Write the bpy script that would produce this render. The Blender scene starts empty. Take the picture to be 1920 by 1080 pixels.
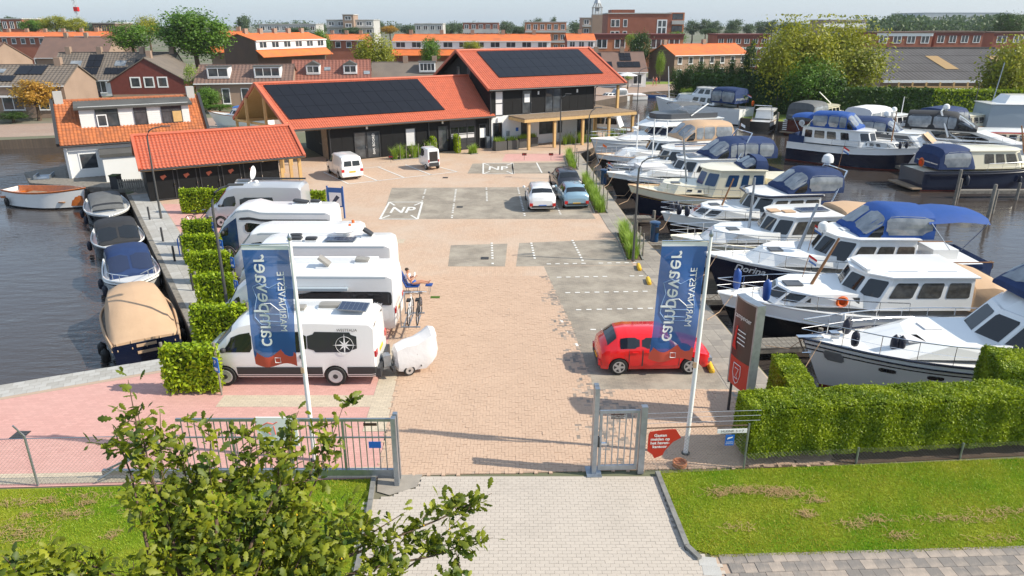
import bpy, bmesh, math, random
import numpy as np
from mathutils import Vector, Matrix
from mathutils.geometry import tessellate_polygon
R = math.radians
rng = np.random.default_rng(7)
random.seed(7)
scene = bpy.context.scene
C = scene.collection
# ---------------------------------------------------------------- camera, sky, sun, exposure
CAM_H = 11.4; FPX = 1331.0; PITCH = R(20.5)
cd = bpy.data.cameras.new('camera'); cam = bpy.data.objects.new('camera', cd); C.objects.link(cam)
cam.location = (0, 0, CAM_H); cam.rotation_euler = (R(90) - PITCH, 0, 0)
cd.sensor_width = 36; cd.lens = 36 * FPX / 1920; cd.clip_start = .1; cd.clip_end = 9000
scene.camera = cam
SUN_EL = R(38.5); SUN_AZ = math.atan2(-.155, .988)          # direction to the sun in plan, from +X
world = bpy.data.worlds.new('World'); scene.world = world; world.use_nodes = True
wn = world.node_tree.nodes; wl = world.node_tree.links
bg = wn['Background']; sky = wn.new('ShaderNodeTexSky'); sky.sky_type = 'NISHITA'; sky.sun_disc = False
sky.sun_elevation = SUN_EL; sky.sun_rotation = R(90) - SUN_AZ; sky.altitude = 0
sky.air_density = 1.0; sky.dust_density = 1.0; sky.ozone_density = 1.5
tint = wn.new('ShaderNodeMix'); tint.data_type = 'RGBA'; tint.blend_type = 'MULTIPLY'; tint.inputs[0].default_value = 1
tint.blend_type = 'MIX'; tint.inputs[0].default_value = .6                    # hazy summer sky: even milky veil over the blue
tint.inputs[7].default_value = (3.1, 3.95, 5.0, 1); wl.new(sky.outputs[0], tint.inputs[6]); wl.new(tint.outputs[2], bg.inputs[0]); bg.inputs[1].default_value = .148
sl = bpy.data.lights.new('sun', 'SUN'); sl.energy = 5.0; sl.angle = R(.6); sl.color = (1, .92, .77)
so = bpy.data.objects.new('sun', sl); C.objects.link(so)
so.rotation_euler = Vector((-math.cos(SUN_AZ) * math.cos(SUN_EL), -math.sin(SUN_AZ) * math.cos(SUN_EL), -math.sin(SUN_EL))).to_track_quat('-Z', 'Y').to_euler()
scene.view_settings.view_transform = 'Standard'; scene.view_settings.look = 'None'
scene.view_settings.exposure = .32; scene.view_settings.gamma = 1; scene.view_settings.use_curve_mapping = False
# ---------------------------------------------------------------- pixel of the photograph -> ground
def P(x, y, z=0.):
 a = (x - 960) / FPX; b = -(y - 540) / FPX
 Y = math.cos(PITCH) + b * math.sin(PITCH); Z = -math.sin(PITCH) + b * math.cos(PITCH)
 t = (z - CAM_H) / Z
 return (a * t, Y * t)
def P3(x, y, z=0.):
 p = P(x, y, z); return (p[0], p[1], z)
def at(x, y, Yw):
 a = (x - 960) / FPX; b = -(y - 540) / FPX
 Y = math.cos(PITCH) + b * math.sin(PITCH); Z = -math.sin(PITCH) + b * math.cos(PITCH)
 t = Yw / Y
 return (a * t, Yw, CAM_H + Z * t)
def lin(r, g, b):
 f = lambda c: (c / 255 / 12.92) if c / 255 <= .04045 else ((c / 255 + .055) / 1.055) ** 2.4
 return (f(r), f(g), f(b))
# ---------------------------------------------------------------- materials
M = {}
def mat(name, col, rough=.6, metal=0., var=.0, vs=2., island=.0, bump=0., bs=30., spec=.5, coat=0., trans=0., back=0., col2=None, objr=False):
 m = bpy.data.materials.new(name); m.use_nodes = True; M[name] = m
 n = m.node_tree.nodes; l = m.node_tree.links; p = n['Principled BSDF']
 p.inputs['Base Color'].default_value = (*col, 1); p.inputs['Roughness'].default_value = rough
 p.inputs['Metallic'].default_value = metal; p.inputs['Specular IOR Level'].default_value = spec
 p.inputs['Coat Weight'].default_value = coat
 if var or island:
  tc = n.new('ShaderNodeTexCoord'); h = n.new('ShaderNodeMix'); h.data_type = 'RGBA'
  c2 = col2 or tuple(c * .45 for c in col)
  h.inputs[6].default_value = (*col, 1); h.inputs[7].default_value = (*c2, 1)
  src = None
  if var:
   nz = n.new('ShaderNodeTexNoise'); nz.inputs['Scale'].default_value = vs; nz.inputs['Detail'].default_value = 6
   l.new(tc.outputs['Object'], nz.inputs['Vector'])
   mr = n.new('ShaderNodeMapRange'); mr.inputs[1].default_value = .35; mr.inputs[2].default_value = .7; mr.inputs[4].default_value = var
   l.new(nz.outputs[0], mr.inputs[0]); src = mr.outputs[0]
  if island:
   g = n.new('ShaderNodeObjectInfo' if objr else 'ShaderNodeNewGeometry'); mu = n.new('ShaderNodeMath'); mu.operation = 'MULTIPLY'; mu.inputs[1].default_value = island
   l.new(g.outputs['Random' if objr else 'Random Per Island'], mu.inputs[0])
   if src is not None:
    ad = n.new('ShaderNodeMath'); ad.operation = 'ADD'; ad.use_clamp = True
    l.new(src, ad.inputs[0]); l.new(mu.outputs[0], ad.inputs[1]); src = ad.outputs[0]
   else: src = mu.outputs[0]
  l.new(src, h.inputs[0]); l.new(h.outputs[2], p.inputs['Base Color'])
 if bump:
  tc = n.new('ShaderNodeTexCoord'); nz = n.new('ShaderNodeTexNoise'); nz.inputs['Scale'].default_value = bs; nz.inputs['Detail'].default_value = 4
  l.new(tc.outputs['Object'], nz.inputs['Vector'])
  b = n.new('ShaderNodeBump'); b.inputs['Strength'].default_value = bump; b.inputs['Distance'].default_value = .02
  l.new(nz.outputs[0], b.inputs['Height']); l.new(b.outputs[0], p.inputs['Normal'])
 if trans:
  t = n.new('ShaderNodeBsdfTransparent'); mx = n.new('ShaderNodeMixShader'); mx.inputs[0].default_value = 1 - trans
  l.new(t.outputs[0], mx.inputs[1]); l.new(p.outputs[0], mx.inputs[2]); l.new(mx.outputs[0], n['Material Output'].inputs['Surface'])
 if back:
  t = n.new('ShaderNodeBsdfTranslucent'); mx = n.new('ShaderNodeMixShader'); mx.inputs[0].default_value = back
  cs = p.inputs['Base Color'].links
  if cs: l.new(cs[0].from_socket, t.inputs[0])
  else: t.inputs[0].default_value = (*col, 1)
  l.new(p.outputs[0], mx.inputs[1]); l.new(t.outputs[0], mx.inputs[2]); l.new(mx.outputs[0], n['Material Output'].inputs['Surface'])
 return m
mat('white', (.8, .8, .79), .35, var=.18, vs=1.3, col2=(.68, .67, .64))
mat('gel_white', (.82, .82, .81), .22, coat=.4, var=.25, vs=.9, col2=(.7, .69, .66))
mat('cream', (.78, .72, .55), .25, coat=.3, var=.3, vs=1.1, col2=(.66, .6, .45))
mat('navy', (.006, .010, .030), .18, coat=.5, var=.3, vs=2, col2=(.02, .024, .045))
mat('hull_black', (.006, .007, .010), .2, coat=.4, var=.3, vs=2, col2=(.02, .02, .025))
mat('maroon', (.075, .012, .012), .25, coat=.4)
mat('boot_red', (.25, .05, .035), .5, var=.4)
mat('navy_cloth', (.007, .026, .095), .8, var=.5, vs=3, bump=.45, bs=7, col2=(.012, .04, .14))
mat('blue_cloth', (.006, .06, .26), .75, var=.5, vs=3, bump=.45, bs=7, col2=(.01, .07, .32))
mat('grey_cloth', (.12, .125, .13), .8, var=.4, vs=3, bump=.3, bs=9)
mat('black_cloth', (.022, .023, .027), .75, var=.3, vs=3, bump=.3, bs=9)
mat('beige_cloth', (.52, .35, .22), .8, var=.4, vs=2, bump=.4, bs=6, col2=(.44, .29, .18))
mat('white_cloth', (.66, .65, .66), .75, var=.3, vs=2, bump=.5, bs=7, col2=(.56, .55, .57))
mat('vinyl', (.15, .17, .195), .06, spec=.8, var=.9, vs=1.6, col2=(.34, .36, .38))
mat('glass', (.012, .014, .017), .04, spec=.8)
mat('glass_curtain', (.09, .085, .075), .08, spec=.7, var=.8, vs=5, col2=(.025, .025, .025))
mat('house_glass', (.03, .035, .042), .05, spec=.8, var=.7, vs=1.2, col2=(.11, .12, .13))
mat('chrome', (.75, .76, .78), .15, 1.)
mat('galvanised', (.36, .4, .45), .4, .75, var=.4, vs=6)
mat('grey_post', (.1, .1, .098), .5, .3, var=.3)
mat('teak', (.30, .14, .055), .5, var=.5, vs=6)
mat('varnish', (.55, .15, .025), .25, coat=.5, var=.5, vs=5)
mat('timber', (.62, .40, .17), .6, var=.5, vs=4, col2=(.5, .3, .11))
mat('deck_wood', (.34, .24, .155), .75, var=.6, vs=4, island=.3)
mat('grey_wood', (.27, .245, .21), .85, var=.7, vs=5, island=.3)
mat('black_rubber', (.012, .012, .013), .6)
mat('rubber_blue', (.01, .06, .27), .45)
mat('fender_navy', (.010, .013, .03), .45)
mat('orange', (.7, .12, .01), .5)
mat('yellow', (.75, .45, .02), .5)
mat('red', (.55, .012, .01), .5)
mat('sign_red', (.48, .03, .015), .5)
mat('sign_blue', (.01, .12, .48), .45)
mat('sign_white', (.8, .8, .8), .5)
mat('sign_dark', (.05, .028, .026), .4)
mat('panel_solar', (.009, .010, .015), .4, spec=.3)
mat('panel_blue', (.02, .03, .07), .15, spec=.7)
mat('car_red', (.78, .004, .008), .22, coat=.8)
mat('car_white', (.8, .8, .8), .25, coat=.6)
mat('car_ltblue', (.26, .4, .5), .25, metal=.25, coat=.6)
mat('car_dark', (.035, .038, .05), .25, metal=.3, coat=.6)
mat('car_silver', (.5, .52, .55), .28, metal=.35, coat=.5)
mat('car_navy', (.012, .05, .13), .25, coat=.6)
mat('rv_white', (.75, .755, .76), .3, coat=.25, var=.4, vs=.8, col2=(.64, .64, .64))
mat('rv_grey', (.36, .42, .47), .35, coat=.2)
mat('plastic_dark', (.035, .036, .04), .55)
mat('plastic_grey', (.32, .3, .27), .3, trans=.2)
mat('tyre', (.018, .018, .018), .8)
mat('alloy', (.55, .55, .56), .3, .6)
mat('tail_red', (.5, .008, .01), .2, coat=.5)
mat('plate_yellow', (.8, .45, .01), .5)
mat('concrete', (.43, .42, .4), .85, var=.6, vs=3, island=.35, col2=(.27, .26, .25))
mat('kerb', (.24, .235, .22), .9, var=.6, vs=6)
mat('clad_black', (.007, .007, .008), .7, spec=.25, var=.4, vs=2, island=.5, col2=(.013, .013, .014))
mat('plaster', (.78, .78, .77), .8, var=.3, vs=1.2, col2=(.68, .68, .66))
mat('roof_tile_red', (.53, .13, .066), .55, var=.6, vs=2.2, col2=(.38, .095, .052))
mat('pantile', (.55, .17, .055), .75, var=.35, vs=2, island=.6, col2=(.25, .09, .045))
mat('roof_orange', (.68, .165, .035), .75, var=.8, vs=.7, col2=(.4, .12, .045))
mat('roof_brown', (.19, .115, .09), .8, var=.5, vs=.6, col2=(.11, .075, .065))
mat('roof_grey', (.17, .14, .115), .85, var=.5, vs=.6, col2=(.10, .085, .075))
mat('roof_felt', (.1, .098, .092), .9, var=.6, vs=1)
mat('roof_redbrown', (.26, .10, .07), .8, var=.5, vs=.6, col2=(.16, .07, .055))
mat('fibre_cement', (.12, .112, .11), .9, var=.6, vs=.35, col2=(.08, .07, .066))
mat('brick_red', (.33, .115, .07), .85, var=.6, vs=.5, bump=.2, bs=12, col2=(.24, .08, .05))
mat('brick_dark', (.16, .1, .075), .85, var=.6, vs=.5, bump=.2, bs=12, col2=(.11, .075, .06))
mat('brick_tan', (.34, .24, .18), .85, var=.6, vs=.5, bump=.2, bs=12, col2=(.25, .175, .13))
mat('brick_orange', (.5, .19, .09), .85, var=.4, vs=.5, col2=(.4, .15, .075))
mat('board_maroon', (.17, .04, .03), .6, var=.3, vs=2)
mat('conc_far', (.5, .49, .47), .8, var=.4, vs=.3)
mat('steel_far', (.42, .46, .5), .5, var=.3, vs=.1)
mat('bark', (.13, .085, .055), .9, var=.6, vs=8, bump=.5, bs=20)
mat('soil', (.12, .08, .055), .95, var=.6, vs=6)
mat('flag_blue', (.03, .115, .36), .7, var=.3, vs=1.2, trans=.1, col2=(.045, .155, .44))
mat('flag_red', (.7, .1, .06), .7)
mat('flag_white', (.8, .8, .8), .7); mat('flag_pale', (.28, .42, .66), .7)
mat('skin', (.55, .28, .18), .5); mat('hair', (.03, .018, .01), .7); mat('cloth_top', (.6, .6, .7), .8)
def leaf_mat(name, c1, c2, back=.35, var=.6, vs=.4):
 return mat(name, c1, .55, var=var, vs=vs, island=.6, back=back, col2=c2)
leaf_mat('leaf_mid', (.16, .3, .02), (.05, .12, .01))
leaf_mat('leaf_bright', (.3, .42, .03), (.12, .2, .015))
leaf_mat('leaf_dark', (.075, .15, .02), (.028, .06, .01))
leaf_mat('leaf_olive', (.42, .4, .02), (.17, .21, .012))
leaf_mat('leaf_autumn', (.6, .3, .03), (.28, .2, .03))
leaf_mat('leaf_hedge', (.42, .5, .01), (.13, .21, .006), vs=1.3, var=.75)
leaf_mat('leaf_oak', (.36, .38, .02), (.04, .085, .008), vs=2.5)
leaf_mat('leaf_ivy', (.52, .62, .01), (.16, .28, .008))
leaf_mat('grass_blade', (.2, .4, .008), (.44, .41, .04), back=.3, vs=.55, var=.8)
leaf_mat('reed', (.36, .5, .05), (.18, .3, .03), back=.3)
leaf_mat('leaf_far', (.11, .17, .06), (.05, .09, .035))
# ---------------------------------------------------------------- mesh helpers
def finish(o, parent, name=None):
 C.objects.link(o)
 if parent is not None: o.parent = parent
 return o
class MB:
 def __init__(s): s.v = []; s.f = []
 def add(s, vs, fs):
  k = len(s.v); s.v += [tuple(p) for p in vs]; s.f += [tuple(i + k for i in f) for f in fs]; return s
 def box(s, x0, y0, z0, x1, y1, z1, rz=0, o=(0, 0, 0)):
  vs = [(x, y, z) for z in (z0, z1) for y in (y0, y1) for x in (x0, x1)]
  if rz or o != (0, 0, 0):
   c, n = math.cos(rz), math.sin(rz); vs = [(o[0] + x * c - y * n, o[1] + x * n + y * c, o[2] + z) for x, y, z in vs]
  return s.add(vs, [(0, 2, 3, 1), (4, 5, 7, 6), (0, 1, 5, 4), (1, 3, 7, 5), (3, 2, 6, 7), (2, 0, 4, 6)])
 def cbox(s, c, d, rz=0):
  return s.box(-d[0] / 2, -d[1] / 2, -d[2] / 2, d[0] / 2, d[1] / 2, d[2] / 2, rz, c)
 def prism(s, poly, z0, z1, bottom=True):
  n = len(poly); a = sum(poly[i][0] * poly[(i + 1) % n][1] - poly[(i + 1) % n][0] * poly[i][1] for i in range(n))
  if a < 0: poly = poly[::-1]
  vs = [(p[0], p[1], z0) for p in poly] + [(p[0], p[1], z1) for p in poly]
  fs = [(i, (i + 1) % n, n + (i + 1) % n, n + i) for i in range(n)] + [tuple(range(n, 2 * n))]
  if bottom: fs.append(tuple(range(n - 1, -1, -1)))
  return s.add(vs, fs)
 def quad(s, a, b, c, d): return s.add([a, b, c, d], [(0, 1, 2, 3)])
 def slab(s, a, b, c, d, t):                      # quad with thickness t downwards along its normal
  A, B, D = Vector(a), Vector(b), Vector(d); n = (B - A).cross(D - A).normalized() * t
  low = [tuple(Vector(p) - n) for p in (a, b, c, d)]
  return s.add([a, b, c, d] + low, [(0, 1, 2, 3), (7, 6, 5, 4), (0, 4, 5, 1), (1, 5, 6, 2), (2, 6, 7, 3), (3, 7, 4, 0)])
 def tube(s, pts, r, n=6, caps=True):
  pts = [Vector(p) for p in pts]; rs = r if isinstance(r, (list, tuple)) else [r] * len(pts)
  vs = []; fs = []
  for i, p in enumerate(pts):
   d = (pts[min(i + 1, len(pts) - 1)] - pts[max(i - 1, 0)]).normalized()
   a = d.cross(Vector((0, 0, 1)) if abs(d.z) < .95 else Vector((1, 0, 0))).normalized(); b = d.cross(a)
   for k in range(n):
    t = 2 * math.pi * k / n; vs.append(p + (a * math.cos(t) + b * math.sin(t)) * rs[i])
  for i in range(len(pts) - 1):
   for k in range(n):
    k2 = (k + 1) % n; fs.append((i * n + k, i * n + k2, (i + 1) * n + k2, (i + 1) * n + k))
  if caps: fs += [tuple(range(n - 1, -1, -1)), tuple((len(pts) - 1) * n + k for k in range(n))]
  return s.add(vs, fs)
 def lathe(s, prof, c=(0, 0, 0), n=14, axis='Z'):
  vs = []; fs = []
  for r, h in prof:
   for k in range(n):
    t = 2 * math.pi * k / n; x, y = r * math.cos(t), r * math.sin(t)
    q = (x, y, h) if axis == 'Z' else (x, h, y) if axis == 'Y' else (h, x, y)
    vs.append((c[0] + q[0], c[1] + q[1], c[2] + q[2]))
  for i in range(len(prof) - 1):
   for k in range(n):
    k2 = (k + 1) % n; f = (i * n + k, i * n + k2, (i + 1) * n + k2, (i + 1) * n + k)
    fs.append(f if axis != 'Y' else f[::-1])
  fs += [tuple(range(n - 1, -1, -1)), tuple((len(prof) - 1) * n + k for k in range(n))]
  return s.add(vs, fs)
 def split(s):                                    # one MB for each connected piece
  par = list(range(len(s.v)))
  def find(i):
   while par[i] != i: par[i] = par[par[i]]; i = par[i]
   return i
  for f in s.f:
   for i in f[1:]: par[find(i)] = find(f[0])
  out = {}
  for f in s.f: out.setdefault(find(f[0]), []).append(f)
  res = []
  for fs in out.values():
   ids = sorted({i for f in fs for i in f}); k = {i: n for n, i in enumerate(ids)}; q = MB(); q.v = [s.v[i] for i in ids]; q.f = [tuple(k[i] for i in f) for f in fs]; res.append(q)
  return res
 def mesh(s, name, m, smooth=False):
  me = bpy.data.meshes.new(name); me.from_pydata(s.v, [], s.f); me.materials.append(M[m] if isinstance(m, str) else m)
  if smooth:
   me.polygons.foreach_set('use_smooth', [True] * len(me.polygons))
   if smooth != 'all':
    try: me.set_sharp_from_angle(angle=R(38))
    except Exception: pass
  return me
 def build(s, name, m, parent=None, smooth=False):
  return finish(bpy.data.objects.new(name, s.mesh(name, m, smooth)), parent)
def npmesh(name, verts, nper, m, smooth=False):
 """verts (N*nper,3): N separate faces of nper corners."""
 verts = np.asarray(verts, dtype=np.float32).reshape(-1, 3); n = len(verts); k = n // nper
 me = bpy.data.meshes.new(name); me.vertices.add(n); me.vertices.foreach_set('co', verts.ravel())
 me.loops.add(n); me.loops.foreach_set('vertex_index', np.arange(n, dtype=np.int32))
 me.polygons.add(k); me.polygons.foreach_set('loop_start', np.arange(0, n, nper, dtype=np.int32))
 me.update(calc_edges=True); me.shade_flat(); me.materials.append(M[m] if isinstance(m, str) else m); return me
def obj(name, me, parent=None, loc=(0, 0, 0), rz=0, sc=(1, 1, 1)):
 o = bpy.data.objects.new(name, me); o.location = loc; o.rotation_euler = (0, 0, rz); o.scale = sc
 return finish(o, parent)
LABELS = {}
def tag(o, label, cat, group=None):
 o['label'] = label; o['category'] = cat
 if group: o['group'] = group
 LABELS.setdefault(label, []).append(o); return o
def thing(name, label, cat, loc=(0, 0, 0), rz=0, group=None):
 o = bpy.data.objects.new(name, None); o.empty_display_size = .2; C.objects.link(o)
 o.location = loc; o.rotation_euler = (0, 0, rz); return tag(o, label, cat, group)
def struct(o): o['kind'] = 'structure'; return o
def stuff(o): o['kind'] = 'stuff'; return o
def text_mesh(txt, size, m, shear=0., extrude=.0, align='CENTER', bold=0.):
 cu = bpy.data.curves.new('lettering', 'FONT'); cu.body = txt; cu.size = size; cu.align_x = align; cu.align_y = 'CENTER'
 cu.shear = shear; cu.extrude = extrude; cu.resolution_u = 3; cu.offset = bold
 o = bpy.data.objects.new('lettering', cu); C.objects.link(o)
 bpy.context.view_layer.update()
 me = bpy.data.meshes.new_from_object(o.evaluated_get(bpy.context.evaluated_depsgraph_get()))
 bpy.data.objects.remove(o); me.materials.clear(); me.materials.append(M[m]); return me
def put_text(txt, size, m, org, ax, ay, parent=None, name='lettering', sy=1., **k):
 """text with its x axis along ax and its y axis along ay, centred on org (parent space)."""
 me = text_mesh(txt, size, m, **k); ax = Vector(ax).normalized(); ay = Vector(ay).normalized(); n = ax.cross(ay)
 mt = Matrix((ax, ay * sy, n)).transposed().to_4x4(); mt.translation = Vector(org)
 me.transform(mt); o = bpy.data.objects.new(name, me); return finish(o, parent)
class Fr:
 def __init__(s, ox, oy, deg):
  a = R(deg); s.o = (ox, oy); s.a = a; s.u = (math.cos(a), math.sin(a)); s.v = (-math.sin(a), math.cos(a))
 def w(s, u, v, z=0): return (s.o[0] + u * s.u[0] + v * s.v[0], s.o[1] + u * s.u[1] + v * s.v[1], z)
# ---------------------------------------------------------------- lofts: half rings (y>=0), mirrored
class Loft:
 def __init__(s, rings): s.r = [[Vector(p) for p in q] for q in rings]; s.n = len(rings); s.m = len(rings[0])
 def ev(s, a, b, side=1):
  a = max(0, min(s.n - 1.0001, a)); b = max(0, min(s.m - 1.0001, b)); i, j = int(a), int(b); fa, fb = a - i, b - j
  r = s.r; p = (r[i][j] * (1 - fa) + r[i + 1][j] * fa) * (1 - fb) + (r[i][j + 1] * (1 - fa) + r[i + 1][j + 1] * fa) * fb
  return Vector((p.x, p.y * side, p.z))
 def normal(s, a, b, side=1):
  e = .05; da = s.ev(a + e, b) - s.ev(a - e, b); db = s.ev(a, b + e) - s.ev(a, b - e); n = da.cross(db)
  if n.length < 1e-9: n = Vector((0, 1, 0))
  n = -n.normalized()
  return Vector((n.x, n.y * side, n.z))
 def ax(s, x, b=0):                               # station parameter at length position x (ring point b)
  xs = [q[b].x for q in s.r]
  for i in range(s.n - 1):
   lo, hi = xs[i], xs[i + 1]
   if min(lo, hi) <= x <= max(lo, hi) and lo != hi: return i + (x - lo) / (hi - lo)
  return 0 if abs(x - xs[0]) < abs(x - xs[-1]) else s.n - 1
 def skin(s, mb, j0=0, j1=None, caps=True, i0=0, i1=None):
  j1 = s.m - 1 if j1 is None else j1; i1 = s.n - 1 if i1 is None else i1; w = j1 - j0 + 1
  for side in (1, -1):
   vs = [(p.x, p.y * side, p.z) for q in s.r[i0:i1 + 1] for p in q[j0:j1 + 1]]; fs = []
   for i in range(i1 - i0):
    for j in range(w - 1):
     f = (i * w + j, (i + 1) * w + j, (i + 1) * w + j + 1, i * w + j + 1); fs.append(f if side == 1 else f[::-1])
   mb.add(vs, fs)
  if caps:
   for i in (i0, i1):
    q = s.r[i][j0:j1 + 1]; ring = [(p.x, p.y, p.z) for p in q] + [(p.x, -p.y, p.z) for p in reversed(q) if abs(p.y) > 1e-5]
    ring2 = []
    for p in ring:
     if not ring2 or (Vector(p) - Vector(ring2[-1])).length > 1e-4: ring2.append(p)
    if len(ring2) > 2: mb.add(ring2, [tuple(range(len(ring2)))])
  return mb
 def patch(s, mb, c, side=1, off=.012, n=6, m=3, rnd=.25):
  n = max(n, 2 * math.ceil(max(abs(c[1][0] - c[0][0]), abs(c[2][0] - c[3][0])))); n = max(n, 8) if rnd else n; m = max(m, 5) if rnd else m; rnd = .6 if rnd else 0
  """c: four (a,b) corners going round; offset grid following the surface."""
  vs = []; fs = []
  for i in range(n + 1):
   for j in range(m + 1):
    u, v = i / n, j / m
    if rnd and i in (0, n) and j in (0, m):
     u += (rnd / n) * (1 if i == 0 else -1); v += (rnd / m) * (1 if j == 0 else -1)
    a = (c[0][0] * (1 - u) + c[1][0] * u) * (1 - v) + (c[3][0] * (1 - u) + c[2][0] * u) * v
    b = (c[0][1] * (1 - u) + c[1][1] * u) * (1 - v) + (c[3][1] * (1 - u) + c[2][1] * u) * v
    vs.append(s.ev(a, b, side) + s.normal(a, b, side) * off)
  for i in range(n):
   for j in range(m):
    f = (i * (m + 1) + j, (i + 1) * (m + 1) + j, (i + 1) * (m + 1) + j + 1, i * (m + 1) + j + 1); fs.append(f if side == 1 else f[::-1])
  return mb.add(vs, fs)
# ================================================================ GROUND, WATER, PAVING
mat('slab_grey', (.46, .45, .43), .85, var=.5, vs=3, island=.7, objr=True, bump=.2, bs=40, col2=(.33, .315, .29))
mat('slab_tan', (.36, .32, .27), .88, var=.5, vs=3, island=.7, objr=True, bump=.2, bs=40, col2=(.23, .205, .18))
mat('slab_pave', (.42, .345, .285), .88, var=.6, vs=4, island=.8, objr=True, bump=.3, bs=30, col2=(.2, .18, .165))
mat('paver_grey', (.5, .44, .38), .85, var=.4, vs=1., island=.3, bump=.15, bs=50, col2=(.41, .36, .31))
mat('paver_grey_single', (.5, .44, .38), .85, var=.4, vs=1., island=.3, objr=True, bump=.15, bs=50, col2=(.41, .36, .31))
mat('paver_tan', (.535, .375, .27), .85, var=.4, vs=.9, island=.3, bump=.15, bs=50, col2=(.455, .312, .222))
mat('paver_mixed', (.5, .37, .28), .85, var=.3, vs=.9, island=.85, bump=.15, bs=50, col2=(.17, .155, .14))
mat('joint', (.43, .32, .245), .95); mat('joint_grey', (.4, .35, .3), .95)
mat('paint', (.74, .73, .7), .7, var=.55, vs=5, col2=(.42, .39, .35))
def brick_mat(name, c1, c2, mortar, rot=0., bw=.2, bh=.1, stain=.35, stain_c=None, ss=.25):
 m = bpy.data.materials.new(name); m.use_nodes = True; M[name] = m
 n = m.node_tree.nodes; l = m.node_tree.links; p = n['Principled BSDF']; p.inputs['Roughness'].default_value = .88
 tc = n.new('ShaderNodeTexCoord'); mp = n.new('ShaderNodeMapping'); mp.inputs['Rotation'].default_value = (0, 0, rot)
 l.new(tc.outputs['Object'], mp.inputs[0])
 b = n.new('ShaderNodeTexBrick'); b.inputs['Scale'].default_value = 1; b.inputs['Brick Width'].default_value = bw; b.inputs['Row Height'].default_value = bh
 b.inputs['Mortar Size'].default_value = .006; b.inputs['Color1'].default_value = (*c1, 1); b.inputs['Color2'].default_value = (*c2, 1); b.inputs['Mortar'].default_value = (*mortar, 1)
 l.new(mp.outputs[0], b.inputs['Vector'])
 nz = n.new('ShaderNodeTexNoise'); nz.inputs['Scale'].default_value = ss; nz.inputs['Detail'].default_value = 8; nz.inputs['Roughness'].default_value = .65
 l.new(tc.outputs['Object'], nz.inputs['Vector'])
 mr = n.new('ShaderNodeMapRange'); mr.inputs[1].default_value = .42; mr.inputs[2].default_value = .68; mr.inputs[4].default_value = stain
 l.new(nz.outputs[0], mr.inputs[0])
 mx = n.new('ShaderNodeMix'); mx.data_type = 'RGBA'; l.new(mr.outputs[0], mx.inputs[0]); l.new(b.outputs['Color'], mx.inputs[6])
 mx.inputs[7].default_value = (*(stain_c or tuple(c * .5 for c in c1)), 1); l.new(mx.outputs[2], p.inputs['Base Color'])
 bp = n.new('ShaderNodeBump'); bp.inputs['Strength'].default_value = .35; bp.inputs['Distance'].default_value = .01; bp.invert = True
 l.new(b.outputs['Fac'], bp.inputs['Height']); l.new(bp.outputs[0], p.inputs['Normal'])
 return m
brick_mat('pave_tan', (.535, .378, .27), (.465, .32, .228), (.4, .28, .205), R(90), stain=.6, stain_c=(.52, .43, .35))
brick_mat('pave_pink', (.60, .33, .29), (.53, .285, .25), (.45, .26, .22), 0, stain=.35, stain_c=(.58, .37, .33))
brick_mat('pave_cream', (.58, .49, .37), (.5, .42, .32), (.38, .31, .24), 0, stain=.3)
brick_mat('pave_dark', (.29, .25, .2), (.23, .2, .165), (.18, .155, .13), 0, stain=.75, stain_c=(.43, .38, .31), ss=.6)
brick_mat('pave_far', (.36, .25, .19), (.30, .21, .165), (.24, .17, .14), 0, stain=.4, stain_c=(.38, .31, .25))
brick_mat('quay_brick', (.13, .095, .07), (.09, .07, .055), (.07, .06, .05), 0, .25, .08, stain=.6)
def lawn_mat():
 m = bpy.data.materials.new('lawn'); m.use_nodes = True; M['lawn'] = m
 n = m.node_tree.nodes; l = m.node_tree.links; p = n['Principled BSDF']; p.inputs['Roughness'].default_value = .95; p.inputs['Specular IOR Level'].default_value = .1
 tc = n.new('ShaderNodeTexCoord'); a = n.new('ShaderNodeTexNoise'); a.inputs['Scale'].default_value = .5; a.inputs['Detail'].default_value = 7
 b = n.new('ShaderNodeTexNoise'); b.inputs['Scale'].default_value = 9; b.inputs['Detail'].default_value = 4
 l.new(tc.outputs['Object'], a.inputs['Vector']); l.new(tc.outputs['Object'], b.inputs['Vector'])
 r = n.new('ShaderNodeValToRGB'); r.color_ramp.elements[0].position = .36; r.color_ramp.elements[0].color = (.09, .22, .006, 1)
 r.color_ramp.elements[1].position = .66; r.color_ramp.elements[1].color = (.3, .34, .03, 1); l.new(a.outputs[0], r.inputs[0])
 mx = n.new('ShaderNodeMix'); mx.data_type = 'RGBA'; mx.blend_type = 'MULTIPLY'; mx.inputs[0].default_value = .6
 l.new(r.outputs[0], mx.inputs[6]); l.new(b.outputs[0], mx.inputs[7]); l.new(mx.outputs[2], p.inputs['Base Color'])
lawn_mat()
mat('town_ground', (.19, .165, .13), .95, var=1., vs=.05, col2=(.075, .105, .03))
mat('grass_far', (.16, .23, .025), .95, var=.5, vs=.4, col2=(.2, .2, .05))
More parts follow.
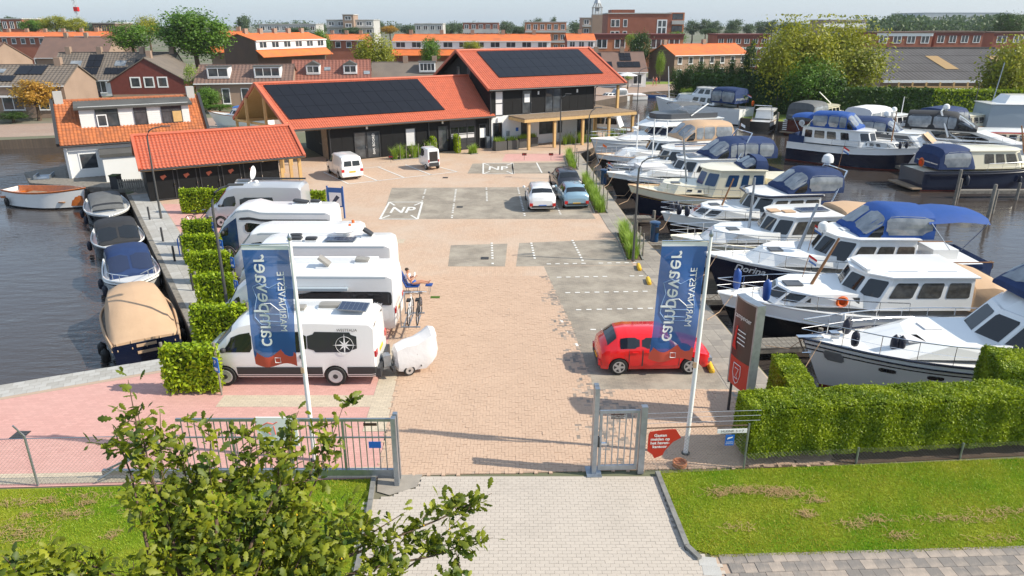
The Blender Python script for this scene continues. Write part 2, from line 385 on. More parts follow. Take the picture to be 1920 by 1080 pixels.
# --- water
def water_mat():
 m = bpy.data.materials.new('water'); m.use_nodes = True; M['water'] = m
 n = m.node_tree.nodes; l = m.node_tree.links; p = n['Principled BSDF']
 p.inputs['Base Color'].default_value = (.055, .045, .04, 1); p.inputs['Roughness'].default_value = .025; p.inputs['IOR'].default_value = 1.4
 p.inputs['Specular IOR Level'].default_value = .62
 tc = n.new('ShaderNodeTexCoord'); mp = n.new('ShaderNodeMapping'); mp.inputs['Scale'].default_value = (.55, 1.5, 1); mp.inputs['Rotation'].default_value = (0, 0, R(-14))
 l.new(tc.outputs['Object'], mp.inputs[0])
 a = n.new('ShaderNodeTexNoise'); a.inputs['Scale'].default_value = 1.25; a.inputs['Detail'].default_value = 4; a.inputs['Roughness'].default_value = .6
 b = n.new('ShaderNodeTexNoise'); b.inputs['Scale'].default_value = .12; b.inputs['Detail'].default_value = 2
 l.new(mp.outputs[0], a.inputs['Vector']); l.new(tc.outputs['Object'], b.inputs['Vector'])
 sx = n.new('ShaderNodeSeparateXYZ'); l.new(tc.outputs['Object'], sx.inputs[0])
 mr = n.new('ShaderNodeMapRange'); mr.inputs[1].default_value = .35; mr.inputs[2].default_value = .65; mr.inputs[3].default_value = .25; mr.inputs[4].default_value = 1.
 l.new(b.outputs[0], mr.inputs[0])
 lee = n.new('ShaderNodeMapRange'); lee.inputs[1].default_value = -9; lee.inputs[2].default_value = 9; lee.inputs[3].default_value = .36; lee.inputs[4].default_value = .12   # the open channel is choppier than the sheltered basin
 l.new(sx.outputs[0], lee.inputs[0])
 mu = n.new('ShaderNodeMath'); mu.operation = 'MULTIPLY'; l.new(mr.outputs[0], mu.inputs[0]); l.new(lee.outputs[0], mu.inputs[1])
 bp = n.new('ShaderNodeBump'); bp.inputs['Distance'].default_value = .35
 l.new(mu.outputs[0], bp.inputs['Strength']); l.new(a.outputs[0], bp.inputs['Height']); l.new(bp.outputs[0], p.inputs['Normal'])
water_mat()
WZ = -1.0
F29 = Fr(-15.74, 62.09, 29.5)
w29 = lambda u, v: F29.w(u, v)[:2]
LW = [(-110, -20), (-60, 2.5), (-17.19, 21.18), (-11.5, 23.75), (-27.3, 49.4), (-28.6, 51.6), (-31.6, 52.0), (-36.4, 53.4), (-39.4, 57.4), (-37.7, 60.2), w29(-20.1, 2.9), w29(-20.3, 11.0), (-46.5, 76.6), (-53.2, 74.5), (-150, 47), (-150, -20)]
RW = [(9.05, 18.9), (8.8, 22.24), (8.43, 29.0), (7.32, 40.35), (7.02, 48.2), (6.35, 66.0), (9.3, 72.8), (12.5, 78.0), (8.0, 88.), (4.0, 106), (12.6, 112.9), (24, 129.5), (33, 134), (26.5, 110), (24.7, 102), (30.65, 90.4), (40.4, 85.5), (60.6, 85.5), (190, 85.5), (190, 18.9)]
outer = [(-1500, -60), (1500, -60), (1500, 2400), (-1500, 2400)]
loops = [[Vector((*p, 0)) for p in q] for q in (outer, LW[::-1], RW[::-1])]
tri = tessellate_polygon(loops); flat = [p for q in loops for p in q]
mb = MB(); fs = []
for t in tri:
 a, b, c = (flat[i] for i in t); fs.append(t if (b - a).cross(c - a).z > 0 else t[::-1])
mb.add([(p.x, p.y, -.03) for p in flat], fs); struct(mb.build('ground', 'town_ground'))
for nm, q in (('quay_wall_left', LW), ('quay_wall_right', RW)):
 mb = MB()
 for i in range(len(q)):
  a, b = q[i], q[(i + 1) % len(q)]
  mb.quad((*a, -3), (*b, -3), (*b, -.03), (*a, -.03))
 struct(mb.build(nm, 'quay_brick'))
mb = MB(); mb.quad((-150, -20, WZ), (190, -20, WZ), (190, 140, WZ), (-150, 140, WZ)); struct(mb.build('water', 'water'))
mb = MB(); mb.quad((-150, -20, -3), (190, -20, -3), (190, 140, -3), (-150, 140, -3)); struct(mb.build('water_bed', 'soil'))
def sheet(name, poly, z, m):
 mb = MB(); n = len(poly); a = sum(poly[i][0] * poly[(i + 1) % n][1] - poly[(i + 1) % n][0] * poly[i][1] for i in range(n))
 if a < 0: poly = poly[::-1]
 mb.add([(*p[:2], z) for p in poly], [tuple(range(len(poly)))]); return struct(mb.build(name, m))
# the yard: tan brick, ending on the two quays; near part laid brick by brick
lot = [(-3.2, 16.1), (9.0, 16.6), (9.0, 18.9), (8.75, 22.24), (8.38, 29.), (7.27, 40.35), (6.97, 48.2), (6.3, 66.0), (9.25, 72.8), w29(32, 3), w29(-10, 3), (-27.2, 49.35), (-11.6, 23.85), (-4.3, 22.5), (-3.9, 19)]
sheet('yard_paving', lot, -.012, 'pave_tan')
sheet('pink_forecourt', [(-60, 2.6), (-17.15, 21.05), (-11.5, 23.5), (-4.3, 23.2), (-3.55, 16.0), (-20, 15.3), (-60, -8)], -.008, 'pave_pink')
sheet('camper_bays', [(-11.6, 23.9), (-4.6, 23.2), (-5.2, 30), (-8.4, 35.5), (-12, 42), (-20.2, 46.5), (-25.6, 46.7)], -.008, 'pave_pink')
for k, (y0, x0) in enumerate(((19.75, -9.4), (23.45, -10.2), (26.9, -11.2), (30.2, -12.4), (32.7, -14), (37.6, -15.5))):
 sheet('cream_strip', [(x0, y0), (-4.2 - .45 * max(0, k - 1), y0), (-4.2 - .45 * max(0, k - 1), y0 + .75), (x0, y0 + .75)], -.003, 'pave_cream')
sheet('cream_strip', [(-4.45, 18.3), (-3.75, 18.3), (-4.05, 23.4), (-4.6, 23.4)], .001, 'pave_cream')
sheet('cream_strip', [(-14.5, 15.68), (-3.6, 16.02), (-3.62, 16.5), (-14.5, 16.15)], .001, 'pave_cream')
sheet('dark_bays', [(1.6, 33.6), (7.75, 33.8), (8.4, 25), (8.55, 20.9), (2.7, 20.9), (2.35, 26)], -.008, 'pave_dark')
sheet('dark_bays', [(-3.2, 33.6), (-.35, 33.6), (-.25, 37.5), (-3.35, 37.2)], -.008, 'pave_dark')
sheet('dark_bays', [(.2, 33.6), (6.1, 33.8), (5.8, 38.4), (.4, 37.6)], -.008, 'pave_dark')
sheet('dark_bays', [(-8.1, 42.75), (5.2, 42.75), (4.5, 51.9), (-8.85, 51.6)], -.008, 'pave_dark')
sheet('dark_bays', [(-3.6, 56.9), (4.4, 56.9), (4.7, 61.9), (-3.4, 61.2)], -.008, 'pave_dark')
sheet('pink_paving', [(-.9, 62.2), (4.5, 62.5), (4.7, 66.2), (-.6, 66.)], -.008, 'pave_pink')
# --- pavers as geometry
def pavers(cells, s, zt, gap=.004, jz=.003):
 """cells: (x0,y0,x1,y1) list -> joined boxes (top + four sides)."""
 c = np.array(cells, dtype=np.float32); n = len(c)
 x0, y0, x1, y1 = c[:, 0] + gap, c[:, 1] + gap, c[:, 2] - gap, c[:, 3] - gap
 zt = zt + rng.normal(0, jz, (n, 4)).astype(np.float32) * .5 + rng.normal(0, jz, (n, 1)).astype(np.float32); zb = np.full(n, -.03, np.float32)
 T = [np.stack([x0, y0, zt[:, 0]], 1), np.stack([x1, y0, zt[:, 1]], 1), np.stack([x1, y1, zt[:, 2]], 1), np.stack([x0, y1, zt[:, 3]], 1)]
 B = [np.stack([a, b, zb], 1) for a, b in ((x0, y0), (x1, y0), (x1, y1), (x0, y1))]
 V = np.stack(T + B, 1).reshape(-1, 3)
 f = np.array([[0, 1, 2, 3], [4, 5, 1, 0], [5, 6, 2, 1], [6, 7, 3, 2], [7, 4, 0, 3]])
 F = (np.arange(n)[:, None, None] * 8 + f[None]).reshape(-1, 4); return V, F
def vf_mesh(name, V, F, m):
 me = bpy.data.meshes.new(name); me.vertices.add(len(V)); me.vertices.foreach_set('co', np.asarray(V, np.float32).ravel())
 me.loops.add(F.size); me.loops.foreach_set('vertex_index', F.astype(np.int32).ravel())
 me.polygons.add(len(F)); me.polygons.foreach_set('loop_start', np.arange(0, F.size, F.shape[1], dtype=np.int32))
 me.update(calc_edges=True); me.shade_flat(); me.materials.append(M[m]); return me
def herring(x0, y0, x1, y1, s=.1):
 H = []
 for j in range(int((y1 - y0) / s) + 1):
  for i in range(int((x1 - x0) / s) + 1):
   c = (i - j) % 4; x, y = x0 + i * s, y0 + j * s
   if c == 0: H.append((x, y, x + 2 * s, y + s))
   elif c == 3: H.append((x, y, x + s, y + 2 * s))
 return H
def inpoly(x, y, q):
 r = False; j = len(q) - 1
 for i in range(len(q)):
  if (q[i][1] > y) != (q[j][1] > y) and x < (q[j][0] - q[i][0]) * (y - q[i][1]) / (q[j][1] - q[i][1]) + q[i][0]: r = not r
  j = i
 return r
near = [(-3.6, 16.1), (9.0, 16.62), (9.0, 18.9), (8.5, 20.9), (2.72, 20.9), (2.4, 26), (1.7, 32.2), (-4.6, 32.2), (-4.0, 23), (-3.72, 18)]
cells = [c for c in herring(-4.7, 16., 9.1, 32.2) if inpoly((c[0] + c[2]) / 2, (c[1] + c[3]) / 2, near)]
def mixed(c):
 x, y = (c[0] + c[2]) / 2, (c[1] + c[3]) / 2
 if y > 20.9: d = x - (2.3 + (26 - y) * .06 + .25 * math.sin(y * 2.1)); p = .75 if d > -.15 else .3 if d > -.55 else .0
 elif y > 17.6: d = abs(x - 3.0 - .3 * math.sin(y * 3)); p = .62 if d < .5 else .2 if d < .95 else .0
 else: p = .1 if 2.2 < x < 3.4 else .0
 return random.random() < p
tanc = []; mixc = []
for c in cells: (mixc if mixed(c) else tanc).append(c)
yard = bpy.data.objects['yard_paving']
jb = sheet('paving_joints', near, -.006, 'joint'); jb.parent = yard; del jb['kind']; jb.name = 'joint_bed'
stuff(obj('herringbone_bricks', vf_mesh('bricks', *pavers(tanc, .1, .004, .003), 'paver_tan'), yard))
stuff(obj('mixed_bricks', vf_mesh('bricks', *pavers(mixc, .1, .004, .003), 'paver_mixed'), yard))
# driveway outside the gate: grey pavers, the nearest ones single
dw = [(-3.25, 9.0), (-3.7, 15.0), (-3.2, 15.2), (-2.5, 15.6), (-2.4, 16.1), (3.9, 16.1), (4.02, 13.2), (4.6, 12.9), (5.2, 9.0)]
drv = sheet('driveway', dw, -.022, 'joint_grey')
cells = []
for j in range(int((16.1 - 9) / .105)):
 for i in range(-20, 28):
  x = i * .21 + (j % 2) * .105; y = 9 + j * .105
  if inpoly(x + .105, y + .05, dw): cells.append((x, y, x + .21, y + .105))
vis = sorted([c for c in cells if c[1] > 12.3 and c[0] > -.9], key=lambda c: c[1])[:300]; vs_ = set(vis)
me_p = MB().box(.0025, .0025, 0, .2075, .1025, .03).mesh('paver', 'paver_grey_single')
for c in vis:
 o = obj('paver', me_p, drv, (c[0], c[1], -.026 + random.gauss(0, .0015)), 0); o.rotation_euler = (random.gauss(0, .008), random.gauss(0, .006), 0)
stuff(obj('paver_field', vf_mesh('pavers', *pavers([c for c in cells if c not in vs_], .1, .004, .0025, .0012), 'paver_grey'), drv))
# kerbs on both sides of the driveway
def kerb(name, pts, w=.12, h=.09):
 st = struct(MB().box(0, 0, -.25, .01, .01, -.2).build(name, 'kerb')); st.location = (*pts[0], 0)
 for a, b in zip(pts[:-1], pts[1:]):
  L = math.dist(a, b); n = max(1, round(L / .9)); d = ((b[0] - a[0]) / L, (b[1] - a[1]) / L)
  for k in range(n):
   m0 = MB().box(.004, -w / 2, -.2, L / n - .004, w / 2, h + random.uniform(-.008, .008))
   o = m0.build('kerbstone', 'kerb', st); o.location = (a[0] + d[0] * k * L / n - pts[0][0], a[1] + d[1] * k * L / n - pts[0][1], 0); o.rotation_euler = (0, 0, math.atan2(d[1], d[0]))
kerb('kerb_right', [(3.92, 16.2), (4.05, 13.3), (4.25, 12.9)]); kerb('kerb_left', [(-3.68, 15.95), (-3.5, 14), (-3.3, 9.5)])
# pavement of square tiles along the bottom right
pv = sheet('pavement', [(4.62, 8.5), (4.55, 13.05), (45, 14.66), (45, 8.7)], -.02, 'joint')
me_t = MB().box(.004, .004, 0, .296, .296, .04).mesh('tile', 'slab_pave')
for j in range(7):
 for i in range(34):
  x = 4.72 + i * .3 + (j % 2) * .15; y = 12.78 - j * .3 + (x - 4.7) * .04
  if y > 11.4: o = obj('tile', me_t, pv, (x, y, -.036 + random.gauss(0, .003)), .04 + random.gauss(0, .006))
for (x, y) in ((4.2, 12.72), (4.22, 12.42), (4.24, 12.1), (4.28, 11.8)):
 obj('tile', MB().box(.004, .004, 0, .4, .296, .04).mesh('tile', 'slab_grey'), pv, (x, y, -.03), random.gauss(-.1, .03))
# quay edging blocks bottom left and slab walk along the left quay
qb = sheet('quay_edge_left', [(-60, 2.55), (-17.19, 21.18), (-11.5, 23.7), (-11.0, 22.65), (-16.7, 20.1), (-60, 1.2)], -.004, 'joint')
me_b = MB().box(.004, .004, 0, .346, .246, .04).mesh('block', 'slab_grey'); ang = math.atan2(2.55, 5.7)
fq = Fr(-11.15, 22.75, math.degrees(ang))
for j in range(4):
 for i in range(24):
  x, y, _ = fq.w(-.35 * i - .35 - (j % 2) * .17, .02 + j * .25); obj('block', me_b, qb, (x, y, -.03 + random.gauss(0, .002)), ang)
wk = sheet('quay_walk_left', [(-11.55, 23.8), (-27.3, 49.4), (-25.7, 50.2), (-9.9, 24.6)], -.004, 'joint')
fw = Fr(-11.45, 24.0, math.degrees(math.atan2(25.6, -15.75)))
me_s = MB().box(.004, .004, 0, .496, .496, .04).mesh('slab', 'slab_grey')
for i in range(59):
 for j in range(3):
  x, y, _ = fw.w(.5 * i, -.55 - .5 * j); obj('slab', me_s, wk, (x, y, -.03 + random.gauss(0, .002)), fw.a)
qe = thing('quay_timber', 'weathered grey timber edge beam along the left quay', 'quay edge', (-11.5, 23.8, 0))
for i in range(10):
 x, y, _ = fw.w(.02 + 2.95 * i, .06); m0 = MB().box(0, -.12, -.28, 2.93, .12, .03); o = m0.build('beam', 'grey_wood', qe); o.location = (x + 11.5, y - 23.8, 0); o.rotation_euler = (0, 0, fw.a)
wr = sheet('quay_walk_right', [(8.78, 19.2), (8.72, 22.24), (8.35, 29.), (7.24, 40.35), (6.94, 48.2), (6.27, 66.), (4.9, 65.8), (5.5, 52), (5.9, 40.3), (6.75, 29.), (7.1, 22), (7.2, 19.2)], -.004, 'slab_tan')
fr = Fr(8.82, 19.3, 93.1)
for i in range(52):
 xe = np.interp(19.3 + .5 * i, [19.2, 22.24, 29, 40.35, 48.2], [8.76, 8.7, 8.33, 7.22, 6.92])
 for j in range(3):
  o = obj('slab', me_s if 0 else bpy.data.meshes.get('slab_r') or MB().box(-.496, .004, 0, -.004, .496, .04).mesh('slab_r', 'slab_tan'), wr, (xe - .02 - .5 * j, 19.3 + .5 * i, -.034 + random.gauss(0, .002)), R(3.5))
# --- painted markings
pm = thing('parking_markings', 'x', 'x'); del pm['label'], pm['category']; struct(pm); LABELS.pop('x')
def line(a, b, w=.1, name='painted_line', z=.004):
 L = math.dist(a, b); o = MB().box(0, -w / 2, 0, L, w / 2, .002).build(name, 'paint', pm); o.location = (*a, z); o.rotation_euler = (0, 0, math.atan2(b[1] - a[1], b[0] - a[0]))
def dashes(a, b, w=.1, d=.2, g=.2):
 L = math.dist(a, b); ux, uy = (b[0] - a[0]) / L, (b[1] - a[1]) / L; t = 0
 while t + d < L:
  if random.random() > .08: line((a[0] + ux * t, a[1] + uy * t), (a[0] + ux * (t + d), a[1] + uy * (t + d)), w, 'dash')
  t += d + g
for y, x0, x1 in ((495, 1025, 1215), (520, 1044, 1215), (549, 1060, 1225), (581, 1080, 1225), (618, 1107, 1180)):
 dashes(P(x0, y), P(x1, y + (-3 if y < 600 else 0)), .11, .22, .22)
for a, b in (((922, 455), (924, 500)), ((996, 455), (1003, 487)), ((1073, 450), (1093, 490)), ((798, 355), (790, 382)), ((855, 355), (847, 410)), ((912, 352), (913, 378)), ((971, 352), (984, 405)), ((1028, 350), (1052, 404))):
 dashes(P(*a), P(*b), .12, .22, .22)
dashes(P(1052, 600), P(1095, 668), .1, .25, .9)
def box_lines(pts, w=.12):
 q = [P(*p) for p in pts]
 for a, b in zip(q, q[1:]): line(a, b, w)
def np_box(tl, tr, br, bl, size):
 q = [P(*p) for p in (tl, tr, br, bl)]
 for i in range(4): line(q[i], q[(i + 1) % 4], .13)
 cx = sum(p[0] for p in q) / 4; cy = sum(p[1] for p in q) / 4
 for p in q: line((p[0], p[1]), (p[0] + (cx - p[0]) * .42, p[1] + (cy - p[1]) * .42), .13, z=.0055)
 put_text('NP', size, 'paint', (cx, cy, .006), (1, 0, 0), (0, 1, 0), pm, 'lettering', 1.75, bold=.02)
np_box((730, 379), (792, 379), (783, 411), (712, 411), 1.25); np_box((906, 306), (961, 306), (962, 326), (906, 326), 1.3)
box_lines([(607, 323), (654, 345), (857, 322), (815, 311)], .13); box_lines([(657, 318), (708, 339)], .13); box_lines([(709, 313), (758, 333)], .13); box_lines([(760, 309), (809, 328)], .13); box_lines([(640, 320), (715, 312)], .1)
box_lines([(1006, 305), (1016, 324)], .12); box_lines([(960, 305), (963, 326)], .12)
def drain(px, py, w=.4):
 d = tag(MB().box(-w / 2, -.2, -.02, w / 2, .2, .008).build('drain_grate', 'plastic_dark'), '', 'drain'); d.location = P3(px, py, 0); return d
LABELS.pop('', None)
for px, py, lb in ((909, 484, 'dark drain grate in the grey bays before the camper vans'), (862, 388, 'drain grate on the grey bays right of the painted NP box'), (835, 333, 'drain grate beside the white lined bays near the building'), (38, 815, 'drain grate in the pink forecourt at the left edge')):
 d = drain(px, py); tag(d, lb, 'drain')
 for k in range(4): b = MB().box(-.18, -.15 + k * .1 - .02, .008, .18, -.15 + k * .1 + .02, .016).build('bar', 'grey_post', d)
# --- lawns
LWN_R = [(3.99, 16.2), (4.1, 13.3), (4.6, 13.08), (45, 14.7), (45, 18.9), (6.4, 16.4)]
LWN_L = [(-30, 14.9), (-13.4, 15.5), (-3.76, 15.95), (-3.57, 14), (-3.37, 8.6), (-30, 8.6)]
lr = sheet('lawn_right', LWN_R, .0, 'lawn'); ll = sheet('lawn_left', LWN_L, .0, 'lawn')
sheet('verge_front', [(-60, -30), (60, -30), (60, 8.6), (45, 8.6), (-60, 8.6)], -.015, 'lawn')
def blades(poly, n, h, name, parent, m, w=.007, bend=.6):
 xs = [p[0] for p in poly]; ys = [p[1] for p in poly]; pts = []
 while len(pts) < n:
  q = rng.uniform((min(xs), min(ys)), (max(xs), max(ys)), (4000, 2))
  pts += [p for p in q if inpoly(p[0], p[1], poly)]
 q = np.array(pts[:n]); a = rng.uniform(0, 6.283, n); hh = h * rng.uniform(.4, 1.2, n); lean = rng.uniform(0, bend, n) * hh
 base = np.c_[q, np.zeros(n)]; d = np.c_[np.cos(a), np.sin(a), np.zeros(n)] * w; t = rng.uniform(0, 6.283, n)
 tip = base + np.c_[np.cos(t) * lean, np.sin(t) * lean, hh]
 return stuff(obj(name, npmesh(name, np.stack([base - d, base + d, tip], 1), 3, m), parent))
blades([p for p in [(3.99, 16.3), (4.1, 13.2), (4.6, 12.98), (14.6, 13.4), (14.6, 16.95), (6.4, 16.4)]], 60000, .05, 'grass_blades', lr, 'grass_blade', .008, 1.2)
blades([(-16, 15.3), (-3.76, 15.95), (-3.57, 14), (-3.4, 12), (-16, 11.3)], 60000, .05, 'grass_blades', ll, 'grass_blade', .008, 1.2)
# dry clippings lying in windrows on the lawns
mat('hay', (.42, .28, .13), .95, island=.8, col2=(.25, .16, .075))
def clippings(spots, parent):
 V = []
 for x, y, sx, sy, n in spots:
  n = int(n * .55)
  q = np.c_[rng.normal(x, sx, n), rng.normal(y, sy, n), rng.uniform(.02, .07, n)]
  a = rng.uniform(0, 6.283, n); L = rng.uniform(.03, .09, n)
  d = np.c_[np.cos(a) * L, np.sin(a) * L, rng.uniform(-.02, .02, n)]; w = np.c_[-np.sin(a), np.cos(a), np.zeros(n)] * .005
  V.append(np.stack([q - d - w, q - d + w, q + d + w, q + d - w], 1))
 stuff(obj('dry_clippings', npmesh('clippings', np.concatenate(V), 4, 'hay'), parent))
def spots(lst): return [(*P(px, py), sx * 1.25, sy * 1.7, n) for px, py, sx, sy, n in lst]
clippings(spots([(1400, 920, .35, .05, 500), (1470, 925, .3, .07, 500), (1350, 927, .15, .05, 150), (1530, 940, .1, .04, 120), (1510, 965, .12, .05, 160), (1640, 975, .2, .06, 150), (1690, 1005, .15, .05, 120), (1800, 975, .5, .05, 250), (1880, 960, .4, .05, 200), (1600, 985, .2, .05, 120), (1390, 990, .2, .06, 90), (1870, 1010, .3, .04, 90)]), lr)
clippings(spots([(30, 945, .3, .06, 200), (130, 965, .25, .06, 250), (90, 940, .12, .05, 120), (160, 945, .1, .05, 120), (250, 955, .1, .05, 120), (30, 1000, .35, .12, 500), (210, 1005, .08, .05, 100), (170, 930, .3, .05, 120), (50, 968, .1, .04, 80)]), ll)
# --- far streets and green strips
sheet('street_left', [(-120, 61), (-53.2, 76.6), (-46, 78.6), (-36, 82.5), (-18, 92), (-10, 101), (-14, 104), (-38, 93), (-60, 86.5), (-120, 70)], -.024, 'pave_far')
sheet('street_far', [(10, 112), (12.6, 112.95), (24, 129.6), (33, 134.2), (60, 146), (60, 151), (30, 146), (14, 141), (4, 130), (0, 118)], -.024, 'pave_far')
sheet('green_strip', [(4, 130), (14, 141), (30, 146), (60, 151), (60, 156), (30, 152), (8, 150), (-2, 136)], -.02, 'grass_far')
sheet('garden_grass', [(-75, 88), (-62, 92.5), (-63, 97), (-80, 93)], -.018, 'grass_far')
sheet('green_bank', [(24.9, 102.2), (30.8, 90.7), (40.5, 85.8), (60.6, 85.8), (120, 85.8), (120, 92), (45, 92), (34, 100), (28, 110)], -.018, 'grass_far')
# ================================================================ BUILDINGS
FACE = {'-y': lambda c, a, z, d: (a, c - d, z), '+y': lambda c, a, z, d: (-a, c + d, z), '-x': lambda c, a, z, d: (c - d, -a, z), '+x': lambda c, a, z, d: (c + d, a, z)}
def fbox(mb, face, c, a0, a1, z0, z1, d0, d1):
 g = FACE[face]; vs = [g(c, a, z, d) for z in (z0, z1) for d in (d1, d0) for a in (a0, a1)]
 return mb.add(vs, [(0, 2, 3, 1), (4, 5, 7, 6), (0, 1, 5, 4), (1, 3, 7, 5), (3, 2, 6, 7), (2, 0, 4, 6)])
def win(parent, face, c, a0, a1, z0, z1, fm='sign_white', gm='house_glass', nx=1, nz=(), fw=.07, name='window', d=.05, sill=False, handle=False):
 mb = MB()
 fbox(mb, face, c, a0, a1, z0, z0 + fw, .0, d); fbox(mb, face, c, a0, a1, z1 - fw, z1, .0, d)
 fbox(mb, face, c, a0, a0 + fw, z0 + fw, z1 - fw, .0, d); fbox(mb, face, c, a1 - fw, a1, z0 + fw, z1 - fw, .0, d)
 for k in range(1, nx):
  a = a0 + (a1 - a0) * k / nx; fbox(mb, face, c, a - fw / 2, a + fw / 2, z0 + fw, z1 - fw, .0, d * .9)
 for fz in nz:
  z = z0 + (z1 - z0) * fz
  for k in range(nx):
   b0 = a0 + (a1 - a0) * k / nx + fw * .55; b1 = a0 + (a1 - a0) * (k + 1) / nx - fw * .55; fbox(mb, face, c, b0, b1, z - fw / 2, z + fw / 2, .0, d * .85)
 o = mb.build(name, fm, parent)
 fbox(MB(), face, c, a0 + fw * .5, a1 - fw * .5, z0 + fw * .5, z1 - fw * .5, .0, .02).build('pane', gm, o)
 if sill: fbox(MB(), face, c, a0 - .06, a1 + .06, z0 - .07, z0 - .002, .0, d + .06).build('sill', fm, o)
 if handle: fbox(MB(), face, c, a1 - fw * .8, a1 - fw * .2, z0 + .9, z0 + 1.06, d, d + .05).build('handle', 'chrome', o)
 return o
def tiled(A, B, Cc, D, per, amp, course, step, m, name, parent, wave=True, thick=.08):
 """roof plane: A,B eave left/right, C,D ridge right/left (local), real waves and courses."""
 A, B, Cc, D = map(Vector, (A, B, Cc, D)); n = (B - A).cross(D - A).normalized(); L = (B - A).length; S = (D - A).length
 nw = max(1, round(L / per)); k = 4 if wave else 2; nu = nw * k; rows = max(1, round(S / course)) if course else 1
 us = np.arange(nu + 1) / nu; vs_ = []
 for r in range(rows): vs_ += [(r / rows, step), ((r + 1) / rows - .0005, 0.)]
 prof = np.cos(us * nw * 2 * np.pi) * amp if wave else np.zeros(nu + 1)
 V = []
 for t, s_ in vs_:
  e0 = A.lerp(D, t); e1 = B.lerp(Cc, t)
  V.append(np.outer(1 - us, e0) + np.outer(us, e1) + np.outer(prof + s_, n))
 V = np.concatenate(V); w = nu + 1; i = np.arange(len(vs_) - 1)[:, None]; j = np.arange(nu)[None]
 F = np.stack([i * w + j, i * w + j + 1, (i + 1) * w + j + 1, (i + 1) * w + j], -1).reshape(-1, 4)
 me = vf_mesh(name, V, F, m); o = obj(name, me, parent)
 return o
def verge(mb, a, b, w, t):
 """bar along a-b, w wide and t deep"""
 a, b = Vector(a), Vector(b); d = (b - a).normalized(); s = d.cross(Vector((0, 0, 1))).normalized() * w / 2; u = s.cross(d).normalized() * t / 2
 vs = [p + i * s + j * u for p in (a, b) for i, j in ((-1, -1), (1, -1), (1, 1), (-1, 1))]
 return mb.add(vs, [(3, 2, 1, 0), (4, 5, 6, 7), (0, 1, 5, 4), (1, 2, 6, 5), (2, 3, 7, 6), (3, 0, 4, 7)])
def panels(parent, face, c, a0, a1, z0, z1, w, holes=(), m='clad_black', d=.03):
 n = max(1, round((a1 - a0) / w))
 for k in range(n):
  b0 = a0 + (a1 - a0) * k / n + .008; b1 = a0 + (a1 - a0) * (k + 1) / n - .008
  fbox(MB(), face, c, b0, b1, z0, z1, 0, d).build('cladding_panel', m, parent)
def wall_lamp(parent, face, c, a, z): fbox(MB(), face, c, a - .07, a + .07, z - .16, z + .16, .035, .15).build('wall_lamp', 'sign_white', parent)
def solar(parent, A, B, D, nu, nv, gap=.011, lift=.09, m='panel_solar'):
 A, B, D = map(Vector, (A, B, D)); U = B - A; Vv = D - A; n = U.cross(Vv).normalized()
 for j in range(nv):
  for i in range(nu):
   a = A + U * (i / nu) + Vv * (j / nv) + n * lift; u = U / nu; v = Vv / nv; gu = u.normalized() * gap; gv = v.normalized() * gap
   MB().slab(tuple(a + gu + gv), tuple(a + u - gu + gv), tuple(a + u + v - gu - gv), tuple(a + v + gu - gv), .045).build('solar_panel', m, parent)
mat('panel_seam', (.08, .085, .095), .4)
# ---- long single-storey harbour building (local: u along the front, v to the back)
O29 = (-15.74, 62.09, 0); A29 = R(29.5)
lb = thing('harbour_building', 'long black clad building with orange red roof and wide black solar array', 'building', O29, A29)
E0, RZ, EZ, VR, VB = -.65, 6.45, 3.05, 4.35, 9.35
sk = lambda v: -3.55 - (v - E0) * .27                      # slanting west gable
walls = MB().prism([(0, 0), (15.5, 0), (15.5, 8.7), (0, 8.7)], 0, 3.35).build('wall', 'clad_black', lb)
panels(walls, '-y', 0, .0, 2.0, .02, 3.1, .9); panels(walls, '-y', 0, 4.6, 6.8, .02, 3.1, 1.1); panels(walls, '-y', 0, 8.0, 10.0, .02, 3.1, 1.)
panels(walls, '-y', 0, 14.2, 15.5, .02, 3.1, 1.3); panels(walls, '-x', 0, -8.6, -.0, .02, 3.1, 1.2)
win(lb, '-y', 0, 2.1, 3.2, .05, 2.35, 'plastic_dark', nx=1, name='door', d=.07, handle=True); win(lb, '-y', 0, 3.25, 4.45, .05, 2.35, 'plastic_dark', nx=1, name='door', d=.07)
put_text('BAK BOORD', .32, 'sign_white', (3.85, -.08, 1.25), (0, 0, 1), (-1, 0, 0), lb)
win(lb, '-y', 0, 6.9, 7.9, .75, 2.4, 'plastic_dark', 'white_cloth', d=.06)
win(lb, '-y', 0, 10.15, 11.1, .05, 2.35, 'plastic_dark', name='door', d=.07, handle=True)
gd = win(lb, '-y', 0, 11.35, 14.05, .05, 2.9, 'plastic_dark', 'plastic_dark', nx=3, nz=(.25, .5, .75), name='garage_door', d=.06)
fbox(MB(), '-y', 0, 11.5, 13.9, 1.6, 2.15, .02, .03).build('pane', 'glass', gd); fbox(MB(), '-y', 0, 11.5, 13.9, 1.1, 1.55, .02, .03).build('pane', 'white_cloth', gd)
win(lb, '-y', .0, 14.4, 15.2, .05, 2.3, 'plastic_dark', name='door', d=.09, handle=True)
fbox(MB(), '-y', 0, 14.5, 15.1, 1.0, 1.9, .05, .075).build('notice', 'sign_white', lb)
win(walls, '-x', 0, -3.6, -2.3, 1.1, 2.6, 'plastic_dark', 'house_glass', nx=1)
for a in (3.3, 10.6): wall_lamp(lb, '-y', 0, a, 2.75)
g = MB(); g.add([(0, .1, 3.3), (0, 8.6, 3.3), (0, VR, 6.2)], [(0, 1, 2)]).build('gable_panel', 'brick_dark', lb)
rf = tiled((sk(E0), E0, EZ), (15.9, E0, EZ), (15.9, VR, RZ), (sk(VR), VR, RZ), .21, .022, .36, .018, 'roof_tile_red', 'roof', lb)
tiled((15.9, VB, EZ), (sk(VB), VB, EZ), (sk(VR), VR, RZ), (15.9, VR, RZ), .21, .022, .36, .018, 'roof_tile_red', 'roof_slope', rf)
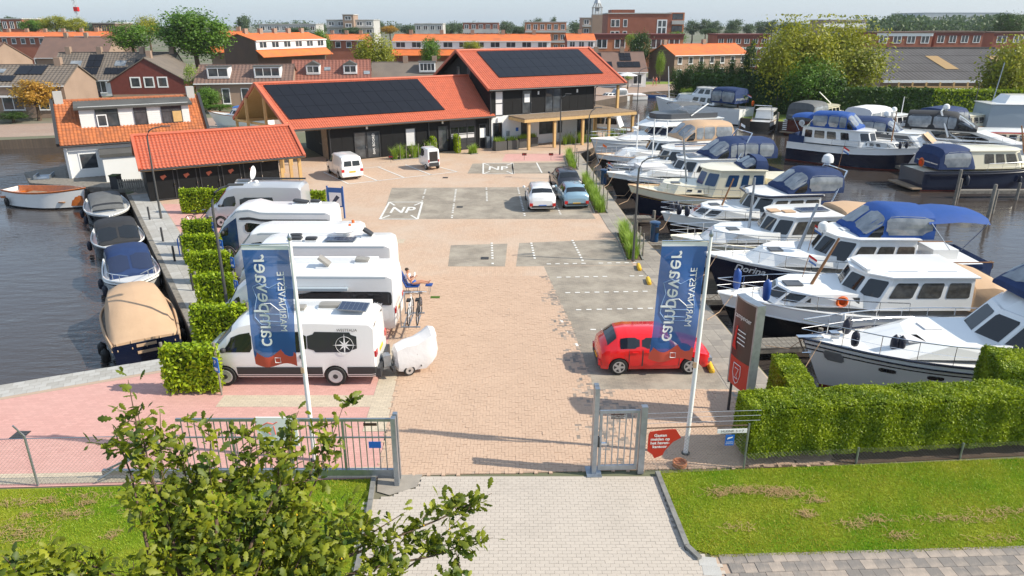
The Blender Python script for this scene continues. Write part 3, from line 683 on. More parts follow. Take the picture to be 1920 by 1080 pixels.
MB().slab((sk(E0), E0, EZ - .05), (15.9, E0, EZ - .05), (15.9, VR, RZ - .05), (sk(VR), VR, RZ - .05), .16).slab((15.9, VB, EZ - .05), (sk(VB), VB, EZ - .05), (sk(VR), VR, RZ - .05), (15.9, VR, RZ - .05), .16).build('soffit', 'timber', rf)
v = MB(); verge(v, (sk(E0), E0, EZ), (sk(VR), VR, RZ + .03), .24, .26); verge(v, (sk(VB), VB, EZ), (sk(VR), VR, RZ + .03), .24, .26); [q.build('verge_board', 'roof_tile_red', rf) for q in v.split()]
MB().tube([(sk(VR), VR, RZ + .03), (15.9, VR, RZ + .03)], .13, 8).build('ridge_cap', 'roof_tile_red', rf)
MB().tube([(sk(E0), E0 - .05, EZ - .08), (15.9, E0 - .05, EZ - .08)], .07, 8).build('gutter', 'plastic_dark', rf)
MB().tube([(15.3, E0, EZ - .1), (15.3, -.1, EZ - .35), (15.3, -.1, .1)], .05, 6).build('downpipe', 'plastic_dark', lb); MB().tube([(9.2, E0, EZ - .1), (9.2, -.1, EZ - .3), (9.2, -.1, .1)], .05, 6).build('downpipe', 'plastic_dark', lb)
MB().tube([(.0, E0, EZ - .1), (-.06, -.06, EZ - .35), (-.06, -.06, .1)], .05, 6).build('downpipe', 'plastic_dark', lb)
rp = lambda u, t: (u, E0 + (VR - E0) * t, EZ + (RZ - EZ) * t)
solar(rf, rp(-3.2 - .6 * 0, .2), rp(11.1, .2), tuple(Vector(rp(-3.2 - 1.1, .955))), 14, 3)
for u0, v0 in ((-3.45, .2), (-4.6, 3.0), (-5.6, 6.0), (-6.1, 8.8)):
 MB().box(u0 - .11, v0 - .11, 0, u0 + .11, v0 + .11, 3.05 + min(v0 - E0, VB - v0) * .63).build('post', 'timber', lb)
b = MB(); verge(b, (-3.45, .1, 3.0), (-6.1, 8.9, 3.0), .14, .2); b.build('tie_beam', 'timber', lb)
for v0 in (.2, 8.8): MB().box(-6.0 if v0 > 4 else -3.4, v0 - .08, 2.8, 0, v0 + .08, 3.05).build('beam', 'timber', lb)
MB().box(-.06, .8, 0, -.035, 2.6, 2.7).build('timber_screen', 'deck_wood', lb)
MB().box(15.05, -.42, 0, 15.5, -.05, 1.1).build('meter_cabinet', 'galvanised', lb)
# ---- two-storey part
tb = thing('office_building', 'two storey black and white building with red roof, solar panels and timber balcony', 'building', O29, A29)
e0, ez, rz_, vr, vb, ul, ur, uw = -.95, 5.5, 8.75, 6.0, 12.9, 15.1, 31.2, 27.6
MB().prism([(15.6, -.36), (uw, -.36), (uw, 12.2), (15.6, 12.2)], 0, 3.0).build('lower_wall', 'plaster', tb)
up = MB().prism([(15.6, -.36), (uw, -.36), (uw, 12.2), (15.6, 12.2)], 3.0, 5.65).build('upper_wall', 'clad_black', tb)
for uu in (15.6, uw): MB().add([(uu, -.3, 5.6), (uu, 12.1, 5.6), (uu, vr, 8.55)], [(0, 1, 2)]).build('gable_panel', 'clad_black', tb)
panels(up, '-y', -.36, 15.6, 16.0, 3.02, 5.5, .4); panels(up, '-y', -.36, 16.95, 18.95, 3.02, 5.5, 1.0); panels(up, '-y', -.36, 20.1, 21.6, 3.02, 5.5, 1.5); panels(up, '-y', -.36, 23.55, uw, 3.02, 5.5, 1.05)
panels(up, '-x', 15.6, -12.1, .36, 3.35, 5.5, 1.1)
win(tb, '-y', -.36, 16.0, 16.9, 3.0, 5.3, 'plastic_dark', 'white_cloth', nz=(.5,), d=.06)
win(tb, '-y', -.36, 19.0, 20.05, 3.05, 5.25, 'plastic_dark', 'house_glass', name='door', d=.07, handle=True); fbox(MB(), '-y', -.36, 19.25, 19.85, 4.1, 4.9, .03, .05).build('notice', 'sign_white', tb)
win(tb, '-y', -.36, 21.65, 23.5, 3.05, 5.3, 'plastic_dark', 'house_glass', nx=2, name='door', d=.07)
for a in (20.8, 25.4): wall_lamp(tb, '-y', -.36, a, 4.95)
win(tb, '-x', 15.6, -4.6, -3.9, 6.0, 7.2, 'plastic_dark', 'house_glass'); win(tb, '-x', 15.6, -7.0, -6.3, 6.0, 7.2, 'plastic_dark', 'house_glass')
win(tb, '-y', -.36, 15.8, 16.75, .02, 2.35, 'plastic_dark', 'glass', name='door', d=.06, handle=True); win(tb, '-y', -.36, 18.9, 19.8, .02, 2.3, 'plastic_dark', 'house_glass', name='door', d=.06)
win(tb, '-y', -.36, 21.0, 22.7, .9, 2.4, 'plastic_dark', 'house_glass', nx=2); win(tb, '-y', -.36, 23.2, 23.7, .9, 2.4, 'plastic_dark', 'house_glass'); win(tb, '-y', -.36, 25.6, 27.3, .5, 2.5, 'plastic_dark', 'house_glass', nx=2)
fbox(MB(), '-y', -.36, 17.25, 17.55, 1.0, 1.5, 0, .12).build('letter_box', 'galvanised', tb); wall_lamp(tb, '-y', -.36, 16.3, 2.65); fbox(MB(), '-y', -.36, 18.3, 18.6, 1.4, 1.75, 0, .02).build('notice', 'sign_blue', tb)
rf = tiled((ul, e0, ez), (ur, e0, ez), (ur, vr, rz_), (ul, vr, rz_), .24, .025, .36, .018, 'roof_tile_red', 'roof', tb)
tiled((ur, vb, ez), (ul, vb, ez), (ul, vr, rz_), (ur, vr, rz_), .24, .025, .36, .018, 'roof_tile_red', 'roof_slope', rf)
MB().slab((ul, e0, ez - .05), (ur, e0, ez - .05), (ur, vr, rz_ - .05), (ul, vr, rz_ - .05), .15).slab((ur, vb, ez - .05), (ul, vb, ez - .05), (ul, vr, rz_ - .05), (ur, vr, rz_ - .05), .15).build('soffit', 'clad_black', rf)
v = MB()
for uu in (ul, ur): verge(v, (uu, e0, ez), (uu, vr, rz_ + .03), .24, .26); verge(v, (uu, vb, ez), (uu, vr, rz_ + .03), .24, .26)
[q.build('verge_board', 'roof_tile_red', rf) for q in v.split()]
MB().tube([(ul, vr, rz_ + .04), (ur, vr, rz_ + .04)], .13, 8).build('ridge_cap', 'roof_tile_red', rf); MB().tube([(ul, e0 - .05, ez - .08), (ur, e0 - .05, ez - .08)], .07, 8).build('gutter', 'plastic_dark', rf)
for uu in (15.5, uw + .05): MB().tube([(uu, e0, ez - .1), (uu, -.45, ez - .4), (uu, -.45, 3.3 if uu > 20 else .1)], .055, 6).build('downpipe', 'plastic_dark', tb)
rq = lambda u, t: (u, e0 + (vr - e0) * t, ez + (rz_ - ez) * t)
solar(rf, rq(17.2, .27), rq(29.6, .27), rq(17.2, .96), 12, 3)
dk = MB().box(17.5, -3.45, 2.86, 30.7, -.37, 2.95); dk.box(uw + .02, -.36, 2.86, 30.7, 11.8, 2.95); dk = dk.build('balcony_deck', 'deck_wood', tb)
for k in range(20): MB().box(17.5, -3.44 + k * .155, 2.95, 30.7, -3.3 + k * .155, 2.975).build('deck_board', 'deck_wood', dk)
MB().box(17.46, -3.5, 2.6, 30.74, -3.34, 2.86).box(17.46, -3.34, 2.6, 17.62, -.4, 2.86).box(30.58, -3.34, 2.6, 30.74, 11.6, 2.86).build('deck_beam', 'timber', tb)
for uu, vv, zz in ((18.1, -3.2, 0), (21.0, -3.2, 0), (24.3, -3.2, 0), (27.5, -3.2, 0), (30.5, -3.2, -1.3), (28.3, .2, -1.), (30.5, 3.5, -1.3)): MB().box(uu - .12, vv - .12, zz, uu + .12, vv + .12, 2.6).build('post', 'timber', tb)
for vv in (-.55,): MB().box(30.35, vv - .12, 2.98, 30.6, vv + .12, 5.5).build('post', 'timber', tb)
# ---- open red-roofed shed with locker doors
sh = thing('locker_shed', 'low black shed with red tile sheet roof and row of dark locker doors', 'shed', O29, A29)
s0, s1, sv, sb, se, sr_, srv = -15.3, -4.5, -9.2, -2.2, 2.3, 4.0, -5.4
MB().prism([(-15.0, -8.6), (-6.3, -8.6), (-6.3, -2.8), (-15.0, -2.8)], 0, 2.45).build('wall', 'clad_black', sh)
for k in range(5):
 dr = win(sh, '-y', -8.6, -14.55 + k * 1.45, -13.3 + k * 1.45, .05, 2.1, 'plastic_dark', 'clad_black', name='door', fw=.06, d=.06, handle=True)
 mk = MB(); z0 = 1.55; a0 = -13.95 + k * 1.45
 mk.add([(a0 - .2, -8.67, z0 + .12), (a0, -8.67, z0 + .16), (a0 + .1, -8.67, z0 + .2), (a0 + .2, -8.67, z0 + .05), (a0 + .05, -8.67, z0 - .03), (a0 - .05, -8.67, z0 - .16), (a0 - .16, -8.67, z0 - .02)], [tuple(range(7))]).build('emblem', 'roof_tile_red', dr)
for a in (-13.2, -10.3, -7.4): wall_lamp(sh, '-y', -8.6, a, 2.2)
rf = tiled((s0, sv, se), (s1, sv, se), (s1, srv, sr_), (s0, srv, sr_), .24, .03, .36, .03, 'roof_tile_red', 'roof', sh)
tiled((s1, sb, se), (s0, sb, se), (s0, srv, sr_), (s1, srv, sr_), .24, .03, .36, .03, 'roof_tile_red', 'roof_slope', rf)
MB().slab((s0, sv, se - .05), (s1, sv, se - .05), (s1, srv, sr_ - .05), (s0, srv, sr_ - .05), .12).slab((s1, sb, se - .05), (s0, sb, se - .05), (s0, srv, sr_ - .05), (s1, srv, sr_ - .05), .12).build('soffit', 'timber', rf)
v = MB()
for uu in (s0, s1): verge(v, (uu, sv, se), (uu, srv, sr_ + .03), .2, .24); verge(v, (uu, sb, se), (uu, srv, sr_ + .03), .2, .24)
[q.build('verge_board', 'roof_tile_red', rf) for q in v.split()]; MB().tube([(s0, srv, sr_ + .05), (s1, srv, sr_ + .05)], .13, 8).build('ridge_cap', 'roof_tile_red', rf); MB().tube([(s0, sv - .04, se - .06), (s1, sv - .04, se - .06)], .06, 8).build('gutter', 'plastic_dark', rf)
for uu, vv in ((-6.1, -8.6), (-4.8, -8.6), (-4.8, -5.6), (-4.8, -2.8), (-5.9, -2.8)): MB().box(uu - .11, vv - .11, 0, uu + .11, vv + .11, 2.4).build('post', 'timber', sh)
for uu in (-15.0, -6.3): MB().add([(uu, -8.6, 2.4), (uu, -2.8, 2.4), (uu, srv, 3.9)], [(0, 1, 2)]).build('gable_panel', 'clad_black', sh)
# ---- white cottage at the water
wh = thing('white_cottage', 'white waterside cottage with orange pantile roof and wide white dormer', 'house', F29.w(-20, 2.9, -.3), A29)
HL, HW, he, hr = 10.4, 7.0, 3.05, 5.85
MB().prism([(.1, 0), (HL, 0), (HL, HW), (.1, HW)], -1.2, he).build('wall', 'plaster', wh)
for uu in (.1, HL): MB().add([(uu, 0, he - .02), (uu, HW, he - .02), (uu, HW / 2, hr - .1)], [(0, 1, 2)]).build('gable_panel', 'plaster', wh)
def pantiles(A, B, Cc, D, tw, th, name, parent, m='pantile', amp=.03):
 A, B, Cc, D = map(Vector, (A, B, Cc, D)); n = (B - A).cross(D - A).normalized(); nu = round((B - A).length / tw); nv = round((D - A).length / th); mb = MB()
 for j in range(nv):
  for i in range(nu):
   vs = []
   for t in (j / nv, (j + 1.15) / nv):
    for k in range(5):
     s_ = (i + k / 4 * 1.02) / nu; p = A.lerp(B, min(s_, 1)).lerp(D.lerp(Cc, min(s_, 1)), min(t, 1)); vs.append(p + n * (math.sin(k / 4 * 2 * math.pi) * amp + (.035 if t == j / nv else -.005) + .02))
   mb.add(vs, [(k, k + 1, k + 6, k + 5) for k in range(4)])
 return mb.build(name, m, parent, smooth='all')
rf = MB().slab((-.2, -.35, he - .15), (HL + .3, -.35, he - .15), (HL + .3, HW / 2, hr), (-.2, HW / 2, hr), .1).slab((HL + .3, HW + .35, he - .15), (-.2, HW + .35, he - .15), (-.2, HW / 2, hr), (HL + .3, HW / 2, hr), .1).build('roof', 'roof_orange', wh)
pantiles((0, -.38, he - .17), (HL + .1, -.38, he - .17), (HL + .1, HW / 2, hr), (0, HW / 2, hr), .25, .3, 'pantiles', rf)
v = MB()
for uu in (-.15, HL + .28): verge(v, (uu, -.4, he - .1), (uu, HW / 2, hr + .1), .22, .3); verge(v, (uu, HW + .4, he - .1), (uu, HW / 2, hr + .1), .22, .3)
[q.build('verge_board', 'plastic_dark', rf) for q in v.split()]; MB().tube([(-.1, -.42, he - .25), (HL + .3, -.42, he - .25)], .07, 6).build('gutter', 'plastic_dark', rf)
for k in range(26): MB().lathe([(.13, -.21), (.14, -.2), (.12, .2), (.12, .21)], (.25 + k * .4, HW / 2, hr - .0), 10, 'X').build('ridge_tile', 'pantile', rf, True)
dm = MB().prism([(1.6, 1.05), (HL - .9, 1.05), (HL - .9, HW / 2), (1.6, HW / 2)], 3.6, 5.55).build('dormer', 'plaster', wh)
for k in range(10): fbox(MB(), '-y', 1.05, 1.6, HL - .9, 3.92 + k * .155, 4.06 + k * .155, 0, .025).build('weatherboard', 'white', dm)
MB().slab((1.3, .75, 5.5), (HL - .6, .75, 5.5), (HL - .6, HW / 2 + .1, 5.83), (1.3, HW / 2 + .1, 5.83), .16).build('dormer_roof', 'roof_felt', dm)
win(dm, '-y', 1.0, 2.7, 4.3, 3.98, 5.42, 'plastic_dark', 'house_glass', nx=2, nz=(.7,), fw=.06); win(dm, '-y', 1.0, 5.4, 6.35, 3.98, 5.42, 'plastic_dark', 'house_glass', nz=(.68,), fw=.06); w_ = win(dm, '-y', 1.0, 7.4, 8.95, 3.98, 5.42, 'plastic_dark', 'house_glass', nx=2, nz=(.65,), fw=.06)
fbox(MB(), '-y', 1.0, 8.23, 8.89, 4.02, 4.9, .02, .045).build('plywood_panel', 'timber', w_); win(dm, '-y', .95, 2.74, 3.46, 3.98, 4.92, 'sign_white', 'house_glass', fw=.08)
for uu in (.35, HL - .35): MB().box(uu - .3, HW / 2 - .3, hr - .5, uu + .3, HW / 2 + .3, hr + .75).build('chimney', 'conc_far', wh)
win(wh, '-y', 0, 1.0, 2.3, .9, 2.2, 'sign_white', 'house_glass', fw=.09, d=.05); win(wh, '-x', .1, -2.2, -1.6, .3, 2.1, 'plastic_dark', 'house_glass'); win(wh, '-x', .1, -4.6, -4.0, .3, 2.1, 'plastic_dark', 'house_glass')
MB().tube([(.3, -.1, 0), (.3, -.1, 2.8)], .06, 6).build('downpipe', 'white', wh)
MB().prism([(2.6, -3.0), (7.5, -3.0), (7.5, 0), (2.6, 0)], 0, 2.2).build('annexe_wall', 'plaster', wh); MB().box(2.45, -3.15, 2.2, 7.6, -.02, 2.42).build('annexe_roof', 'roof_felt', wh)
for k in range(9): MB().box(5.1, -3.09, .15 + k * .2, 6.5, -3.02, .32 + k * .2).build('shutter_slat', 'clad_black', wh)
dpoly = [(-28.3, 51.45), (-31.6, 51.8), (-36.55, 53.2), (-39.7, 57.4), (-37.9, 60.4), w29(-20, 2.9), w29(-17, 2.9), w29(-13, -1.5), w29(-15.4, -6)]
dkb = struct(MB().prism(dpoly, -.35, -.005).build('house_deck', 'grey_wood'))
for k in range(34):
 x0 = -39.2 + k * .33
 ys = [y for y in np.arange(51, 64, .1) if inpoly(x0 + .15, y, dpoly)]
 if len(ys) > 3: MB().box(x0, min(ys), -.004, x0 + .31, max(ys), .02).build('deck_plank', 'grey_wood', dkb)
# ================================================================ VEHICLES (local: x forward, y left, z up)
def wheel(parent, x, y, r, w=.2, rim='alloy', spokes=5):
 s = 1 if y > 0 else -1
 t = MB().lathe([(r * .6, -w / 2), (r * .93, -w / 2), (r, -w / 3), (r, w / 3), (r * .93, w / 2), (r * .6, w / 2)], (0, 0, 0), 22, 'Y').build('wheel', 'tyre', parent, True); t.location = (x, y - s * w / 2, r)
 MB().lathe([(r * .64, -w * .3), (r * .68, w * .505), (r * .6, w * .53), (r * .52, w * .505), (.02, w * .505)], (0, 0, 0), 20, 'Y').build('rim', 'plastic_dark' if spokes else rim, t, True).scale = (1, s, 1)
 if spokes:
  for k in range(spokes):
   a = 2 * math.pi * k / spokes; c, n = math.cos(a), math.sin(a); q = MB()
   q.add([(p * c - t_ * n, s * h, p * n + t_ * c) for p, t_, h in ((.0, -r * .12, w * .53), (r * .6, -r * .13, w * .55), (r * .6, r * .13, w * .55), (0, r * .12, w * .53))], [(0, 1, 2, 3) if s < 0 else (3, 2, 1, 0)]); q.build('spoke', rim, t)
  MB().lathe([(r * .68, w * .4), (r * .68, w * .56), (r * .57, w * .56), (r * .57, w * .4)], (0, 0, 0), 20, 'Y').build('rim_ring', rim, t, True).scale = (1, s, 1)
 else:
  MB().lathe([(r * .25, w * .5), (r * .22, w * .55), (.01, w * .57)], (0, 0, 0), 12, 'Y').build('hub_cap', 'plastic_dark', t, True).scale = (1, s, 1)
 return t
def body_loft(st, wheels, ra, corner=.07, n_between=3, rocker=.12):
 """st: (x, zb, zbelt, zt, w, yt) rear to front"""
 xs0 = [s[0] for s in st]; xs = set(xs0)
 for a, b in zip(xs0, xs0[1:]):
  for k in range(1, n_between): xs.add(a + (b - a) * k / n_between)
 for xw in wheels:
  for k in range(-6, 7): xs.add(xw + ra * math.sin(k / 6 * math.pi / 2) * (1 if abs(k) < 6 else 1.002))
 xs = sorted(x for x in xs if xs0[0] <= x <= xs0[-1]); xs = [x for i, x in enumerate(xs) if i == 0 or x - xs[i - 1] > .004]
 rings = []
 for x in xs:
  v = [np.interp(x, xs0, [s[k] for s in st]) for k in range(6)]; _, zb, zbe, zt, w, yt = v
  zbe = min(zbe, zt - .05); arch = 0
  for xw in wheels:
   if abs(x - xw) < ra: arch = .32 * 0 + ra * 1.0 + math.sqrt(max(0, ra * ra - (x - xw) ** 2)) - ra + (WR - .0) * 0 + ZW
  c = min(corner, (zt - zbe) * .5)
  r = [(x, 0, zb), (x, w * .9, zb), (x, w * .98, zb + rocker), (x, w, (zb + rocker + zbe) / 2), (x, w * .985, zbe), (x, yt, zt - c), (x, yt - c * 1.1, zt - .1 * c), (x, 0, zt + .025 * (1 if zt > 1.2 else .6))]
  if arch: r = [(p[0], p[1], max(p[2], arch)) if k < 4 else p for k, p in enumerate(r)]
  rings.append(r)
 return Loft(rings)
ZW = .3; WR = .3
def vehicle(name, label, cat, loc, rz, st, wheels, wr, paint, side_win=(), front=None, rear=None, corner=.07, doors=(), spokes=5, rim='alloy', lower=None, group=None, tyre_w=.2, mirror=None, lights=True, plate='plate_yellow', ls=None):
 global ZW
 ZW = wr; ra = wr * 1.13
 t = thing(name, label, cat, loc, rz, group); lf = body_loft(st, wheels, ra, corner); mb = lf.skin(MB())
 body = mb.build('body', paint, t, True); W = max(s[4] for s in st)
 for xw in wheels:
  for s in (1, -1): wheel(t, xw, s * (W + .005), wr, tyre_w, rim, spokes)
 for x0, x1, b0, b1, dx, nm, mm in side_win:                 # dx: lean of the upper edge at the front
  for s in (1, -1): lf.patch(MB(), [(lf.ax(x0), b0), (lf.ax(x1), b0), (lf.ax(x1 + dx), b1), (lf.ax(x0 - (dx * .0)), b1)], s, .008, 6, 3, .4).build(nm, mm, t, True)
 for nm, x0, x1, b0, mm in [q for q in (front and ('windscreen', *front), rear and ('rear_window', *rear)) if q]:
  mb = MB()
  for s in (1, -1): lf.patch(mb, [(lf.ax(x0), b0), (lf.ax(x1), b0), (lf.ax(x1), 7), (lf.ax(x0), 7)], s, .01, 6, 4, 0)
  mb.build(nm, mm, t, True)
 for x0, x1 in doors:
  for s in (1, -1):
   d = lf.patch(MB(), [(lf.ax(x0), 2.15), (lf.ax(x1), 2.15), (lf.ax(x1), 3.95), (lf.ax(x0), 3.95)], s, .006, 5, 3, .1).build('door', paint, t, True)
   for xe in (x0, x1): lf.patch(MB(), [(lf.ax(xe - .011), 2.1), (lf.ax(xe + .011), 2.1), (lf.ax(xe + .011), 4.05), (lf.ax(xe - .011), 4.05)], s, .008, 2, 4, 0).build('door_seam', 'plastic_dark', d)
   p = lf.ev(lf.ax(x0 + .2), 3.75, s); MB().cbox((p.x, p.y + s * .02, p.z), (.2, .03, .035)).build('handle', paint, d)
 if lower:
  for s in (1, -1):
   for a, b in zip([st[0][0]] + [x + ra * 1.05 for x in wheels], [x - ra * 1.05 for x in wheels] + [st[-1][0]]):
    lf.patch(MB(), [(lf.ax(a), 1.6), (lf.ax(b), 1.6), (lf.ax(b), 2.7), (lf.ax(a), 2.7)], s, .012, 8, 2, 0).build('side_trim', lower, t, True)
 if mirror:
  for s in (1, -1): MB().lathe([(.02, -.07), (.09, -.04), (.1, .03), (.07, .08), (.01, .09)], (mirror[0], s * (W + .12), mirror[1]), 10).build('mirror', mirror[2], t, True)
 if lights:
  xr, xf = st[0][0], st[-1][0]; zr = ls or (st[0][2] * .95)
  for s in (1, -1):
   MB().cbox((xr + .04, s * W * .83, zr), (.14, W * .24, .2)).build('tail_light', 'tail_red', t)
   MB().cbox((xf - .12, s * W * .74, st[-1][3] * .97), (.22, W * .3, .14)).build('headlight', 'vinyl', t)
  MB().cbox((xr - .012, 0, zr * .86), (.02, .5, .11)).build('number_plate', plate, t)
 t['_l'] = 0; del t['_l']
 return t, lf
def hatch(L, H, W, hood=.28, tail=.08, belt=.93, sedan=0):
 h = L / 2; w = W / 2
 return [(-h, .38, .5, .72, w * .8, w * .72), (-h + .07, .22, .78, .95, w * .95, w * .78), (-h + .16 + tail * .4, .2, belt - .02, belt + .12, w * .985, w * .8), (-h + .52 + tail, .19, belt, H - .06, w, w * .72), (-h + .95, .19, belt, H, w, w * .73), (.15 * L * .4, .19, belt, H, w, w * .73), (.10 * L, .19, belt, H - .07, w, w * .71), (.245 * L, .19, belt - .03, belt + .04, w * .99, w * .8), (.36 * L, .2, belt - .1, belt - .07, w * .97, w * .74), (.45 * L, .22, belt - .2, belt - .17, w * .93, w * .66), (h - .03, .3, .52, .62, w * .8, w * .6), (h, .36, .48, .54, w * .72, w * .55)]
def car(name, label, loc, rz, L, H, W, wb, paint, wr=.31, group=None, front_ov=.8, plate='plate_yellow', rim='alloy', spokes=5, tail=.08):
 xf = L / 2 - front_ov; wheels = [xf - wb, xf]; b = .1 * L
 t, lf = vehicle(name, label, 'car', loc, rz, hatch(L, H, W, tail=tail), wheels, wr, paint,
  side_win=[(-L / 2 + .62 + tail, -L * .13 - .08, 4.12, 4.9, 0, 'side_window', 'glass'), (-L * .13, .2 * L, 4.12, 4.88, -.095 * L, 'side_window', 'glass')],
  front=(.115 * L, .235 * L, 5.05, 'glass'), rear=(-L / 2 + .20 + tail, -L / 2 + .5 + tail, 5.0, 'glass'), doors=[(-L * .24, -L * .125), (-L * .12, .2 * L)], group=group, mirror=(.2 * L, .98, paint), plate=plate, rim=rim, spokes=spokes)
 MB().cbox((-L / 2 + .02, 0, .36), (.1, W * .8, .12)).build('bumper_trim', 'plastic_dark', t); MB().cbox((L / 2 - .02, 0, .36), (.06, W * .55, .2)).build('grille', 'plastic_dark', t)
 return t
G_CAR = 'cars parked in the yard'
car('hatchback_car', 'bright red five door hatchback parked alone by the flagpole', (4.93, 22.75, 0), R(1.5), 3.92, 1.44, 1.66, 2.46, 'car_red', .31, G_CAR, .78)
car('estate_car', 'white estate car with blue plate parked on the grey bays', (1.85, 46.6, 0), R(93), 4.4, 1.46, 1.76, 2.65, 'car_white', .32, G_CAR, .9, 'sign_blue', tail=.2)
car('hatchback_car', 'pale blue hatchback with yellow plate beside the planted strip', (4.0, 47.0, 0), R(96), 3.9, 1.42, 1.66, 2.5, 'car_ltblue', .3, G_CAR)
car('hatchback_car', 'dark grey hatchback parked in front of the pale blue car', (3.85, 51.6, 0), R(97), 4.2, 1.5, 1.78, 2.6, 'car_dark', .32, G_CAR)
car('hatchback_car', 'dark blue small car on the far quay road', (22.6, 142.5, 0), R(12), 3.7, 1.48, 1.65, 2.4, 'car_dark', .3)
# --- white delivery van
def van_st(L, H, W, belt=1.05):
 h = L / 2; w = W / 2
 return [(-h, .3, .8, 1.0, w * .93, w * .86), (-h + .06, .24, belt, H - .35, w * .97, w * .84), (-h + .22, .22, belt, H - .06, w * .99, w * .83), (-h + .8, .21, belt, H, w, w * .84), (.05 * L, .21, belt, H, w, w * .84), (.11 * L, .21, belt, H - .06, w, w * .82), (.28 * L, .21, belt - .02, belt + .08, w * .99, w * .84), (.38 * L, .22, belt - .12, belt - .08, w * .97, w * .78), (.46 * L, .24, belt - .26, belt - .2, w * .92, w * .68), (h, .34, .5, .62, w * .76, w * .6)]
t, lf = vehicle('delivery_van', 'white delivery van with twin rear windows and yellow plate', 'van', (-13.35, 56.2, 0), R(119.5), van_st(4.4, 1.82, 1.79), [-1.28, 1.4], .31, 'car_white',
 side_win=[(.03 * 4.4, .25 * 4.4, 4.1, 4.85, -.45, 'side_window', 'glass')], front=(.12 * 4.4, .27 * 4.4, 5.05, 'glass'), doors=[(.0, 1.1)], mirror=(1.0, 1.12, 'plastic_dark'))
for s in (1, -1):
 MB().add([(-2.215, s * .05, 1.1), (-2.215, s * .62, 1.1), (-2.165, s * .58, 1.48), (-2.165, s * .05, 1.48)], [(0, 1, 2, 3)]).build('rear_window', 'glass', t)
# --- tiny white delivery microcar
t = thing('microcar', 'tiny white covered delivery scooter car with three wheels', 'vehicle', (-7.0, 59.4, 0), R(119))
rings = []
for x, zb, zt, w, yt in ((-1.15, .35, 1.55, .5, .44), (-1.1, .3, 1.72, .55, .48), (0, .28, 1.78, .58, .5), (.35, .28, 1.72, .57, .46), (.85, .28, 1.0, .52, .42), (1.15, .32, .75, .42, .3), (1.25, .4, .6, .3, .22)):
 rings.append([(x, 0, zb), (x, w * .9, zb), (x, w, zb + .15), (x, w, min(.95, zt - .1)), (x, yt, zt - .06), (x, yt - .08, zt), (x, 0, zt + .02)])
lf = Loft(rings); lf.skin(MB()).build('body', 'car_white', t, True)
for s in (1, -1): lf.patch(MB(), [(1.6, 3.1), (3.3, 3.1), (3.05, 3.9), (1.6, 3.9)], s, .01).build('side_window', 'glass', t, True)
mbq = MB()
for s in (1, -1): lf.patch(mbq, [(3.15, 4.1), (4., 4.1), (4., 6), (3.15, 6)], s, .012)
mbq.build('windscreen', 'glass', t, True); MB().box(-1.17, -.36, .7, -1.145, .36, 1.5).build('rear_window', 'glass', t); MB().box(-1.3, -.4, .3, -1.15, .4, .6).build('rear_bumper', 'plastic_dark', t)
for x, y in ((-.75, .58), (-.75, -.58), (.8, .1)): wheel(t, x, y, .24, .18, 'alloy', 0)
for s in (1, -1): MB().cbox((-1.17, s * .44, .75), (.05, .08, .2)).build('tail_light', 'tail_red', t)
# --- dark van on the far left street
vehicle('panel_van', 'black panel van parked on the street before the maroon gable', 'van', (-65.2, 111, 0), R(184), van_st(4.9, 1.9, 1.9), [-1.45, 1.55], .33, 'car_dark', side_win=[(-2.0, 1.1, 4.1, 4.85, -.4, 'side_window', 'glass')], front=(.6, 1.3, 5.05, 'glass'))
# ---------------------------------------------------------------- camper vans and motorhomes
def hatchlid(parent, x, y, z, lx, ly, tilt=0, m='plastic_grey'):
 o = MB().box(-lx / 2, -ly / 2, 0, lx / 2, ly / 2, .06).build('roof_hatch', 'sign_white', parent); o.location = (x, y, z)
 d = MB()
 rg = [[(px, 0, .0), (px, ly * .46 * k, .0), (px, ly * .42 * k, .09 * k), (px, 0, .12 * k)] for px, k in ((-lx * .46, .9), (-lx * .3, 1), (lx * .3, 1), (lx * .46, .9))]
 Loft(rg).skin(d); q = d.build('dome', m, o, True); q.location = (-lx * .46 if tilt else 0, 0, .065); q.rotation_euler = (0, -R(tilt), 0)
 if tilt:
  q.location = (0, 0, .065 + .46 * lx * math.sin(R(tilt)))
 return o
def rv_panel(parent, x, y, z, lx, ly, m='panel_blue', tilt=0):
 o = MB().box(-lx / 2, -ly / 2, 0, lx / 2, ly / 2, .035).build('solar_panel', 'galvanised', parent); o.location = (x, y, z); o.rotation_euler = (0, R(tilt), 0)
 nx, ny = max(2, round(lx / .17)), max(2, round(ly / .17))
 for i in range(nx):
  for j in range(ny): MB().box(-lx / 2 + .02 + (lx - .04) * i / nx + .006, -ly / 2 + .02 + (ly - .04) * j / ny + .006, .035, -lx / 2 + .02 + (lx - .04) * (i + 1) / nx - .006, -ly / 2 + .02 + (ly - .04) * (j + 1) / ny - .006, .038).build('cell', m, o)
def dish(parent, x, y, z, r=.4, flat=False):
 o = MB().lathe([(.12, 0), (.12, .1), (.05, .14)], (0, 0, 0), 12).build('satellite_dish', 'sign_white', parent, True); o.location = (x, y, z)
 q = MB().lathe([(.03, .0), (r * .5, .03), (r * .85, .09), (r, .15), (r * .98, .16), (.02, .03)], (0, 0, 0), 18).build('reflector', 'sign_white', o, True)
 q.location = (0, 0, .12 if flat else .14 + r); q.rotation_euler = (0, R(4) if flat else R(82), 0)
G_RV = 'campers parked in the pink bays'
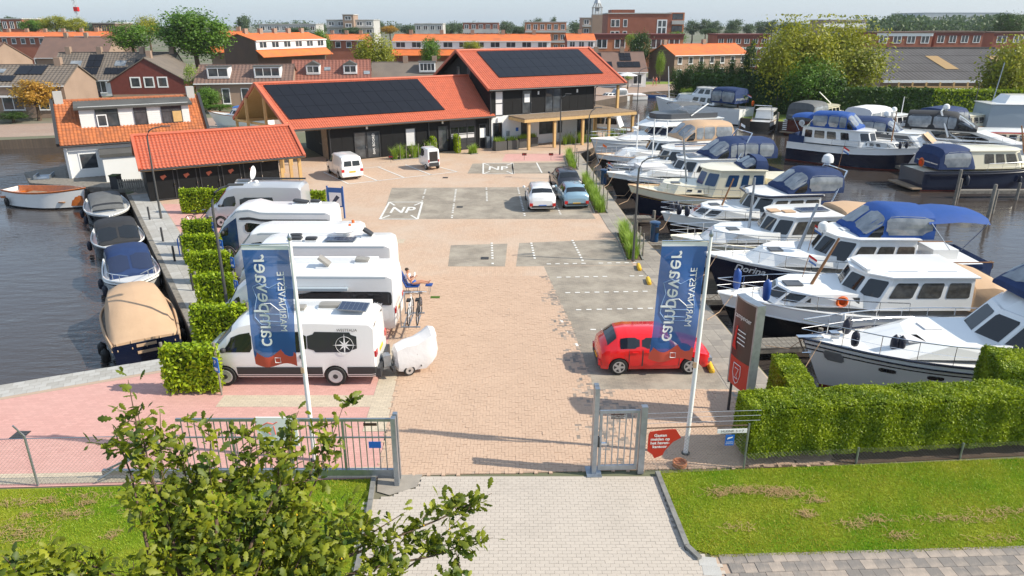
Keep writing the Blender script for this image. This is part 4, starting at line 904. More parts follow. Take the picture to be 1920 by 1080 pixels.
# 1 large panel van conversion, nose to the quay (facing -X)
h = 3.0; W = 1.02
st = [(-3.0, .45, .9, 1.3, .93, .88), (-2.95, .3, 1.2, 2.18, .99, .9), (-2.8, .28, 1.25, 2.31, 1.0, .88), (-1, .28, 1.25, 2.36, W, .88), (1.0, .28, 1.25, 2.34, W, .88), (1.45, .28, 1.25, 2.22, W, .86), (1.75, .28, 1.25, 2.04, W, .84), (2.42, .28, 1.22, 1.34, W * .98, .82), (2.75, .3, 1.05, 1.16, W * .95, .76), (2.95, .34, .85, .95, W * .86, .66), (3.02, .42, .6, .7, W * .75, .6)]
t, lf = vehicle('camper_van', 'white high roof camper van with compass emblem, nearest to the gate', 'camper van', (-7.5, 22.15, 0), R(180), st, [-1.62, 2.05], .35, 'car_white',
 side_win=[(1.05, 2.1, 3.97, 4.72, -.35, 'side_window', 'glass')], front=(1.72, 2.36, 5.05, 'glass'), corner=.16, lower='plastic_dark', spokes=0, rim='car_silver', group=G_RV, tyre_w=.24, mirror=(1.95, 1.35, 'plastic_dark'), ls=1.15)
s = 1     # the side seen from the gate is +y after turning round
for x0, x1, mm in ((-.75, .93, 'glass'), (-2.4, -.78, 'car_dark')):
 for sd in (1, -1): lf.patch(MB(), [(lf.ax(x0), 3.97), (lf.ax(x1), 3.97), (lf.ax(x1), 4.72), (lf.ax(x0), 4.72)], sd, .01, 6, 3, .35).build('side_window', mm, t, True)
def star(parent, c, r, ax, ay, m='sign_white', n=8):
 ax, ay = Vector(ax), Vector(ay); q = MB(); c = Vector(c)
 for k in range(n):
  a = 2 * math.pi * k / n; R1 = r if k % 2 == 0 else r * .6; b = .2 * r
  p = lambda rr, aa: tuple(c + ax * rr * math.cos(aa) + ay * rr * math.sin(aa)); q.add([p(0, 0), p(b, a - .35), p(R1, a), p(b, a + .35)], [(0, 1, 2, 3)])
 q.build('compass_emblem', m, parent); q = MB(); pts = [tuple(c + ax * r * .72 * math.cos(a) + ay * r * .72 * math.sin(a)) for a in np.linspace(0, 6.2832, 33)]
 q.tube(pts, .006, 4, False).build('emblem_ring', m, parent)
pc = lf.ev(lf.ax(-2.0), 4.25, 1) + lf.normal(lf.ax(-2.0), 4.25, 1) * .025
star(t, pc, .4, (-1, 0, 0), (0, -.12, .99))
pc = lf.ev(lf.ax(-2.1), 4.8, 1) + Vector((0, .02, 0)); put_text('WESTFALIA', .13, 'plastic_dark', pc, (-1, 0, 0), (0, -.12, .99), t)
MB().add([(-2.99, -.8, 1.25), (-2.99, .8, 1.25), (-2.955, .76, 2.1), (-2.955, -.76, 2.1)], [(3, 2, 1, 0)]).build('rear_window', 'glass', t)
MB().box(-3.12, -.95, .3, -2.95, .95, .62).build('rear_bumper', 'plastic_dark', t); MB().box(-.1, 1.02, .95, .35, 1.04, 1.2).build('service_flap', 'sign_white', t); MB().box(-.62, 1.02, 1.02, -.5, 1.045, 1.14).build('socket', 'plastic_dark', t)
hatchlid(t, .85, .1, 2.35, .5, .5, 0); hatchlid(t, -.35, .1, 2.36, .5, .45, 0); hatchlid(t, -1.35, -.15, 2.36, .75, .5, 0); rv_panel(t, -2.2, .1, 2.48, .95, .75, tilt=-4)
MB().box(-2.6, -1.08, 2.18, 1.2, -.9, 2.3).build('awning_box', 'sign_white', t)
# 2..5 motorhomes
def motorhome(label, loc, L, W, H, cab, front_x, wheels, paint='rv_white', cabpaint='rv_white', over=0., stripe=None, group=G_RV, name='motorhome', decals=(), wins=(), nose='full'):
 w = W / 2; h = L / 2
 if nose == 'full':      # fully integrated: raked bus-like front
  st = [(-h, .5, 1.2, H - .4, w * .94, w * .9), (-h + .06, .36, 1.3, H - .1, w * .99, w * .95), (-h + .25, .34, 1.3, H, w, w * .96), (h - 1.6, .34, 1.3, H, w, w * .96), (h - 1.1, .34, 1.3, H - .1, w, w * .95), (h - .45, .34, 1.25, H - .85, w * .98, w * .9), (h - .12, .34, 1.05, 1.35, w * .93, w * .8), (h, .4, .85, 1.0, w * .86, w * .74)]
 else:                   # low profile: living body over a van cab
  st = [(-h, .5, 1.2, H - .4, w * .94, w * .9), (-h + .06, .36, 1.3, H - .1, w * .99, w * .95), (-h + .25, .34, 1.3, H, w, w * .96), (h - 3.0, .34, 1.3, H + .02, w, w * .96), (h - 2.4, .34, 1.3, H + over, w, w * .95), (h - 1.75, .34, 1.3, H - .08 + over, w * .97, w * .9), (h - 1.2, .34, 1.25, 2.12 + over * .5, w * .92, w * .8), (h - .95, .34, 1.22, 1.95, w * .9, w * .76), (h - .5, .34, 1.1, 1.22, w * .88, w * .74), (h - .1, .36, .85, 1.0, w * .8, w * .66), (h, .42, .7, .8, w * .7, w * .55)]
 t, lf = vehicle(name, label, 'motorhome', loc, R(180), st, wheels, .34, paint, corner=.12, group=group, spokes=0, rim='car_silver', tyre_w=.24, ls=1.1, mirror=(h - 1.0, 1.5, 'plastic_dark'))
 mbq = MB(); a0, a1 = (h - 1.05, h - .2) if nose == 'full' else (h - .97, h - .56)
 for s in (1, -1): lf.patch(mbq, [(lf.ax(a0), 5.1), (lf.ax(a1), 5.1), (lf.ax(a1), 7), (lf.ax(a0), 7)], s, .012, 6, 4, 0)
 mbq.build('windscreen', 'glass', t, True)
 for s in (1, -1):
  lf.patch(MB(), [(lf.ax(-h + .3), 4.94), (lf.ax(h - 1.4), 4.94), (lf.ax(h - 1.4), 5.06), (lf.ax(-h + .3), 5.06)], s, .006, 8, 1, 0).build('roof_edge', 'rv_grey', t, True); lf.patch(MB(), [(lf.ax(wheels[0] + .45), 1.8), (lf.ax(wheels[1] - .45), 1.8), (lf.ax(wheels[1] - .45), 2.25), (lf.ax(wheels[0] + .45), 2.25)], s, .008, 8, 1, 0).build('skirt', 'rv_grey', t, True)
 for x0, x1, b0, b1, mm, nm in wins:
  for s in (1, -1): lf.patch(MB(), [(lf.ax(x0), b0), (lf.ax(x1), b0), (lf.ax(x1), b1), (lf.ax(x0), b1)], s, .014, 6, 3, .5).build(nm, mm, t, True)
 return t, lf
# Hobby type
t, lf = motorhome('white low profile motorhome with black side band and two bicycles behind', (-7.95, 26.05, 0), 7.0, 2.1, 2.6, 0, 0, [-1.7, 2.3], nose='low', wins=[(-3.4, .2, 4.05, 4.5, 'glass', 'side_band'), (2.4, 3.0, 4.05, 4.6, 'glass', 'side_window'), (-3.3, -1.9, 4.12, 4.42, 'panel_seam', 'side_window')])
lf.patch(MB(), [(lf.ax(-3.25), 2.6), (lf.ax(-2.35), 2.6), (lf.ax(-2.35), 3.85), (lf.ax(-3.25), 3.85)], 1, .02, 4, 4, .3).build('hatch_door', 'sign_white', t, True)
pc = lf.ev(lf.ax(-2.75), 4.15, 1) + Vector((0, .05, -.08)); put_text('Hobby', .2, 'sign_white', pc, (-1, 0, 0), (0, 0, 1), t, bold=.012)
for x, y, lx, tl in ((.9, -.1, .7, 38), (-.75, .25, .55, 40), (-2.1, -.35, .55, 5)): hatchlid(t, x, y, 2.61, lx, .5, tl)
MB().box(-2.6, -1.12, 2.46, 2.2, -.98, 2.6).build('awning_box', 'sign_white', t)
aw = MB().box(-1.8, 1.05, 2.0, 1.4, 1.25, 2.1).build('side_awning', 'rv_grey', t)
# long white fully integrated
t, lf = motorhome('long white motorhome with flat satellite dish and solar panel on its roof', (-8.5, 29.8, 0), 6.7, 1.95, 2.62, 0, 0, [-1.7, 2.4], nose='full', wins=[(-1.6, .1, 4.2, 4.55, 'glass', 'side_window'), (2.0, 2.9, 4.1, 4.65, 'glass', 'side_window'), (-3.1, -2.3, 4.3, 4.42, 'rv_grey', 'decal')])
for x, y in ((.9, .05), (.75, .5), (.1, .55)): hatchlid(t, x, y, 2.63, .5, .38, 0, 'plastic_dark')
rv_panel(t, -1.15, .5, 2.68, 1.3, .55); dish(t, -1.2, -.25, 2.63, .55, True); hatchlid(t, -2.2, -.05, 2.63, .5, .45, 35, 'plastic_dark')
# plain white one
t, lf = motorhome('plain white motorhome with two orange lamps on its tail roof', (-9.95, 31.9, 0), 6.0, 1.9, 2.6, 0, 0, [-1.5, 1.9], nose='full', wins=[(1.4, 2.3, 4.1, 4.65, 'glass', 'side_window'), (-1.4, 0, 4.1, 4.6, 'glass', 'side_window')])
for y in (.35, -.35): MB().lathe([(.07, 0), (.07, .1), (.05, .14), (.01, .15)], (-2.5, y, 2.6), 10).build('beacon', 'orange', t, True)
# blue cab
t, lf = motorhome('white motorhome with dark blue cab and rounded roof nose', (-12.3, 35.6, 0), 6.5, 2.2, 2.6, 0, 0, [-1.7, 2.2], nose='low', over=.18, wins=[(.2, 1.15, 4.15, 4.5, 'glass', 'side_window'), (-2.2, -1.2, 4.2, 4.5, 'glass', 'side_window'), (2.05, 2.85, 4.08, 4.6, 'glass', 'side_window'), (-3.2, 1.4, 4.62, 4.72, 'plastic_dark', 'decal_stripe')])
for s in (1, -1):
 lf.patch(MB(), [(lf.ax(1.55), 1.8), (lf.ax(3.3), 1.8), (lf.ax(3.3), 4.0), (lf.ax(1.55), 4.0)], s, .006, 10, 5, 0).build('cab_door', 'car_navy', t, True)
 lf.patch(MB(), [(lf.ax(1.55), 4.0), (lf.ax(2.75), 4.0), (lf.ax(2.55), 4.75), (lf.ax(1.55), 4.75)], s, .006, 6, 3, 0).build('cab_pillar', 'car_navy', t, True)
mbq = MB()
for s in (1, -1): lf.patch(mbq, [(lf.ax(3.0), 4.0), (lf.ax(3.44), 3.0), (lf.ax(3.44), 7), (lf.ax(3.0), 7)], s, .006, 8, 5, 0)
mbq.build('bonnet', 'car_navy', t, True)
hatchlid(t, -1.4, -.3, 2.62, .8, .5, 8, 'plastic_dark'); hatchlid(t, -2.1, -.5, 2.62, .5, .4, 3, 'plastic_dark')
# silver-grey panel van camper at the back
st = [(-2.9, .45, .9, 1.3, .93, .88), (-2.85, .3, 1.2, 2.35, .99, .9), (-2.7, .28, 1.25, 2.5, 1.0, .88), (-1, .28, 1.25, 2.54, 1.02, .88), (1.0, .28, 1.25, 2.5, 1.02, .88), (1.5, .28, 1.25, 2.35, 1.02, .86), (2.3, .28, 1.22, 1.4, 1.0, .82), (2.65, .3, 1.05, 1.16, .97, .76), (2.88, .34, .85, .95, .86, .66), (2.95, .42, .6, .7, .75, .6)]
t, lf = vehicle('camper_van', 'silver grey camper van with upright white satellite dish', 'camper van', (-15.2, 41.7, 0), R(180), st, [-1.5, 2.0], .34, 'car_silver', side_win=[(1.0, 1.95, 4.05, 4.6, -.25, 'side_window', 'glass'), (-1.2, .75, 4.05, 4.5, 0, 'side_window', 'glass')], front=(1.55, 2.25, 5.05, 'glass'), corner=.15, lower='plastic_dark', spokes=0, rim='car_silver', group=G_RV, tyre_w=.24, mirror=(1.9, 1.35, 'plastic_dark'), ls=1.1)
dish(t, -.05, .1, 2.52, .42); hatchlid(t, .75, 0, 2.52, .8, .6, 0, 'plastic_grey')
MB().add([(-2.89, -.8, 1.3), (-2.89, .8, 1.3), (-2.855, .76, 2.1), (-2.855, -.76, 2.1)], [(3, 2, 1, 0)]).build('rear_window', 'glass', t); MB().box(-2.7, -.95, 2.52, .5, -.82, 2.6).build('roof_rail', 'plastic_dark', t)
MB().box(-2.96, -.95, .3, -2.82, .95, .6).build('rear_bumper', 'plastic_dark', t)
# --- bicycles on the rack behind the Hobby-like motorhome, and a bicycle each beside two others
def bicycle(label, loc, rz, m='plastic_dark', group='bicycles at the campers', lean=0):
 t = thing('bicycle', label, 'bicycle', loc, rz, group); t.rotation_euler = (R(lean), 0, rz); r = .34
 for x in (-.53, .53):
  w = MB(); pts = [(x + r * math.cos(a), 0, r + r * math.sin(a)) for a in np.linspace(0, 6.2832, 25)]; w.tube(pts, .022, 6, False); o = w.build('wheel', 'tyre', t, True)
  q = MB()
  for a in np.linspace(0, math.pi, 7)[:-1]: q.tube([(x - r * math.cos(a), 0, r - r * math.sin(a)), (x + r * math.cos(a), 0, r + r * math.sin(a))], .004, 4)
  stuff(q.build('spokes', 'chrome', o))
 f = MB()
 for a, b in (((-.53, 0, r), (-.15, 0, .3)), ((-.15, 0, .3), (.33, 0, .78)), ((-.53, 0, r), (-.28, 0, .78)), ((-.28, 0, .82), (-.15, 0, .3)), ((.53, 0, r), (.36, 0, .92)), ((-.26, 0, .72), (.36, 0, .82))): f.tube([a, b], .022, 6)
 f.build('frame', m, t, True); MB().box(-.42, -.08, .9, -.16, .08, .96).build('saddle', 'black_rubber', t); MB().tube([(.3, -.3, 1.02), (.38, -.1, 1.0), (.38, .1, 1.0), (.3, .3, 1.02)], .018, 6).build('handlebar', 'chrome', t)
 MB().tube([(-.15, -.1, .3), (-.15, .1, .3)], .05, 8).build('crank', 'chrome', t); return t
rk = thing('bicycle_rack', 'steel bicycle rack on the rear of the motorhome', 'bicycle rack', (-4.25, 25.6, .5))
MB().tube([(0, -.7, 0), (.75, -.7, 0)], .03, 6).tube([(0, .7, 0), (.75, .7, 0)], .03, 6).tube([(.1, -.75, 0), (.1, .75, 0)], .03).tube([(.3, -.75, 0), (.3, .75, 0)], .03).tube([(.6, -.75, 0), (.6, .75, 0)], .03).build('rail', 'galvanised', rk); MB().tube([(0, -.6, 0), (0, -.6, .9), (0, .6, .9), (0, .6, 0)], .025, 6).build('hoop', 'galvanised', rk)
bicycle('black bicycle on the rack, next to the motorhome', (-3.95, 25.55, .53), R(90), 'car_white'); bicycle('black bicycle on the rack, outermost from the motorhome', (-3.62, 25.6, .53), R(90), 'plastic_dark')
bicycle('bicycle leaning by the hedge beside the blue cab motorhome', (-13.1, 31.3, 0), R(10), 'plastic_dark', lean=8); bicycle('bicycle standing in front of the silver camper van', (-18.6, 41.0, 0), R(8), 'plastic_dark', lean=-6)
# --- covered scooter on a small trailer behind the nearest camper van
t = thing('covered_scooter', 'scooter wrapped in pale grey cover on small hitch trailer', 'scooter', (-3.4, 22.3, 0), R(26))
rg = []
for x, zb, zt, w in ((-.75, .35, .9, .2), (-.68, .2, 1.08, .34), (-.35, .15, 1.2, .4), (0, .15, 1.25, .43), (.3, .2, 1.38, .46), (.55, .35, 1.52, .46), (.72, .55, 1.5, .38), (.78, .75, 1.35, .2)):
 rg.append([(x, 0, zb), (x, w * .8, zb), (x, w * 1.05, zb + (zt - zb) * .25), (x + random.uniform(-.03, .03), w * .8, zb + (zt - zb) * .55), (x, w * .75, zb + (zt - zb) * .85), (x, w * .3, zt), (x, 0, zt + .02)])
Loft([[(p[0] + random.gauss(0, .02), p[1] * random.uniform(.9, 1.05), p[2] + random.gauss(0, .015)) if 0 < j < 6 else p for j, p in enumerate(q)] for q in rg]).skin(MB()).build('cover', 'white_cloth', t, True)
MB().tube([(.12, -.4, .3), (.0, -.34, .75), (-.02, 0, .98), (.0, .34, .75), (.12, .4, .3)], .02, 6).build('strap', 'black_rubber', t); MB().box(-1.3, -.08, .3, .6, .08, .38).build('trailer_bar', 'galvanised', t); MB().box(-.9, -.42, .28, -.8, .42, .42).build('light_bar', 'plastic_dark', t)
for y in (.36, -.36): wheel(t, -.3, y * 1.0, .2, .12, 'alloy', 0)
MB().cbox((-1.0, .0, .62), (.25, .3, .4)).build('hitch_frame', 'galvanised', t)
# ================================================================ BOATS (local: x to the bow, z = 0 at the waterline)
class Boat:
 def __init__(s, label, bow, heading, L, B, zs=(1.15, 1.75), hull='navy', boot='boot_red', top='gel_white', deck='gel_white', ts=.3, name='motor_cruiser', cat='motor boat', group='boats moored in the marina', rail=True, rub='teak', full=.42, stern_w=.84, bow_is_center=False, rake=.9, rail_h=.62, far=False):
  a = R(heading); d = (math.cos(a), math.sin(a)); s.far = far
  loc = (bow[0] - d[0] * L / 2, bow[1] - d[1] * L / 2, WZ) if not bow_is_center else (bow[0], bow[1], WZ)
  s.t = thing(name, label, cat, loc, a, group); s.L = L; s.B = B; s.zs_ = zs; s.full = full; s.sw = stern_w
  n = 18; rings = []; drings = []
  for i in range(n + 1):
   t = i / n; t = t ** .9 if i else 0; x = -L / 2 + L * t; b = s.hb(x); z = s.zs(x); k = max(0, (t - .55) / .45) ** 1.6
   wl = 1 - .42 * k
   pts = [(0, -.5), (.55 * b * wl, -.42), (.9 * b * wl, -.03), (.93 * b * (wl + .03), .12), (.975 * b * (1 - .16 * k), z * .6), (b, z - ts), (b * .995, z)]
   rings.append([(x - rake * k * (1 - max(0, p[1]) / z) - (0 if t > .1 else 0), p[0], p[1]) for p in pts])
   drings.append((x, b * .985, z))
  s.lf = lf = Loft(rings); P_ = s.t
  h = lf.skin(MB(), 3, 5, False).build('hull', hull, P_, True)
  tr = [(rings[0][j][0], rings[0][j][1], rings[0][j][2]) for j in range(0, 7)]
  MB().add([(p[0], p[1], p[2]) for p in tr] + [(p[0], -p[1], p[2]) for p in tr[:0:-1]], [tuple(range(13))]).build('transom', hull, h)
  lf.skin(MB(), 0, 3, False).build('boot_stripe', boot, h, True)
  lf.skin(MB(), 5, 6, False).build('bulwark', top, h, True)
  mb = MB(); dz = .07
  for (x0, b0, z0), (x1, b1, z1) in zip(drings, drings[1:]):
   mb.add([(x0, -b0, z0 - dz), (x0, 0, z0 - dz + .04), (x0, b0, z0 - dz), (x1, -b1, z1 - dz), (x1, 0, z1 - dz + .04), (x1, b1, z1 - dz)], [(0, 3, 4, 1), (1, 4, 5, 2)])
  mb.build('deck', deck, P_, True)
  for sd in (1, -1): MB().tube([(x, sd * (b + .01), z) for x, b, z in drings], .045, 6).build('rub_rail', rub, P_, True)
  if ts > .12 and not far:
   for sd in (1, -1): MB().tube([(r[5][0], sd * (r[5][1] + .012), r[5][2]) for r in rings], .03, 5).build('rub_rail', rub, P_, True)
  if rail: s.railing(-L * .12, L / 2 - .05, rail_h)
  if not far and not bow_is_center:
   for sd in (1, -1): MB().tube([(L / 2 - .5, sd * .35, s.zs(L / 2 - .5) + .05), (L / 2 + .1, sd * .75, 1.15), (L / 2 + .75, sd * 1.3, 1.03)], .016, 5).build('mooring_line', 'beige_cloth', P_)
 def hb(s, x):
  t = (x + s.L / 2) / s.L; f = s.full
  v = s.sw + (1 - s.sw) * math.sin(min(1, t / f) * math.pi / 2) if t < f else max(0, 1 - ((t - f) / (1 - f)) ** 2.3)
  return s.B / 2 * max(v, .035)
 def zs(s, x):
  t = (x + s.L / 2) / s.L; return s.zs_[0] + (s.zs_[1] - s.zs_[0]) * max(0, (t - .2) / .8) ** 2
 def railing(s, x0, x1, h=.62, mid=True):
  xs = np.linspace(x0, x1, max(4, int((x1 - x0) / .9)))
  for sd in (1, -1):
   pts = [(x + (.12 if i == len(xs) - 1 else 0), sd * max(.02, s.hb(x) - .07), s.zs(x) + h) for i, x in enumerate(xs)]
   r = MB().tube([(pts[0][0] - .05, pts[0][1], pts[0][2] - h)] + pts, .02, 5).build('railing', 'chrome', s.t, True)
   if mid and not s.far: MB().tube([(p[0], p[1], p[2] - h * .5) for p in pts], .009, 4).build('railing_wire', 'chrome', r)
   for p in pts[1:-1:1 if not s.far else 2]: MB().tube([(p[0], p[1], p[2] - h - .02), p], .014, 4).build('stanchion', 'chrome', r)
 def cabin(s, x0, x1, w, z0, h, fs=.4, bs=.15, tw=.9, m='gel_white', wins=(), g=(.3, .82), nf=True, roof=None, name='cabin', gm='glass', rw=.35, ov=.1, frame=None, rear_win=False):
  """superstructure block; wins = [(a0,a1)] fractions along the side"""
  def outline(X0, X1, W, z, lim):
   c = min(rw * W * 2, (X1 - X0) * .45); pts = [(X0, W), (X1 - c, W), (X1 - c * .28, W * .62), (X1, 0)]
   return [(x, min(y, max(.05, s.hb(x) - lim)) if y > 0 else 0, z) for x, y in pts]
  b = outline(x0, x1, w, z0, .12); t = outline(x0 + bs, x1 - fs, w * tw, z0 + h, .12)
  mb = MB(); full = lambda q: q + [(x, -y, z) for x, y, z in q[-2::-1]]
  B_, T_ = full(b), full(t); n = len(B_)
  mb.add(B_ + T_, [(i, n + i, n + (i + 1) % n, (i + 1) % n) for i in range(n)] + [tuple(range(2 * n - 1, n - 1, -1))])
  o = mb.build(name, m, s.t)
  def pane(A, Bq, Cq, D, u0, u1, v0, v1, nm='window', mm=None):
   A, Bq, Cq, D = map(Vector, (A, Bq, Cq, D)); nrm = (Bq - A).cross(D - A).normalized()
   cen = (A + Bq + Cq + D) / 4
   if nrm.dot(Vector((cen.x - (x0 + x1) / 2, cen.y, .3)) if abs(nrm.x) > abs(nrm.y) else Vector((0, cen.y, 0))) < 0: nrm = -nrm
   f = lambda u, v, k: (A.lerp(Bq, u)).lerp(D.lerp(Cq, u), v) + nrm * k
   r = .12 * min(1, 1.0); q = []
   du, dv = (u1 - u0) * .06, (v1 - v0) * .09
   for u, v in ((u0 + du, v0), (u1 - du, v0), (u1, v0 + dv), (u1, v1 - dv), (u1 - du, v1), (u0 + du, v1), (u0, v1 - dv), (u0, v0 + dv)): q.append(f(u, v, .012))
   return MB().add(q, [tuple(range(8))]).build(nm, mm or gm, o)
  for sd in (1, -1):
   for wv in wins:
    a0, a1 = wv[0], wv[1]; g0, g1 = (wv[2], wv[3]) if len(wv) > 3 else g
    A, Bq, Cq, D = [(p[0], p[1] * sd, p[2]) for p in (b[0], b[1], t[1], t[0])]; pane(A, Bq, Cq, D, a0, a1, g0, g1)
   if nf:
    for i in (1, 2):
     A, Bq, Cq, D = [(p[0], p[1] * sd, p[2]) for p in (b[i], b[i + 1], t[i + 1], t[i])]; pane(A, Bq, Cq, D, .1, .92, max(g[0], .25), .88, 'windscreen', 'glass' if gm == 'glass_curtain' else gm)
  if roof:
   R0 = outline(x0 + bs - ov * 1.5, x1 - fs + ov * 1.6, w * tw + ov, 0, .0)
   pts = full([(x, y, z) for x, y, z in R0]); z1 = z0 + h
   mb = MB(); nn = len(pts); cx = (x0 + x1) / 2
   vs = [(x, y, z1 + .002) for x, y, _ in pts] + [(x, y, z1 + .06) for x, y, _ in pts] + [(cx + (x - cx) * .8, y * .75, z1 + .105) for x, y, _ in pts]
   mb.add(vs, [(i, (i + 1) % nn, nn + (i + 1) % nn, nn + i)[::-1] for i in range(nn)] + [(nn + i, nn + (i + 1) % nn, 2 * nn + (i + 1) % nn, 2 * nn + i)[::-1] for i in range(nn)] + [tuple(range(3 * nn - 1, 2 * nn - 1, -1)), tuple(range(nn))])
   mb.build('roof', roof, o, True)
  return o
 def canopy(s, x0, x1, w, z0, h, m='navy_cloth', nwin=3, fs=.35, bs=.1, top_only=False, clear='vinyl', fw=True, name='canopy', arch=.16, lowcloth=.22):
  st = [(x0, .62, 1), (x0 + bs, .97, 1), ((x0 + x1) / 2, 1.04, 1), (x1 - fs * 1.0 - .05, .99, .98), (x1 - fs * .5, .6, .97), (x1, .18, .95)] if not top_only else [(x0, .93, 1), ((x0 * 3 + x1) / 4, 1.0, 1), ((x0 + x1) / 2, 1.03, 1), (x1, .95, 1)]
  rings = []
  for x, k, q in st:
   hh = h * k; ww = w * q; rings.append([(x, ww, z0), (x, ww * 1.0, z0 + hh * .5), (x, ww * .95, z0 + hh * .78), (x, ww * .78, z0 + hh * (1 - arch * .45)), (x, ww * .4, z0 + hh * .99), (x, 0, z0 + hh)])
  lf = Loft(rings); mb = MB()
  if top_only: lf.skin(mb, 2, 5, False); o = mb.build(name, m, s.t, True)
  else: lf.skin(mb, 0, 5, True); o = mb.build(name, m, s.t, True)
  if top_only:
   for x in (x0 + .1, x1 - .1):
    for sd in (1, -1): MB().tube([(x, sd * w * .95, z0 + h * .78), ((x0 + x1) / 2 + (x - (x0 + x1) / 2) * .2, sd * w, z0)], .018, 5).build('pole', 'chrome', o)
   return o
  for sd in (1, -1):
   for k in range(nwin):
    a0 = 1 + 2.2 * k / nwin + .06; a1 = 1 + 2.2 * (k + 1) / nwin - .06
    lf.patch(MB(), [(a0 - .03, lowcloth), (a1 + .03, lowcloth), (a1 + .03, 2.15), (a0 - .03, 2.15)], sd, .012, 6, 4, .4).build('clear_panel', clear, o, True)
   if fw: lf.patch(MB(), [(3.3, 1.6), (4.75, 1.0), (4.75, 4.85), (3.3, 4.85)], sd, .014, 5, 4, .3).build('clear_panel', clear, o, True)
   if fw: lf.patch(MB(), [(3.35, .15), (4.5, .15), (4.1, 1.0), (3.35, 1.5)], sd, .014, 5, 4, .3).build('clear_panel', 'glass', o, True)
  q = MB(); hh = h * .62
  for y0, y1 in ((-.85, -.31), (-.27, .27), (.31, .85)): MB().add([(x0 - .012, w * y0, z0 + hh * .32), (x0 - .012, w * y1, z0 + hh * .32), (x0 - .012 + bs * .3, w * y1 * .95, z0 + hh * .92), (x0 - .012 + bs * .3, w * y0 * .95, z0 + hh * .92)], [(0, 3, 2, 1)]).build('clear_panel', clear, o)
  return o
 def mast(s, x, z0, h, m='galvanised', lean=.0, r=.05, dome=False):
  o = MB().tube([(x, 0, z0), (x - lean, 0, z0 + h)], [r, r * .7], 8).build('mast', m, s.t, True)
  if dome: MB().lathe([(.05, 0), (.26, .03), (.28, .14), (.2, .2), (.02, .22)], (x + .25 - lean * .6, 0, z0 + h * .6), 14).build('radar_dome', 'gel_white', o, True)
  return o
 def dome(s, x, y, z, r=.22):
  MB().lathe([(r * .5, 0), (r * .55, r * .3), (r, r * .5), (r * 1.02, r * 1.1), (r * .8, r * 1.7), (r * .3, r * 2), (.01, r * 2.05)], (x, y, z), 14).build('satellite_dome', 'gel_white', s.t, True)
 def fender(s, x, side, z=.7, m='fender_navy', r=.13, h=.55):
  y = side * (s.hb(x) + r + .02); MB().lathe([(.02, h * .55), (.04, h * .5), (r * .8, h * .38), (r, h * .2), (r, -h * .2), (r * .8, -h * .38), (.03, -h * .48)], (x, y, z), 10).build('fender', m, s.t, True)
 def deck_fender(s, x, y, m='fender_navy', r=.14):
  MB().lathe([(.02, .62), (.05, .58), (r * .8, .5), (r, .38), (r, .15), (r * .8, .05), (.03, .0)], (x, y, s.zs(x) + .02), 10).build('fender', m, s.t, True)
 def hatch(s, x, y, z, lx=.55, ly=.55, m='panel_seam'): MB().box(x - lx / 2, y - ly / 2, z, x + lx / 2, y + ly / 2, z + .05).build('deck_hatch', m, s.t)
 def ports(s, xs, b=4.45, m='glass', w=.4, h=.16):
  for x in xs:
   for sd in (1, -1):
    a = s.lf.ax(x - w / 2, 4), s.lf.ax(x + w / 2, 4); s.lf.patch(MB(), [(a[0], b - h), (a[1], b - h), (a[1], b + h), (a[0], b + h)], sd, .014, 4, 3, .5).build('porthole', m, s.t, True)
 def stripe(s, b0, b1, m, i0=0, i1=18):
  for sd in (1, -1): s.lf.patch(MB(), [(i0, b0), (i1, b0), (i1, b1), (i0, b1)], sd, .006, 18, 1, 0).build('hull_stripe', m, s.t, True)
 def panel(s, x, y, z, lx, ly, tilt=0): rv_panel(s.t, x, y, z, lx, ly)
 def flag(s, x, y, z, cols=('red', 'flag_white', 'flag_blue'), h=1.0, w=.45):
  o = MB().tube([(x, y, z), (x - .15, y, z + h)], .015, 5).build('flag_staff', 'teak', s.t)
  for k, c in enumerate(cols): MB().add([(x - .15 - .02, y, z + h - .1 * k), (x - .15 - w * .7, y + .12, z + h - .2 - .1 * k), (x - .15 - w * .7, y + .12, z + h - .3 - .1 * k), (x - .15 - .0, y, z + h - .1 - .1 * k)], [(0, 1, 2, 3)]).build('flag_stripe', c, o)
 def name(s, txt, x, side, size, b=4.75, m='sign_white', bold=0.):
  a = s.lf.ax(x, 5); p = s.lf.ev(a, b, side) + s.lf.normal(a, b, side) * .03; d = s.lf.ev(a + .4, b, side) - s.lf.ev(a - .4, b, side)
  d = -d if side > 0 else d                     # reads left to right seen from outside
  n = s.lf.normal(a, b, side); up = n.cross(d).normalized(); up = up if up.z > 0 else -up; put_text(txt, size, m, p, d, up, s.t, shear=.25, bold=bold)
 def anchor(s):
  x = s.L / 2; z = s.zs(x); MB().cbox((x - .25, 0, z + .02), (.9, .22, .07)).build('bow_roller', 'chrome', s.t); MB().tube([(x + .15, 0, z + .02), (x - .1, 0, z - .55)], .03, 5).tube([(x - .3, -.18, z - .5), (x - .08, 0, z - .6), (x - .3, .18, z - .5)], .03, 5).build('anchor', 'chrome', s.t)
  MB().cbox((x - 1.1, 0, z + .1), (.3, .25, .22)).build('windlass', 'chrome', s.t)
